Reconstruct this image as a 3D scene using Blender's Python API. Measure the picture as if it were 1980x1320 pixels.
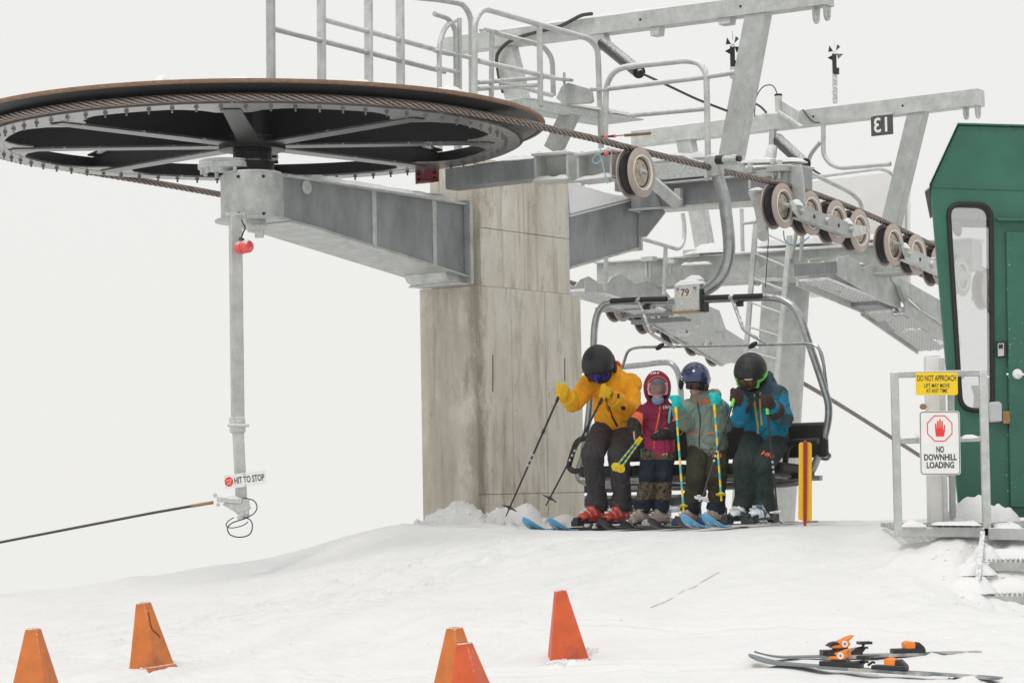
import bpy, bmesh, math, random
import numpy as np
from mathutils import Vector as V, Matrix as M, noise
from mathutils.bvhtree import BVHTree
R = math.radians
random.seed(7)
sc = bpy.context.scene
COL = sc.collection
for o in list(bpy.data.objects):
    bpy.data.objects.remove(o)

# ------------------------------------------------------------ camera, sky, sun, exposure
F = 4600.0                      # focal length in pixels of the 1980 px wide photograph
EYE = 1.6                       # lens height above the snow the photographer stands on
PITCH = math.atan((937 - 660) / F)
ROLL = R(-1.05)
cam_data = bpy.data.cameras.new('camera')
cam = bpy.data.objects.new('camera', cam_data)
COL.objects.link(cam)
cam_data.sensor_width = 36.0
cam_data.lens = F / 1980 * 36.0
cam_data.clip_start = 0.1
cam_data.clip_end = 2000
CM = M.Rotation(R(90) + PITCH, 3, 'X') @ M.Rotation(ROLL, 3, 'Z')
CP = V((0, 0, EYE))
cam.matrix_world = M.Translation(CP) @ CM.to_4x4()
sc.camera = cam

world = bpy.data.worlds.new('World')
sc.world = world
world.use_nodes = True
wn = world.node_tree
wn.nodes.clear()
SUN_EL, SUN_AZ = R(58), R(215)
sky = wn.nodes.new('ShaderNodeTexSky')
sky.sky_type = 'NISHITA'
sky.sun_disc = False
sky.sun_elevation = SUN_EL
sky.sun_rotation = SUN_AZ
sky.dust_density = 5.0
wtc = wn.nodes.new('ShaderNodeTexCoord')
wsep = wn.nodes.new('ShaderNodeSeparateXYZ')
wn.links.new(wtc.outputs['Generated'], wsep.inputs[0])
wr = wn.nodes.new('ShaderNodeValToRGB')        # thick cloud: brighter overhead than at the skyline
wr.color_ramp.elements[0].position = 0.0
wr.color_ramp.elements[0].color = (.873, .868, .842, 1)
wr.color_ramp.elements[1].position = 1.0
wr.color_ramp.elements[1].color = (1.02, 1.02, 1.03, 1)
e = wr.color_ramp.elements.new(.22); e.color = (.885, .882, .864, 1)
wn.links.new(wsep.outputs['Z'], wr.inputs[0])
wsc = wn.nodes.new('ShaderNodeVectorMath'); wsc.operation = 'SCALE'
wsc.inputs['Scale'].default_value = 9.9
wn.links.new(wr.outputs[0], wsc.inputs[0])
wmx = wn.nodes.new('ShaderNodeMixRGB')
wmx.inputs[0].default_value = .985
wn.links.new(sky.outputs[0], wmx.inputs[1])
wn.links.new(wsc.outputs[0], wmx.inputs[2])
wbg = wn.nodes.new('ShaderNodeBackground')
wbg.inputs['Strength'].default_value = 0.1
wn.links.new(wmx.outputs[0], wbg.inputs['Color'])
wo = wn.nodes.new('ShaderNodeOutputWorld')
wn.links.new(wbg.outputs[0], wo.inputs['Surface'])

sun_data = bpy.data.lights.new('sun', 'SUN')
sun_data.energy = 1.0
sun_data.angle = R(14)
sun_data.color = (1.0, .97, .92)
sun = bpy.data.objects.new('sun', sun_data)
COL.objects.link(sun)
_sd = V((math.sin(SUN_AZ) * math.cos(SUN_EL), math.cos(SUN_AZ) * math.cos(SUN_EL), math.sin(SUN_EL)))
sun.rotation_euler = _sd.to_track_quat('Z', 'Y').to_euler()
sun.location = (0, 0, 30)
sc.view_settings.view_transform = 'Standard'
sc.view_settings.look = 'None'
sc.view_settings.exposure = 0.0
sc.view_settings.gamma = 1.0
sc.cycles.max_bounces = 8
sc.cycles.diffuse_bounces = 4
sc.cycles.volume_bounces = 8
sc.cycles.max_bounces = 12
sc.cycles.use_denoising = True

# ------------------------------------------------------------ frames: photo rays and the lift's own axes
def ray(px, py):
    return CM @ V(((px - 990) / F, -(py - 660) / F, -1))
def P(px, py, Y):
    d = ray(px, py); return CP + d * (Y / d.y)
def PZ(px, py, z):
    d = ray(px, py); return CP + d * ((z - EYE) / d.z)
RX = V((.580, .8146, 0))        # along the haul rope, away from the bull wheel
CX = V((.8146, -.580, 0))       # across the rope, towards the near side
OX = V((1.59, 18.5, 0))         # point under the near rope
UZ = V((0, 0, 1))
def S(s, u, z):                 # z over the eye
    return OX + RX * s + CX * u + UZ * (z + EYE)
def _pl(px, py, n, k):
    d = ray(px, py); return CP + d * ((k - (CP - OX).dot(n)) / d.dot(n))
def PU(px, py, u): return _pl(px, py, CX, u)
def PS(px, py, s): return _pl(px, py, RX, s)
def proj(p):
    c = CM.transposed() @ (V(p) - CP)
    return (990 + F * c.x / -c.z, 660 - F * c.y / -c.z)

# ------------------------------------------------------------ materials
def _mat(name):
    m = bpy.data.materials.new(name); m.use_nodes = True
    nt = m.node_tree
    return m, nt, nt.nodes['Principled BSDF']
def mat(name, col, rough=.6, metal=0.0, var=.12, scale=6.0, bump=0.0, bscale=60.0, frost=0.0, stretch=(1, 1, 1), dirt=None, coat=0.0, spec=.5, jit=0.0, fscale=30):
    m, nt, b = _mat(name)
    N, L = nt.nodes, nt.links
    tc = N.new('ShaderNodeTexCoord'); mp = N.new('ShaderNodeMapping')
    mp.inputs['Scale'].default_value = stretch
    L.new(tc.outputs['Object'], mp.inputs[0])
    nz = N.new('ShaderNodeTexNoise'); nz.inputs['Scale'].default_value = scale; nz.inputs['Detail'].default_value = 6
    nz.inputs['Roughness'].default_value = .65
    L.new(mp.outputs[0], nz.inputs['Vector'])
    rp = N.new('ShaderNodeMapRange')
    rp.inputs['From Min'].default_value = .3; rp.inputs['From Max'].default_value = .7
    rp.inputs['To Min'].default_value = 1 - var; rp.inputs['To Max'].default_value = 1 + var
    L.new(nz.outputs['Fac'], rp.inputs['Value'])
    mul = N.new('ShaderNodeVectorMath'); mul.operation = 'SCALE'
    mul.inputs[0].default_value = col
    oi = N.new('ShaderNodeObjectInfo'); orr = N.new('ShaderNodeMapRange'); orr.inputs['To Min'].default_value = 1 - jit; orr.inputs['To Max'].default_value = 1 + jit
    L.new(oi.outputs['Random'], orr.inputs['Value']); om = N.new('ShaderNodeMath'); om.operation = 'MULTIPLY'; L.new(rp.outputs[0], om.inputs[0]); L.new(orr.outputs[0], om.inputs[1])
    L.new(om.outputs[0], mul.inputs['Scale'])
    out = mul.outputs[0]
    if dirt:
        dc, dsc, lo, hi = dirt
        n2 = N.new('ShaderNodeTexNoise'); n2.inputs['Scale'].default_value = dsc; n2.inputs['Detail'].default_value = 8
        L.new(mp.outputs[0], n2.inputs['Vector'])
        r2 = N.new('ShaderNodeMapRange'); r2.inputs['From Min'].default_value = lo; r2.inputs['From Max'].default_value = hi
        L.new(n2.outputs['Fac'], r2.inputs['Value'])
        mx = N.new('ShaderNodeMixRGB'); mx.inputs[2].default_value = (*dc, 1)
        L.new(r2.outputs[0], mx.inputs[0]); L.new(out, mx.inputs[1]); out = mx.outputs[0]
    ro = None
    if frost > 0:                   # rime crystals, thicker where snow can settle
        g = N.new('ShaderNodeNewGeometry'); sp = N.new('ShaderNodeSeparateXYZ'); L.new(g.outputs['Normal'], sp.inputs[0])
        up = N.new('ShaderNodeMapRange'); up.inputs['From Min'].default_value = -.2; up.inputs['From Max'].default_value = .8
        up.inputs['To Min'].default_value = 0.0; up.inputs['To Max'].default_value = .45
        L.new(sp.outputs['Z'], up.inputs['Value'])
        n3 = N.new('ShaderNodeTexNoise'); n3.inputs['Scale'].default_value = fscale; n3.inputs['Detail'].default_value = 5; n3.inputs['Roughness'].default_value = .75
        L.new(tc.outputs['Object'], n3.inputs['Vector'])
        ad = N.new('ShaderNodeMath'); ad.operation = 'ADD'; L.new(n3.outputs['Fac'], ad.inputs[0]); L.new(up.outputs[0], ad.inputs[1])
        r3 = N.new('ShaderNodeMapRange'); r3.inputs['From Min'].default_value = .86 - .35 * frost; r3.inputs['From Max'].default_value = 1.05 - .35 * frost
        L.new(ad.outputs[0], r3.inputs['Value'])
        mx = N.new('ShaderNodeMixRGB'); mx.inputs[2].default_value = (.76, .77, .765, 1)
        L.new(r3.outputs[0], mx.inputs[0]); L.new(out, mx.inputs[1]); out = mx.outputs[0]
        ro = r3.outputs[0]
    L.new(out, b.inputs['Base Color'])
    b.inputs['Roughness'].default_value = rough
    b.inputs['Metallic'].default_value = metal
    b.inputs['Specular IOR Level'].default_value = spec
    if ro is not None and metal > 0:
        inv = N.new('ShaderNodeMath'); inv.operation = 'MULTIPLY_ADD'; inv.inputs[1].default_value = -metal; inv.inputs[2].default_value = metal
        L.new(ro, inv.inputs[0]); L.new(inv.outputs[0], b.inputs['Metallic'])
    if coat: b.inputs['Coat Weight'].default_value = coat
    if bump:
        nb = N.new('ShaderNodeTexNoise'); nb.inputs['Scale'].default_value = bscale; nb.inputs['Detail'].default_value = 5
        L.new(mp.outputs[0], nb.inputs['Vector'])
        bp = N.new('ShaderNodeBump'); bp.inputs['Strength'].default_value = bump; bp.inputs['Distance'].default_value = .01
        L.new(nb.outputs['Fac'], bp.inputs['Height']); L.new(bp.outputs[0], b.inputs['Normal'])
    return m

MT = {}
def concrete_mat():
    m, nt, b = _mat('board marked concrete'); N, L = nt.nodes, nt.links
    tc = N.new('ShaderNodeTexCoord')
    def nz(scale, st, det=6, rough=.6):
        mp = N.new('ShaderNodeMapping'); mp.inputs['Scale'].default_value = st; L.new(tc.outputs['Object'], mp.inputs[0])
        n = N.new('ShaderNodeTexNoise'); n.inputs['Scale'].default_value = scale; n.inputs['Detail'].default_value = det; n.inputs['Roughness'].default_value = rough
        L.new(mp.outputs[0], n.inputs['Vector']); return n.outputs['Fac']
    def mix(a, col, fac, lo, hi, amt=1.0):
        r = N.new('ShaderNodeMapRange'); r.inputs['From Min'].default_value = lo; r.inputs['From Max'].default_value = hi; r.inputs['To Max'].default_value = amt
        L.new(fac, r.inputs['Value']); x = N.new('ShaderNodeMixRGB'); x.inputs[2].default_value = (*col, 1)
        L.new(r.outputs[0], x.inputs[0])
        if isinstance(a, tuple): x.inputs[1].default_value = (*a, 1)
        else: L.new(a, x.inputs[1])
        return x.outputs[0]
    c = mix((.62, .585, .505), (.75, .715, .635), nz(2.2, (1, 1, .8), 8, .65), .35, .65)
    c = mix(c, (.52, .465, .37), nz(1.3, (1.4, 1.4, .6), 6), .50, .66, .8)
    c = mix(c, (.37, .33, .26), nz(2.4, (4, 4, .45), 7, .7), .50, .70, .8)
    c = mix(c, (.84, .81, .74), nz(3.0, (6, 6, .35), 8, .75), .54, .72, .55)
    c = mix(c, (.26, .23, .18), nz(5, (1.6, 1.6, .6), 10, .8), .56, .70, .8)
    c = mix(c, (.10, .09, .075), nz(55, (1, 1, 1), 3), .69, .73, .8)
    # weathered stain creeping along the near corner and over the left face
    g = N.new('ShaderNodeSeparateXYZ'); L.new(tc.outputs['Object'], g.inputs[0]); h = N.new('ShaderNodeCombineXYZ'); L.new(g.outputs[0], h.inputs[0]); L.new(g.outputs[1], h.inputs[1])
    k = -.63 * RX + .285 * CX; dn = N.new('ShaderNodeVectorMath'); dn.operation = 'DISTANCE'; dn.inputs[1].default_value = k; L.new(h.outputs[0], dn.inputs[0])
    wv = N.new('ShaderNodeMath'); wv.operation = 'MULTIPLY_ADD'; wv.inputs[1].default_value = .55; L.new(nz(4, (1.5, 1.5, .7), 9, .75), wv.inputs[0]); L.new(dn.outputs['Value'], wv.inputs[2])
    c = mix(c, (.25, .225, .17), wv.outputs[0], .42, .30, .8)
    dp = N.new('ShaderNodeVectorMath'); dp.operation = 'DOT_PRODUCT'; dp.inputs[1].default_value = RX; L.new(h.outputs[0], dp.inputs[0])
    w2 = N.new('ShaderNodeMath'); w2.operation = 'MULTIPLY_ADD'; w2.inputs[1].default_value = -.12; L.new(nz(2.6, (1.2, 1.2, .6), 9, .7), w2.inputs[0]); L.new(dp.outputs['Value'], w2.inputs[2])
    c = mix(c, (.36, .335, .265), w2.outputs[0], -.676, -.70, .5)
    L.new(c, b.inputs['Base Color']); b.inputs['Roughness'].default_value = .9; b.inputs['Specular IOR Level'].default_value = .2
    bp = N.new('ShaderNodeBump'); bp.inputs['Strength'].default_value = .5; bp.inputs['Distance'].default_value = .01
    L.new(nz(9, (3, 3, .8), 9, .75), bp.inputs['Height']); L.new(bp.outputs[0], b.inputs['Normal'])
    return m
MT['galv'] = mat('galvanized steel', (.47, .485, .465), .5, .3, .18, 9, .15, 90, frost=.55, fscale=55, jit=.16, dirt=((.30, .25, .19), 5, .66, .82))
MT['galv_clean'] = mat('bare galvanized steel', (.49, .51, .49), .42, .4, .22, 10, .1, 80, frost=.15, fscale=60, jit=.12, dirt=((.32, .28, .21), 6, .64, .80))
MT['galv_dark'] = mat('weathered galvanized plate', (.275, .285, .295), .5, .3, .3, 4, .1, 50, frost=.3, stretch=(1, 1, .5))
MT['galv_frost'] = mat('rimed galvanized steel', (.52, .54, .52), .6, .25, .12, 14, .3, 120, frost=.8, fscale=60)
MT['chair_tube'] = mat('polished galvanized tube', (.36, .375, .375), .28, .7, .22, 18, .05, 60, frost=.06)
MT['black_paint'] = mat('black paint', (.007, .007, .008), .35, 0, .3, 10, .08, 60, frost=.04, spec=.22)
MT['black_snowy'] = mat('black paint with spindrift', (.006, .006, .007), .4, 0, .3, 10, .1, 60, frost=.28, fscale=110, spec=.2)
MT['black_barrel'] = mat('black steel barrel', (.014, .014, .015), .4, 0, .3, 10, .1, 60, frost=.08, fscale=90)
MT['wheel_plate'] = mat('wheel plate', (.19, .185, .18), .25, .4, .25, 5, .05, 40, frost=.5, fscale=9)
MT['spoke_plate'] = mat('dark spoke plate', (.05, .05, .05), .28, .2, .3, 6, .05, 40, frost=.5, fscale=16)
MT['rust_edge'] = mat('worn brown edge', (.235, .14, .085), .6, .2, .3, 25, .2, 80)
MT['rope'] = mat('wire rope', (.29, .24, .20), .4, .35, .25, 50, .2, 200)
MT['rope_valley'] = mat('greasy rope valley', (.022, .019, .017), .7, 0, .2, 40)
MT['rope_dark'] = mat('dark cable', (.055, .052, .048), .5, .2, .3, 30, .2, 200)
MT['rubber'] = mat('black rubber', (.011, .011, .012), .62, 0, .25, 30, .1, 100)
MT['sheave_rim'] = mat('sheave rim', (.45, .375, .33), .5, .3, .12, 14, .05, 60)
MT['sheave_ring'] = mat('bright machined ring', (.78, .75, .70), .35, .3, .06, 14)
MT['sheave_web'] = mat('dusty sheave web', (.46, .385, .31), .5, .4, .25, 14, .1, 40)
MT['concrete'] = concrete_mat()
MT['snow'] = mat('snow', (.765, .765, .755), .8, 0, .02, 3, 1.0, 16, spec=.12)
MT['snow_cap'] = mat('settled snow', (.80, .80, .795), .8, 0, .012, 6, .4, 40, spec=.2)
MT['red_paint'] = mat('red paint', (.30, .035, .035), .5, 0, .2, 10, frost=.15)
MT['red_lens'] = mat('red plastic lens', (.75, .10, .09), .3, 0, .15, 40, frost=.35, fscale=70)
MT['white_paint'] = mat('white paint', (.80, .80, .78), .5, 0, .04, 8)
MT['off_white'] = mat('weathered white board', (.72, .71, .68), .6, 0, .08, 5)
MT['board_white'] = mat('white board face', (.86, .855, .84), .6, 0, .03, 4)
MT['text_black'] = mat('black lettering', (.015, .015, .015), .6, 0, 0, 8)
MT['text_grey'] = mat('grey lettering', (.05, .05, .055), .6, 0, 0, 8)
MT['text_red'] = mat('red sign print', (.78, .035, .03), .5, 0, .05, 8)
MT['yellow_sign'] = mat('yellow sign', (.86, .58, .008), .5, 0, .04, 8)
MT['yellow_plastic'] = mat('yellow plastic', (.95, .53, .008), .5, 0, .06, 10, frost=.06)
MT['red_stake'] = mat('red stake', (.36, .025, .025), .55, 0, .2, 20, frost=.15)
MT['cone_a'] = mat('faded orange cone', (.60, .165, .026), .5, 0, .22, 4, .2, 40, dirt=((.33, .09, .025), 5, .48, .70), frost=.12, fscale=120)
MT['cone_b'] = mat('red orange cone', (.62, .095, .020), .5, 0, .22, 4, .2, 40, dirt=((.36, .055, .02), 5, .48, .70), frost=.12, fscale=120)
MT['green'] = mat('green painted steel', (.021, .118, .077), .42, 0, .2, 2.2, .06, 30, frost=.0, dirt=((.033, .15, .105), 1.6, .5, .7))
MT['chip'] = mat('bare chip in paint', (.5, .5, .47), .6)
MT['black_plastic'] = mat('black plastic', (.014, .014, .015), .4, 0, .2, 20, .1, 90)
MT['pad'] = mat('black seat vinyl', (.012, .012, .012), .55, 0, .3, 20, .25, 120)
MT['paper'] = mat('stained paper card', (.62, .56, .48), .7, 0, .12, 30)
MT['dark_orange'] = mat('dark gap in the plastic', (.09, .022, .006), .7)
MT['hut_inside'] = mat('grey hut lining', (.30, .30, .29), .7, 0, .05, 5)
MT['light_grey'] = mat('light grey plastic', (.50, .51, .51), .45, 0, .05, 20)
MT['plate_grey'] = mat('speckled dark sign', (.07, .07, .07), .7, 0, .4, 80, frost=.35, fscale=160)
MT['cyan_rope'] = mat('pale blue cord', (.30, .48, .56), .7)
MT['pink'] = mat('pink plastic', (.78, .16, .17), .5, 0, .1, 20)
MT['brass'] = mat('brown brass', (.33, .19, .09), .5, .3, .4, 40)
MT['foil'] = mat('clear plastic bag', (.75, .76, .75), .25, 0, .2, 30, .6, 60)
def glass_mat():
    m, nt, b = _mat('window glass')
    N, L = nt.nodes, nt.links
    nt.nodes.remove(b)
    t = N.new('ShaderNodeBsdfTransparent'); t.inputs[0].default_value = (.97, .98, .975, 1)
    g = N.new('ShaderNodeBsdfGlossy'); g.inputs['Roughness'].default_value = .03
    fz = N.new('ShaderNodeFresnel'); fz.inputs[0].default_value = 1.5
    ma = N.new('ShaderNodeMath'); ma.operation = 'MULTIPLY_ADD'; ma.inputs[1].default_value = 1.2; ma.inputs[2].default_value = .38
    L.new(fz.outputs[0], ma.inputs[0])
    mx = N.new('ShaderNodeMixShader'); L.new(ma.outputs[0], mx.inputs[0]); L.new(t.outputs[0], mx.inputs[1]); L.new(g.outputs[0], mx.inputs[2])
    L.new(mx.outputs[0], N['Material Output'].inputs['Surface'])
    return m
MT['glass'] = glass_mat()

# ------------------------------------------------------------ mesh builder
class MB:
    def __init__(self): self.v, self.f, self.m = [], [], []
    def add(self, vs, fs, mi=0):
        k = len(self.v); self.v += [V(p) for p in vs]
        for q in fs: self.f.append([i + k for i in q]); self.m.append(mi)
        return self
    def hexa(self, a, b, mi=0):      # two quads, a to b
        vs = list(a) + list(b)
        return self.add(vs, [(3, 2, 1, 0), (4, 5, 6, 7), (0, 1, 5, 4), (1, 2, 6, 5), (2, 3, 7, 6), (3, 0, 4, 7)], mi)
    def obox(self, c, x, y, z, mi=0):   # centre and three half-vectors
        c, x, y, z = V(c), V(x), V(y), V(z)
        return self.hexa([c - x - y - z, c + x - y - z, c + x + y - z, c - x + y - z], [c - x - y + z, c + x - y + z, c + x + y + z, c - x + y + z], mi)
    def bar(self, p, q, w, h, up=UZ, mi=0):     # rectangular bar, h along up
        p, q = V(p), V(q); d = (q - p); L = d.length; d.normalize()
        sd = d.cross(V(up)); sd = sd.normalized() if sd.length > 1e-6 else V((1, 0, 0))
        u2 = sd.cross(d).normalized()
        return self.obox((p + q) / 2, d * L / 2, sd * w / 2, u2 * h / 2, mi)
    def ibeam(self, p, q, h, w, t=.02, up=UZ, mi=0):
        p, q = V(p), V(q); d = (q - p).normalized(); sd = d.cross(V(up)).normalized(); u2 = sd.cross(d).normalized()
        self.bar(p + u2 * (h - t) / 2, q + u2 * (h - t) / 2, w, t, up, mi)
        self.bar(p - u2 * (h - t) / 2, q - u2 * (h - t) / 2, w, t, up, mi)
        return self.bar(p, q, t, h - 2 * t, up, mi)
    def channel(self, p, q, h, w, t=.012, up=UZ, side=1, mi=0):
        p, q = V(p), V(q); d = (q - p).normalized(); sd = d.cross(V(up)).normalized(); u2 = sd.cross(d).normalized()
        self.bar(p, q, t, h - 2 * t, up, mi)
        o = sd * side * (w - t) / 2
        self.bar(p + u2 * (h - t) / 2 + o, q + u2 * (h - t) / 2 + o, w, t, up, mi)
        return self.bar(p - u2 * (h - t) / 2 + o, q - u2 * (h - t) / 2 + o, w, t, up, mi)
    def tube(self, path, r, n=10, closed=False, mi=0, flat=1.0, ref=None):
        pts = [V(p) for p in path]; N = len(pts)
        rs = r if isinstance(r, (list, tuple)) else [r] * N
        k = len(self.v); prev = None
        for i, p in enumerate(pts):
            a = pts[(i - 1) % N] if (closed or i > 0) else p
            b = pts[(i + 1) % N] if (closed or i < N - 1) else p
            t = (b - a); t = t.normalized() if t.length > 1e-9 else V((0, 0, 1))
            if prev is None:
                x = t.cross(V(ref) if ref is not None else (UZ if abs(t.z) < .9 else V((1, 0, 0)))).normalized()
            else:
                x = (prev - t * prev.dot(t))
                x = x.normalized() if x.length > 1e-6 else t.orthogonal().normalized()
            prev = x; y = t.cross(x)
            for j in range(n):
                an = 2 * math.pi * j / n
                self.v.append(p + x * (math.cos(an) * rs[i]) + y * (math.sin(an) * rs[i] * flat))
        for i in range(N if closed else N - 1):
            for j in range(n):
                a, b = k + i * n + j, k + i * n + (j + 1) % n
                c, d = k + ((i + 1) % N) * n + (j + 1) % n, k + ((i + 1) % N) * n + j
                self.f.append([a, b, c, d]); self.m.append(mi)
        if not closed:
            self.f.append([k + j for j in range(n)][::-1]); self.m.append(mi)
            self.f.append([k + (N - 1) * n + j for j in range(n)]); self.m.append(mi)
        return self
    def lathe(self, prof, o, ax, n=32, mi=0, a0=0, a1=2 * math.pi, closed_prof=False):   # prof = [(radius, height)]
        o, ax = V(o), V(ax).normalized(); x = ax.orthogonal().normalized(); y = ax.cross(x)
        full = abs(a1 - a0 - 2 * math.pi) < 1e-6; m = n if full else n + 1; k = len(self.v)
        for j in range(m):
            an = a0 + (a1 - a0) * j / n
            for r, h in prof: self.v.append(o + ax * h + (x * math.cos(an) + y * math.sin(an)) * r)
        q = len(prof)
        for j in range(n):
            j2 = (j + 1) % m
            for i in range(q if closed_prof else q - 1):
                i2 = (i + 1) % q
                self.f.append([k + j * q + i, k + j2 * q + i, k + j2 * q + i2, k + j * q + i2]); self.m.append(mi)
        return self
    def cyl(self, p, q, r, n=16, r2=None, mi=0):
        return self.tube([p, q], [r, r if r2 is None else r2], n, mi=mi)
    def prism(self, poly, off, mi=0):
        poly = [V(p) for p in poly]; n = len(poly); off = V(off)
        vs = poly + [p + off for p in poly]
        fs = [tuple(range(n))[::-1], tuple(range(n, 2 * n))] + [(i, (i + 1) % n, n + (i + 1) % n, n + i) for i in range(n)]
        return self.add(vs, fs, mi)
    def ring_plate(self, outer, inner, off, mi=0):       # plate with one hole, same point count
        n = len(outer); off = V(off); o = [V(p) for p in outer]; i_ = [V(p) for p in inner]
        vs = o + i_ + [p + off for p in o] + [p + off for p in i_]
        fs = []
        for k in range(n):
            j = (k + 1) % n
            fs += [(k, n + k, n + j, j), (2 * n + k, 2 * n + j, 3 * n + j, 3 * n + k), (k, j, 2 * n + j, 2 * n + k), (n + k, 3 * n + k, 3 * n + j, n + j)]
        return self.add(vs, fs, mi)
    def ell(self, c, x, y, z, n=16, m=10, mi=0):
        c, x, y, z = V(c), V(x), V(y), V(z); k = len(self.v)
        self.v.append(c + z)
        for i in range(1, m):
            a = math.pi * i / m
            for j in range(n):
                b = 2 * math.pi * j / n
                self.v.append(c + z * math.cos(a) + (x * math.cos(b) + y * math.sin(b)) * math.sin(a))
        self.v.append(c - z); last = len(self.v) - 1
        for j in range(n):
            self.f.append([k, k + 1 + j, k + 1 + (j + 1) % n]); self.m.append(mi)
            self.f.append([last, k + 1 + (m - 2) * n + (j + 1) % n, k + 1 + (m - 2) * n + j]); self.m.append(mi)
        for i in range(m - 2):
            for j in range(n):
                a, b = k + 1 + i * n + j, k + 1 + i * n + (j + 1) % n
                self.f.append([a, a + n, b + n, b]); self.m.append(mi)
        return self
    def build(self, name, mats, parent=None, bevel=0.0, smooth=True, ang=38, recalc=True):
        if not isinstance(mats, (list, tuple)): mats = [mats]
        mats = [MT[x] if isinstance(x, str) else x for x in mats]
        if parent is not None: org = ORG[parent.name]
        else:
            lo = [min(p[i] for p in self.v) for i in range(3)]; hi = [max(p[i] for p in self.v) for i in range(3)]
            org = V(((lo[0] + hi[0]) / 2, (lo[1] + hi[1]) / 2, lo[2]))
        me = bpy.data.meshes.new(name)
        me.from_pydata([p - org for p in self.v], [], self.f)
        for m in mats: me.materials.append(m)
        me.polygons.foreach_set('material_index', self.m)
        if recalc:
            bm = bmesh.new(); bm.from_mesh(me); bmesh.ops.recalc_face_normals(bm, faces=bm.faces); bm.to_mesh(me); bm.free()
        if smooth:
            me.polygons.foreach_set('use_smooth', [True] * len(me.polygons))
            me.set_sharp_from_angle(angle=R(ang))
        me.update()
        o = bpy.data.objects.new(name, me)
        COL.objects.link(o)
        ORG[o.name] = org
        if parent is not None: o.parent = parent
        else: o.location = org
        if bevel:
            b = o.modifiers.new('bevel', 'BEVEL'); b.width = bevel; b.segments = 2; b.limit_method = 'ANGLE'; b.angle_limit = R(40)
        return o
ORG = {}
def tag(o, label=None, cat=None, group=None, kind=None):
    if label: o['label'] = label
    if cat: o['category'] = cat
    if group: o['group'] = group
    if kind: o['kind'] = kind
    return o
def thing(name, label, cat, loc, group=None):
    o = bpy.data.objects.new(name, None); COL.objects.link(o)
    o.empty_display_size = .1; o.location = loc; ORG[o.name] = V(loc)
    return tag(o, label, cat, group)
def copy_tree(o, parent=None, delta=None):
    c = o.copy(); COL.objects.link(c)
    if parent is not None: c.parent = parent
    if delta is not None: c.location = o.location + V(delta)
    ORG[c.name] = ORG[o.name] + (V(delta) if delta is not None else V((0, 0, 0)))
    for ch in list(o.children): copy_tree(ch, c)
    return c
def spline(pts, n=6, closed=False):
    pts = [V(p) for p in pts]; out = []; N = len(pts)
    for i in range(N if closed else N - 1):
        if closed: a, b, c, d = pts[i - 1], pts[i], pts[(i + 1) % N], pts[(i + 2) % N]
        else: a, b, c, d = pts[max(i - 1, 0)], pts[i], pts[i + 1], pts[min(i + 2, N - 1)]
        for k in range(n):
            t = k / n
            out.append(.5 * ((2 * b) + (c - a) * t + (2 * a - 5 * b + 4 * c - d) * t * t + (3 * b - a - 3 * c + d) * t ** 3))
    if not closed: out.append(pts[-1])
    return out
def fillet(pts, r, n=5):            # polyline with rounded corners
    pts = [V(p) for p in pts]; out = [pts[0]]
    for i in range(1, len(pts) - 1):
        p = pts[i]; a = pts[i - 1] - p; b = pts[i + 1] - p
        q = min(r, a.length * .48, b.length * .48); p0 = p + a.normalized() * q; p1 = p + b.normalized() * q
        for k in range(n + 1):
            t = k / n; out.append(p0 * (1 - t) ** 2 + p * 2 * t * (1 - t) + p1 * t * t)
    out.append(pts[-1]); return out
def snow_strip(mb, p, q, w, h, seed=0, n=None, side=None):     # a lumpy ridge of settled snow along p..q
    p, q = V(p), V(q); d = q - p; L = d.length; t = d.normalized()
    sd = V(side).normalized() if side is not None else t.cross(UZ).normalized()
    n = n or max(6, int(L / .04)); m = 9; k = len(mb.v)
    for i in range(n + 1):
        f = i / n; c = p + d * f
        en = min(1, min(f, 1 - f) * L / (h * 1.2) + .05) ** .5
        hh = h * en * (.55 + .75 * abs(noise.noise(V((f * L * 4 + seed * 9.1, seed, 0)))) + .35 * noise.noise(V((f * L * 13, seed, 3))))
        ww = w * (.5 + .5 * en) * (1 + .12 * noise.noise(V((f * L * 9, seed, 7))))
        for j in range(m):
            a = math.pi * j / (m - 1)
            jit = .12 * noise.noise(V((f * L * 16, j * .9, seed)))
            mb.v.append(c + sd * (math.cos(a) * ww / 2) + UZ * (max(0, math.sin(a)) ** .6 * hh * (1 + jit) - .008))
    for i in range(n):
        for j in range(m - 1):
            a = k + i * m + j; mb.f.append([a, a + 1, a + m + 1, a + m]); mb.m.append(0)
        mb.f.append([k + i * m, k + (i + 1) * m, k + (i + 1) * m + m - 1, k + i * m + m - 1]); mb.m.append(0)
    mb.f.append([k + j for j in range(m)]); mb.m.append(0)
    mb.f.append([k + n * m + j for j in range(m)]); mb.m.append(0)
    return mb
def snow_pile(mb, c, rx, ry, h, seed=0, ax=V((1, 0, 0))):
    c = V(c); ax = V(ax).normalized(); ay = UZ.cross(ax); n, m = 22, 8; k = len(mb.v)
    for i in range(m + 1):
        f = i / m
        for j in range(n):
            b = 2 * math.pi * j / n
            w = 1 + .28 * noise.noise(V((math.cos(b) * 1.7 + seed, math.sin(b) * 1.7, f * 1.2)))
            hh = h * (math.cos(f * math.pi / 2) ** .8) * (1 + .22 * noise.noise(V((math.cos(b) * f * 3, math.sin(b) * f * 3 + seed, 5))))
            mb.v.append(c + (ax * math.cos(b) * rx + ay * math.sin(b) * ry) * f * w + UZ * (hh - .01))
    for i in range(m):
        for j in range(n):
            a, b = k + i * n + j, k + i * n + (j + 1) % n
            mb.f.append([a, b, b + n, a + n]); mb.m.append(0)
    mb.f.append([k + m * n + j for j in range(n)]); mb.m.append(0)
    return mb
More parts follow.
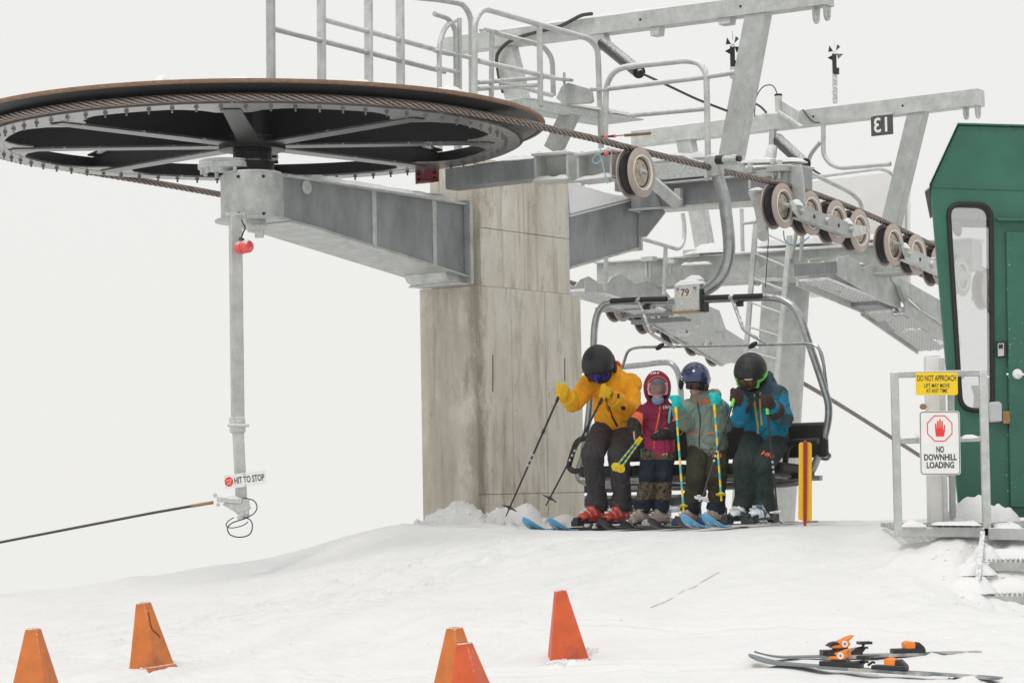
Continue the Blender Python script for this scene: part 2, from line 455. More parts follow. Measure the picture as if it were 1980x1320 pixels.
def text_geo(s, size, sx=1.0, bold=0.0, spacing=1.0):
    cu = bpy.data.curves.new('lettering', 'FONT'); cu.body = s; cu.size = size; cu.align_x = 'CENTER'; cu.align_y = 'CENTER'
    cu.offset = bold; cu.space_character = spacing; cu.resolution_u = 3; cu.space_line = .85
    o = bpy.data.objects.new('lettering', cu); COL.objects.link(o)
    dg = bpy.context.evaluated_depsgraph_get(); dg.update()
    me = bpy.data.meshes.new_from_object(o.evaluated_get(dg))
    vs = [(v.co.x * sx, v.co.y) for v in me.vertices]; fs = [tuple(p.vertices) for p in me.polygons]
    bpy.data.objects.remove(o); bpy.data.curves.remove(cu); bpy.data.meshes.remove(me)
    return vs, fs
def put_text(mb, s, size, c, x, y, sx=1.0, bold=0.0, mi=0, lift=.0, spacing=1.0, fit=None):
    vs, fs = text_geo(s, size, sx, bold, spacing)
    if fit: w_ = max(a for a, b in vs) - min(a for a, b in vs); vs = [(a * fit / w_, b) for a, b in vs]
    c, x, y = V(c), V(x).normalized(), V(y).normalized(); n = x.cross(y)
    mb.add([c + x * a + y * b + n * lift for a, b in vs], fs, mi); return mb
def rrect(w, h, r, n=5):
    out = []
    for cx, cy, a0 in ((w / 2 - r, h / 2 - r, 0), (-w / 2 + r, h / 2 - r, 90), (-w / 2 + r, -h / 2 + r, 180), (w / 2 - r, -h / 2 + r, 270)):
        for k in range(n + 1):
            a = R(a0 + 90 * k / n); out.append((cx + r * math.cos(a), cy + r * math.sin(a)))
    return out
# ------------------------------------------------------------ snow ground (one sheet to the horizon)
_ax = [-60, -8, -3.92, -2.73, -1.94, -1.385, -.83, -.3, .2, 3.0, 4.2, 8, 60]
_az = [-1.9, -1.12, -.752, -.633, -.535, -.421, -.305, -.31, -.336, -.345, -.37, -.5, -1.5]
def sm(t): t = np.clip(t, 0, 1); return t * t * (3 - 2 * t)
BUMPS = [(3.15, 14.35, .5, .42, -.2), (2.75, 14.9, .14, .25, .07)]          # x, y, rx, ry, h
def hz(X, Y):
    X = np.asarray(X, float); Y = np.asarray(Y, float)
    A = np.interp(X, _ax, _az)
    w = sm((X + 1.2) / 1.6)
    Yp = 17.7 + (16.75 - 17.7) * w
    Yr = 18.0 + (19.5 - 18.0) * w
    near = -1.6 + .05 * np.clip(Y, -50, 12)
    t = np.clip((Y - 12.2) / (Yp - 12.2), 0, 1)
    t = .65 * t + .35 * sm(t)
    h = near + (A - near) * t
    k = np.maximum(0, Y - Yr)
    h = h - np.where(k < 1.2, .16 * k * k, .2304 + .384 * (k - 1.2)) * np.where(k > 90, 0, 1) - np.where(k > 90, 34.3, 0)
    h = h + .145 * sm((X - 2.1) / .7) * sm((Y - 14.75) / .55) * sm((17.2 - Y) / 1.4)
    for bx, by, rx, ry, bh in BUMPS:
        h = h + bh * np.exp(-((X - bx) / rx) ** 2 - ((Y - by) / ry) ** 2)
    h = h + .018 * np.sin(X * 1.9 + Y * .7) * np.sin(Y * 1.3 - X * .4 + 1)
    return h
def hw(x, y): return float(hz(x, y)) + EYE
def PG(px, py, lo=8.0, hi=19.0):        # first meeting of a photo ray with the snow
    d = ray(px, py)
    ys = np.linspace(lo, hi, 900); X = d.x / d.y * ys; Z = EYE + d.z / d.y * ys
    g = np.nonzero(Z <= hz(X, ys) + EYE)[0]
    i = g[0] if len(g) else len(ys) - 1
    return V((X[i], ys[i], Z[i]))
for px, Y, rx, ry, h in ((874, 18.45, .15, .13, .14), (902, 18.5, .09, .1, .05), (950, 18.5, .2, .12, .10), (1021, 18.55, .10, .1, .13), (985, 18.6, .2, .1, .09), (1085, 18.9, .14, .12, .09), (835, 18.5, .08, .1, .08), (1122, 19.1, .08, .1, .07)):
    BUMPS.append(((px - 990) / F * Y, Y, rx, ry, h))
for px, py in ((298, 1290), (1080, 1283), (1100, 1282), (262, 1282), (335, 1284)):
    q = PG(px, py); BUMPS.append((q.x, q.y - .04, .07, .03, .022))
TRK = []
_r = random.Random(5)
for i in range(13):         # ski tracks running off the ramp
    x0, y0 = _r.uniform(-.3, 2.1), _r.uniform(16.0, 17.2); an = math.radians(215 + _r.uniform(-9, 24)); TRK.append((x0, y0, math.cos(an), math.sin(an), _r.uniform(2.5, 5.5), _r.uniform(.10, .22), _r.uniform(.006, .013), _r.uniform(-.06, .06)))
for i in range(7):
    x0, y0 = _r.uniform(-3.5, 3.0), _r.uniform(12.4, 15); an = math.radians(_r.uniform(150, 215)); TRK.append((x0, y0, math.cos(an), math.sin(an), _r.uniform(2, 4), _r.uniform(.09, .2), _r.uniform(.006, .012), _r.uniform(-.1, .1)))
def tracks(x, y):
    t = 0.0
    for x0, y0, c, s, L, gap, dp, cv in TRK:
        u = (x - x0) * c + (y - y0) * s
        if u < 0 or u > L: continue
        v = (y - y0) * c - (x - x0) * s - cv * u * u
        if abs(v) > .4: continue
        f = min(1, u / .5, (L - u) / .8)
        for o_ in (-gap / 2, gap / 2):
            w = abs(v - o_); t += 1.8 * f * dp * (-1.0 * math.exp(-(w / .032) ** 4) + .5 * math.exp(-((w - .06) / .022) ** 2))
    return t
def axis(lo, hi, step, far):
    a = list(np.arange(lo, hi + 1e-6, step)); out = []; x = step
    l = [lo]; 
    while l[0] > -far: l.insert(0, l[0] - x); x *= 1.35
    x = step; r = [hi]
    while r[-1] < far: r.append(r[-1] + x); x *= 1.35
    return np.array(l[:-1] + a + r[1:])
gx, gy = axis(-5, 5.2, .032, 150), axis(10.5, 20.5, .036, 150)
GX, GY = np.meshgrid(gx, gy, indexing='ij')
GZ = hz(GX, GY) + EYE
nx, ny = GX.shape
vs = np.stack([GX.ravel(), GY.ravel(), GZ.ravel()], 1)
for i, (x, y, z) in enumerate(vs):
    if -6 < x < 6 and 9 < y < 21:
        u_ = x * .78 + y * .62; v_ = y * .78 - x * .62
        a = noise.noise(V((x * 1.4, y * 1.1, 1))) * .04 + noise.noise(V((u_ * 1.2, v_ * 5, 2))) * .016 + noise.noise(V((x * 7, y * 5, 4))) * .008 + noise.noise(V((u_ * 3, v_ * 17, 6))) * .004
        g = math.exp(-((y - 18.45) / .35) ** 2) * (1 if -.9 < x < .6 else 0)        # chunky berm by the pillar
        a += g * (noise.noise(V((x * 6, y * 6, 8))) * .06 + abs(noise.noise(V((x * 13, y * 13, 8)))) * .07 + noise.noise(V((x * 30, y * 30, 9))) * .012)
        a += tracks(x, y)
        if x > 2.2 and y < 15.5: a += abs(noise.noise(V((x * 9, y * 9, 21)))) * .03 + noise.noise(V((x * 6, y * 6, 12))) * .02
        flat = 0.25 if (0 < x < 2.6 and 16.4 < y < 19.2) else 1
        vs[i, 2] += a * flat
for q in ((.02, 1), (.0, -1)): pass
idx = np.arange(nx * ny).reshape(nx, ny)
fs = np.stack([idx[:-1, :-1].ravel(), idx[1:, :-1].ravel(), idx[1:, 1:].ravel(), idx[:-1, 1:].ravel()], 1)
gm = bpy.data.meshes.new('snow_ground'); gm.from_pydata(vs.tolist(), [], fs.tolist()); gm.materials.append(MT['snow'])
gm.polygons.foreach_set('use_smooth', [True] * len(gm.polygons))
ground = bpy.data.objects.new('snow_ground', gm); COL.objects.link(ground); tag(ground, 'smooth groomed white snow rising to the unloading ramp', kind='structure')
GB = BVHTree.FromPolygons(vs.tolist(), fs.tolist())
def gnd(x, y):
    h = GB.ray_cast(V((x, y, 40)), V((0, 0, -1)))
    return h[0].z if h[0] is not None else hw(x, y)

# ------------------------------------------------------------ bull wheel
S0, U0 = -3.13, -2.0
RR, RL, RT = 1.985, 1.94, 2.125
ZL, ZR, ZT = 2.478, 2.512, 2.60
WC = S(S0, U0, 0)
bw = thing('bull_wheel', 'huge black horizontal wheel with spokes turning the rope over the snow', 'bull wheel', WC + UZ * ZL)
def wc(r, a, z): return V((WC.x + r * math.cos(a), WC.y + r * math.sin(a), EYE + z))
m = MB(); m.lathe([(RT, ZT - .009 + EYE), (RT, ZT + .009 + EYE), (RT - .03, ZT + .014 + EYE), (RT - .03, ZT - .014 + EYE)], (WC.x, WC.y, 0), UZ, 160, closed_prof=True)
m.build('rim_edge', 'rust_edge', bw)
m = MB(); m.lathe([(RT - .028, ZT - .006 + EYE), (RT - .028, ZT + .006 + EYE), (1.90, ZT + .004 + EYE), (1.90, ZL + .02 + EYE), (RR - .02, ZL + .012 + EYE), (RR - .022, ZR + EYE), (RR + .01, ZR + .045 + EYE)], (WC.x, WC.y, 0), UZ, 160, closed_prof=True)
m.build('rope_groove', 'black_paint', bw)
m = MB(); m.lathe([(RL, ZL + EYE), (RL, ZL + .014 + EYE), (1.76, ZL + .014 + EYE), (1.76, ZL + EYE)], (WC.x, WC.y, 0), UZ, 160, closed_prof=True)
for k in range(72):          # bolts under the rim
    a = 2 * math.pi * k / 72; m.cyl(wc(1.84, a, ZL - .034), wc(1.84, a, ZL + .002), .008, 6); m.cyl(wc(1.84, a, ZL - .012), wc(1.84, a, ZL), .016, 6)
# curved gussets between spokes and rim
NS = 8; A0 = -math.pi / 2 + .03
for k in range(NS):
    a = A0 + k * 2 * math.pi / NS
    for sg in (-1, 1):
        pts = [(1.77, .26), (1.725, .18), (1.66, .10), (1.56, .045), (1.56, 0), (1.77, 0)]
        poly = []
        for r_, da in pts:
            poly.append(wc(r_, a + sg * (da * .9 + .05 / r_), ZL + .002))
        m.prism(poly, (0, 0, .010))
m.build('lower_rim', 'wheel_plate', bw)
for k in range(NS):
    a = A0 + k * 2 * math.pi / NS; t = V((-math.sin(a), math.cos(a), 0))
    m = MB(); p, q = wc(.22, a, ZL - .006), wc(1.72, a, ZL - .006)
    m.hexa([p - t * .08, p + t * .08, q + t * .062, q - t * .062], [x + UZ * .014 for x in (p - t * .08, p + t * .08, q + t * .062, q - t * .062)])
    sp = m.build('spoke', 'spoke_plate', bw)
    ORG[sp.name] = ORG[bw.name]
    m = MB(); p, q = wc(.2, a, ZL + .13), wc(1.9, a, ZL + .085)
    m.hexa([wc(.2, a, ZL + .009) - t * .012, wc(.2, a, ZL + .009) + t * .012, wc(1.89, a, ZL + .016) + t * .012, wc(1.89, a, ZL + .016) - t * .012],
           [wc(.2, a, ZL + .37) - t * .012, wc(.2, a, ZL + .37) + t * .012, wc(1.89, a, ZL + .125) + t * .012, wc(1.89, a, ZL + .125) - t * .012])
    p, q = wc(.2, a, ZL + .377), wc(1.89, a, ZL + .13)
    m.hexa([p - t * .08, p + t * .08, q + t * .06, q - t * .06], [x + UZ * .014 for x in (p - t * .08, p + t * .08, q + t * .06, q - t * .06)])
    m.build('spoke_web', 'black_snowy', sp)
    m = MB(); snow_strip(m, wc(.45, a, ZL + .367), wc(1.8, a, ZL + .15), .15, .07, seed=k, n=24)
    m.build('snow_cap', 'snow_cap', sp)
m = MB(); m.lathe([(.0, 2.29 + EYE), (.15, 2.29 + EYE), (.16, 2.36 + EYE), (.14, 2.37 + EYE), (.14, ZL - .03 + EYE), (.24, ZL - .03 + EYE), (.25, ZL + .05 + EYE), (.2, ZL + .06 + EYE), (.2, ZL + .30 + EYE), (0, ZL + .31 + EYE)], (WC.x, WC.y, 0), UZ, 40)
m.build('hub', 'black_paint', bw)
for k, (a, r_, w) in enumerate(((-1.1, 2.0, .13), (-.75, 2.02, .15), (-.55, 2.0, .12), (-1.75, 2.02, .07), (2.2, 1.9, .2))):
    m = MB(); snow_pile(m, wc(r_, a, ZT + .012), w, .07, .04 + .02 * (k % 2), seed=k + 20, ax=V((-math.sin(a), math.cos(a), 0))); m.build('snow_cap', 'snow_cap', bw)

# ------------------------------------------------------------ haul rope: near run, around the wheel, far run
near_px = [(925, 217), (1010, 236), (1066, 250), (1151, 269), (1208, 284), (1292, 305), (1360, 321), (1400, 331), (1491, 352), (1559, 370), (1605, 386), (1661, 408), (1718, 433), (1809, 477)]
near = [PU(x, y, 0) for x, y in near_px]
near = near[1:]
far_px = [(1135, 556), (1250, 600), (1370, 652), (1555, 742), (1780, 882), (2050, 1060)]
far = [PU(x, y, -4.0) for x, y in far_px]
d = near[-1] - near[-2]; near.append(near[-1] + d * 3); near.append(near[-1] + d * 5)
aT = math.atan2(CX.y, CX.x)
arc = [wc(RR, aT - math.pi * k / 60, ZR) for k in range(61)]
full = list(reversed(near)) + arc + [S(-1.2, -4.0, 2.46), S(.8, -4.0, 2.33)] + far
path = spline(full, 14)
dense = [path[0]]
for p in path[1:]:                  # even steps
    dd = (p - dense[-1]).length; k = max(1, int(dd / .012))
    b = dense[-1]
    for i in range(1, k + 1): dense.append(b + (p - b) * (i / k))
def twisted(mb, pts, r, lay=.37, strands=6, n=30):
    k = len(mb.v); prev = None; L = 0; N = len(pts); LL = []
    for i, p in enumerate(pts):
        a, b = pts[max(i - 1, 0)], pts[min(i + 1, N - 1)]
        t = (b - a).normalized()
        x = t.cross(UZ).normalized(); y = t.cross(x)
        if i: L += (p - pts[i - 1]).length
        LL.append(L)
        for j in range(n):
            an = 2 * math.pi * j / n; c = abs(math.cos(strands * .5 * (an - 2 * math.pi * L / lay)))
            rr = r * (.74 + .26 * c ** .7)
            mb.v.append(p + x * math.cos(an) * rr + y * math.sin(an) * rr)
    for i in range(N - 1):
        for j in range(n):
            a, b = k + i * n + j, k + i * n + (j + 1) % n
            an = 2 * math.pi * (j + .5) / n; cc = abs(math.cos(strands * .5 * (an - 2 * math.pi * (LL[i] + LL[i + 1]) / 2 / lay)))
            mb.f.append([a, b, b + n, a + n]); mb.m.append(1 if cc < .60 else 0)
m = MB(); twisted(m, dense, .0265)
rope = m.build('haul_rope', ['rope', 'rope_valley'], smooth=True, ang=60, recalc=False)
tag(rope, 'long twisted steel rope looped round the big wheel and out over the sheaves', 'cable')

# ------------------------------------------------------------ concrete pillar
s1, u1 = -.815, -1.72
pl = thing('concrete_pillar', 'board marked square concrete pillar carrying the lift beams', 'pillar', S(-.18, -2.0, -.6))
zb, zt, zu = -.75, 1.585, 2.62
def sblock(mb, sa, sb_, ua, ub, za, zb_, mi=0): 
    return mb.hexa([S(sa, ua, za), S(sb_, ua, za), S(sb_, ub, za), S(sa, ub, za)], [S(sa, ua, zb_), S(sb_, ua, zb_), S(sb_, ub, zb_), S(sa, ub, zb_)], mi)
m = MB(); e = .012
sblock(m, s1 + e, .685 - e, u1 - .56 + e, u1 - e, zb, zt - .004)
cuts = [s1, -.33, .15, .685]
for a, b in zip(cuts, cuts[1:]):
    for z0, z1 in ((zb, -.075), (-.07, zt)):
        sblock(m, a + (.003 if a > s1 else 0), b - (.003 if b < .685 else 0), u1 - e + .0005, u1, z0, z1)
sblock(m, s1, s1 + e - .0005, u1 - .56, u1 - e, zb, zt)
for k in range(2):                       # slots for the old form ties
    q = PU((953, 1092)[k], 720, u1); 
base = m.build('base_block', 'concrete', pl, bevel=.004)
m = MB(); s2, u2 = -.70, -1.745
sblock(m, s2 + e, .57 - e, u2 - .5, u2 - e, zt, zu - .003)
for a, b in ((s2, -.093), (-.087, .57)):
    for z0, z1 in ((zt + .004, 2.055), (2.061, zu)):
        sblock(m, a, b, u2 - e + .0005, u2, z0, z1)
sblock(m, s2, s2 + e - .0005, u2 - .5, u2 - e, zt + .002, zu)
m.build('upper_block', 'concrete', pl, bevel=.004)
for x, y0, y1 in ((953, 686, 757), (1092, 692, 736)):
    m = MB(); m.bar(PU(x, y0, u1 + .0015), PU(x, y1, u1 + .0015), .008, .003, CX); m.build('tie_slot', 'text_black', pl)
m = MB(); snow_pile(m, S(.0, -1.82, zu), .35, .16, .10, 3, RX); snow_pile(m, S(.25, -1.78, zu - .01), .2, .1, .07, 5, RX)
m.build('snow_cap', 'snow_cap', pl)

# ------------------------------------------------------------ cantilever beam from pillar to wheel hub
bm_ = thing('wheel_beam', 'deep tapered steel beam from the pillar out to the wheel hub', 'steel beam', S(-1.9, -2.0, 1.6))
HB = S(S0, U0, -EYE)
m = MB(); zt_, zb_ = 2.262, 1.945
m.lathe([(0, zb_), (.232, zb_), (.232, zt_), (0, zt_)], (HB.x, HB.y, EYE), UZ, 48)
for an, zz in ((-1.9, zt_ - .03), (-1.15, zt_ - .03), (-1.9, zb_ + .02), (-1.15, zb_ + .02)):
    c = HB + V((math.cos(an), math.sin(an), 0)) * .2315 + UZ * (EYE + zz)
    m.ell(c, V((.02, 0, 0)), V((0, .004, 0)), V((0, 0, .012)), 12, 6, mi=1)
m.build('hub_housing', ['galv_clean', 'text_black'], bm_, bevel=.004)
m = MB(); m.lathe([(0, 1.925), (.275, 1.925), (.275, 1.944), (0, 1.944)], (HB.x, HB.y, EYE), UZ, 48); m.build('bottom_plate', 'galv_clean', bm_, bevel=.003)
m = MB(); m.lathe([(0, 2.31), (.20, 2.31), (.20, 2.345), (.19, 2.348), (.19, 2.372), (0, 2.372)], (HB.x - .19, HB.y - .04, EYE), UZ, 40)
m.lathe([(0, 2.263), (.215, 2.263), (.21, 2.285), (0, 2.29)], (HB.x, HB.y, EYE), UZ, 40)
for k in range(10):
    a = k * math.pi / 5 + .2; c = V((HB.x - .19 + .17 * math.cos(a), HB.y - .04 + .17 * math.sin(a), EYE))
    m.cyl(c + UZ * 2.27, c + UZ * 2.31, .016, 6)
m.build('hub_flange', 'galv_frost', bm_, bevel=.003)
uw = .20
def web(u, sg):
    top = [(S0 + .08, 2.245), (-.86, 2.222)]; bot = [(-.86, 1.665), (S0 + .34, 1.915), (S0 + .08, 1.935)]
    m_ = MB(); m_.prism([S(a, u, z) for a, z in top + bot], CX * (.012 * sg)); return m_
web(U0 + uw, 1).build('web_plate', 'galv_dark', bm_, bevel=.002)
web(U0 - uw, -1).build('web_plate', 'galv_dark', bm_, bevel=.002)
m = MB()
for a, b in (((S0 + .1, 1.925), (S0 + .34, 1.905)), ((S0 + .34, 1.905), (-.87, 1.655))):
    m.bar(S(a[0], U0, a[1]), S(b[0], U0, b[1]), .52, .018)
m.build('bottom_flange', 'galv_clean', bm_, bevel=.003)
m = MB(); m.bar(S(S0 + .1, U0, 2.254), S(-.86, U0, 2.232), .50, .018); m.build('top_flange', 'galv_clean', bm_, bevel=.003)
m = MB(); sblock(m, -.855, -.815, U0 - .3, U0 + .27, 1.60, 2.27); m.build('end_plate', 'galv', bm_, bevel=.004)
for ss in (-2.0, -1.25):
    m = MB(); zz = 1.905 - (ss - S0 - .34) / (-.87 - S0 - .34) * .25 + .012
    m.bar(S(ss, U0 + uw + .0135, zz), S(ss, U0 + uw + .0135, 2.24), .05, .006, CX); m.build('weld_seam', 'galv_clean', bm_)
m = MB(); c = PU(592, 362, U0 + uw + .013); m.lathe([(0, 0), (.052, 0), (.052, .01), (0, .01)], c, CX, 32); m.build('access_cover', 'galv_clean', bm_, bevel=.002)
m = MB(); m.prism([S(a_, U0 + .2, z_) for a_, z_ in ((-1.12, 1.70), (-.85, 1.66), (-.82, 1.60), (-1.0, 1.60), (-1.06, 1.625))], CX * -.42); sblock(m, -1.0, -.80, U0 - .25, U0 + .25, 1.588, 1.602)
m.build('bearing_shoe', 'galv_clean', bm_, bevel=.006)
m = MB(); snow_strip(m, S(S0 + .45, U0 + .05, 2.262), S(-1.5, U0 + .08, 2.25), .42, .075, 4); snow_strip(m, S(-2.1, U0 + .1, 2.258), S(-1.0, U0 + .1, 2.24), .36, .07, 9)
m.build('snow_cap', 'snow_cap', bm_)
m = MB(); c = PU(490, 432, U0)
m.lathe([(0, 0), (.07, 0), (.075, -.03), (.06, -.05), (.06, -.08), (0, -.09)], HB + UZ * (EYE + 1.925) + V((.03, -.1, 0)), UZ, 24)
m.cyl(HB + V((.0, -.2, EYE + 1.87)), HB + V((.12, -.18, EYE + 1.87)), .02, 12)
m.cyl(HB + V((.03, -.16, EYE + 1.83)), HB + V((.09, -.16, EYE + 1.83)), .035, 14)
m.build('brake_sensor', 'galv', bm_, bevel=.002)
m = MB()
a, b = PS(800, 322, -1.15), PS(852, 354, -1.15)
for sgn in (0,):
    c = (a + b) / 2; m.obox(c, CX * .115, UZ * .065, RX * .006); m.obox(c + RX * .05 + UZ * .055, CX * .115, UZ * .006, RX * .05); m.obox(c - UZ * .06 - RX * .03, CX * .06, UZ * .006, RX * .04)
for dx in (-.08, .08):
    for dz in (-.03, .01): m.cyl(a.lerp(b, .5) + CX * dx + UZ * dz - RX * .02, a.lerp(b, .5) + CX * dx + UZ * dz, .012, 8, mi=1)
br = m.build('red_bracket', ['red_paint', 'black_paint'], bevel=.003)
tag(br, 'small red bolted bracket on top of the beam beneath the wheel rim', 'bracket')

# inclined arm from the pillar to the crossarm behind
def wedge(mb, p, q, w, h):
    n, mm_ = 16, 9; k = len(mb.v)
    for i in range(n + 1):
        f = i / n; c = p.lerp(q, f); hh = h * (1 - f) ** 1.25 * (1 + .25 * noise.noise(V((f * 5, 2, 2)))) + .03
        for j in range(mm_):
            a = math.pi * j / (mm_ - 1); s_ = max(0, math.sin(a)) ** .55
            mb.v.append(c + CX * (math.cos(a) * w / 2) + UZ * (s_ * hh * (1 + .15 * noise.noise(V((f * 7, j * .8, 4)))) - .006))
    for i in range(n):
        for j in range(mm_ - 1): a = k + i * mm_ + j; mb.f.append([a, a + 1, a + mm_ + 1, a + mm_]); mb.m.append(0)
        mb.f.append([k + i * mm_, k + (i + 1) * mm_, k + (i + 2) * mm_ - 1, k + (i + 1) * mm_ - 1]); mb.m.append(0)
    mb.f.append([k + j for j in range(mm_)]); mb.m.append(0); mb.f.append([k + n * mm_ + j for j in range(mm_)]); mb.m.append(0)
ar = thing('link_beam', 'short plated steel beam rising from the pillar to the crossarm', 'steel beam', S(.9, -2.0, 1.8))
m = MB(); ua = -1.76
q = [PU(1100, 416, ua), PU(1236, 381, ua), PU(1236, 478, ua), PU(1100, 517, ua)]
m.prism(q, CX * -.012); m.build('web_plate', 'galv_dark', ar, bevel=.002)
m = MB()
m.bar(q[0] - CX * .2 + UZ * .006, q[1] - CX * .2 + UZ * .006, .44, .018); m.build('top_flange', 'galv_clean', ar, bevel=.002)
m = MB(); m.bar(q[3] - CX * .2 - UZ * .006, q[2] - CX * .2 - UZ * .006, .44, .018); m.build('bottom_flange', 'galv_clean', ar, bevel=.002)
m = MB(); m.bar((q[1] + UZ * .03) - CX * .2, (q[2] - UZ * .03) - CX * .2, .46, .03, RX); m.build('end_plate', 'galv', ar, bevel=.002)
m = MB(); wedge(m, q[0] - CX * .17 - UZ * .01, q[1] - CX * .17 - UZ * .01, .37, .33); m.build('snow_cap', 'snow_cap', ar)

# ------------------------------------------------------------ hanging stop pole
sp_ = thing('stop_pole', 'slim square steel pole hanging below the wheel hub', 'pole', P(463, 1000, 16.75))
YP = 16.72
def poletube(x0, y0, x1, y1, w, name, dy=0):
    m_ = MB(); a, b = P(x0, y0, YP + dy), P(x1, y1, YP + dy); m_.bar(a, b, w, w, V((.35, -1, 0))); return m_.build(name, 'galv', sp_, bevel=.006)
poletube(455, 418, 460, 838, .082, 'upper_tube')
poletube(460, 828, 467, 972, .070, 'lower_tube')
m = MB(); m.bar(P(458.5, 806, YP), P(459.5, 835, YP), .096, .096, V((.35, -1, 0))); m.cyl(P(440, 822, YP - .055), P(482, 822, YP - .055), .012, 8); m.build('coupling', 'galv_frost', sp_, bevel=.004)
m = MB(); m.bar(P(437, 416, YP), P(476, 416, YP), .09, .02); m.build('mounting_plate', 'galv', sp_, bevel=.003)
m = MB(); m.bar(P(420, 965, YP - .05), P(468, 968, YP - .05), .05, .035); m.bar(P(455, 985, YP - .03), P(482, 975, YP - .03), .07, .06); m.prism([P(430, 975, YP - .06), P(455, 990, YP - .06), P(470, 1005, YP - .06), P(482, 1000, YP - .06), P(482, 965, YP - .06), P(440, 965, YP - .06)], (0, .012, 0))
for x, y in ((416, 957), (422, 975), (478, 990), (462, 1000)): m.cyl(P(x, y, YP - .09), P(x, y, YP), .016, 8)
m.build('trip_bracket', 'galv_frost', sp_, bevel=.003)
m = MB(); snow_strip(m, P(436, 962, YP - .05), P(468, 963, YP - .05), .06, .03, 2); m.build('snow_cap', 'snow_cap', sp_)
m = MB()
pts = [P(x, y, YP - .1 + .02 * math.sin(i)) for i, (x, y) in enumerate(((470, 962), (490, 967), (497, 980), (490, 993), (470, 1003), (450, 1010), (440, 1020), (445, 1033), (463, 1038), (482, 1033), (488, 1018), (484, 1005), (470, 998)))]
m.tube(spline(pts, 5), .0045, 6)
pts = [P(x, y, YP - .12) for x, y in ((452, 1000), (440, 1008), (438, 1017), (450, 1020), (470, 1015), (480, 1008))]
m.tube(spline(pts, 5), .004, 6)
m.build('wire_loop', 'rope_dark', sp_)
lm = thing('warning_lamp', 'frosted red lamp clipped near the top of the hanging pole', 'lamp', P(472, 480, YP - .12))
a = P(461, 480, YP - .11); ax = (P(490, 474, YP - .2) - a).normalized()
m = MB(); m.lathe([(0, 0), (.042, 0), (.046, .01), (.046, .05), (.04, .052), (.04, .06), (.046, .062), (.046, .10), (.036, .115), (.02, .112), (.018, .105), (0, .104)], a, ax, 24); m.build('lens', 'red_lens', lm)
m = MB(); m.tube(spline([P(x, y, YP - .09) for x, y in ((466, 463), (470, 450), (474, 441), (470, 432), (467, 425))], 4), .006, 6); m.cyl(P(466, 466, YP - .1), P(468, 460, YP - .1), .02, 10); m.build('cable', 'rope_dark', lm)
sg = thing('stop_sign_board', 'small white HIT TO STOP plate fixed across the hanging pole', 'sign', P(473, 940, YP - .06))
c = P(473.5, 927, YP - .085); sx = (P(514, 921.5, YP - .105) - P(433, 932, YP - .065)).normalized(); sn = V((.12, -1, .05)); sy = sn.cross(sx).normalized() * 1; sn = sx.cross(sy).normalized()
k = YP / F
m = MB(); m.prism([c + sx * x + sy * y for x, y in rrect(82 * k, 26.5 * k, 3 * k)], sn * -.004); m.build('plate', 'white_paint', sg)
m = MB(); put_text(m, 'HIT TO STOP', 17.5 * k, c + sx * 8.5 * k - sy * .3 * k, sx, sy, .66, .0012, 0, .0015, fit=59 * k); m.build('lettering', 'text_grey', sg)
m = MB(); oc = [(math.cos(R(22.5 + 45 * i)) * 8.7 * k, math.sin(R(22.5 + 45 * i)) * 9.5 * k) for i in range(8)]
m.prism([c - sx * 31.5 * k + sx * x + sy * y + sn * .0008 for x, y in oc], sn * .001); 
put_text(m, 'STOP', 6.2 * k, c - sx * 31.5 * k + sy * 2 * k, sx, sy, .75, 0, 1, .0025); put_text(m, 'LIFT', 6.2 * k, c - sx * 31.5 * k - sy * 3.6 * k, sx, sy, .75, 0, 1, .0025); m.build('stop_symbol', ['text_red', 'white_paint'], sg)
m = MB(); m.cyl(c + sy * 10.5 * k, c + sy * 10.5 * k + sn * .004, .006, 8); m.cyl(c - sy * 10.5 * k, c - sy * 10.5 * k + sn * .004, .006, 8); m.build('rivet', 'galv', sg)
tc_ = thing('trip_cable', 'thin dark trip cable running off left from the pole foot', 'cable', P(420, 970, YP - .05))
pts = [P(412, 971, YP - .05), P(370, 978, YP - .02), P(290, 992, YP + .05), P(150, 1019, YP + .2), P(0, 1048, YP + .4), P(-200, 1088, YP + .7)]
m = MB(); m.tube(pts[1:], .0095, 8); m.build('cable', 'rope_dark', tc_)
m = MB(); m.cyl(pts[0], pts[1], .012, 10); m.build('turnbuckle', 'brass', tc_)
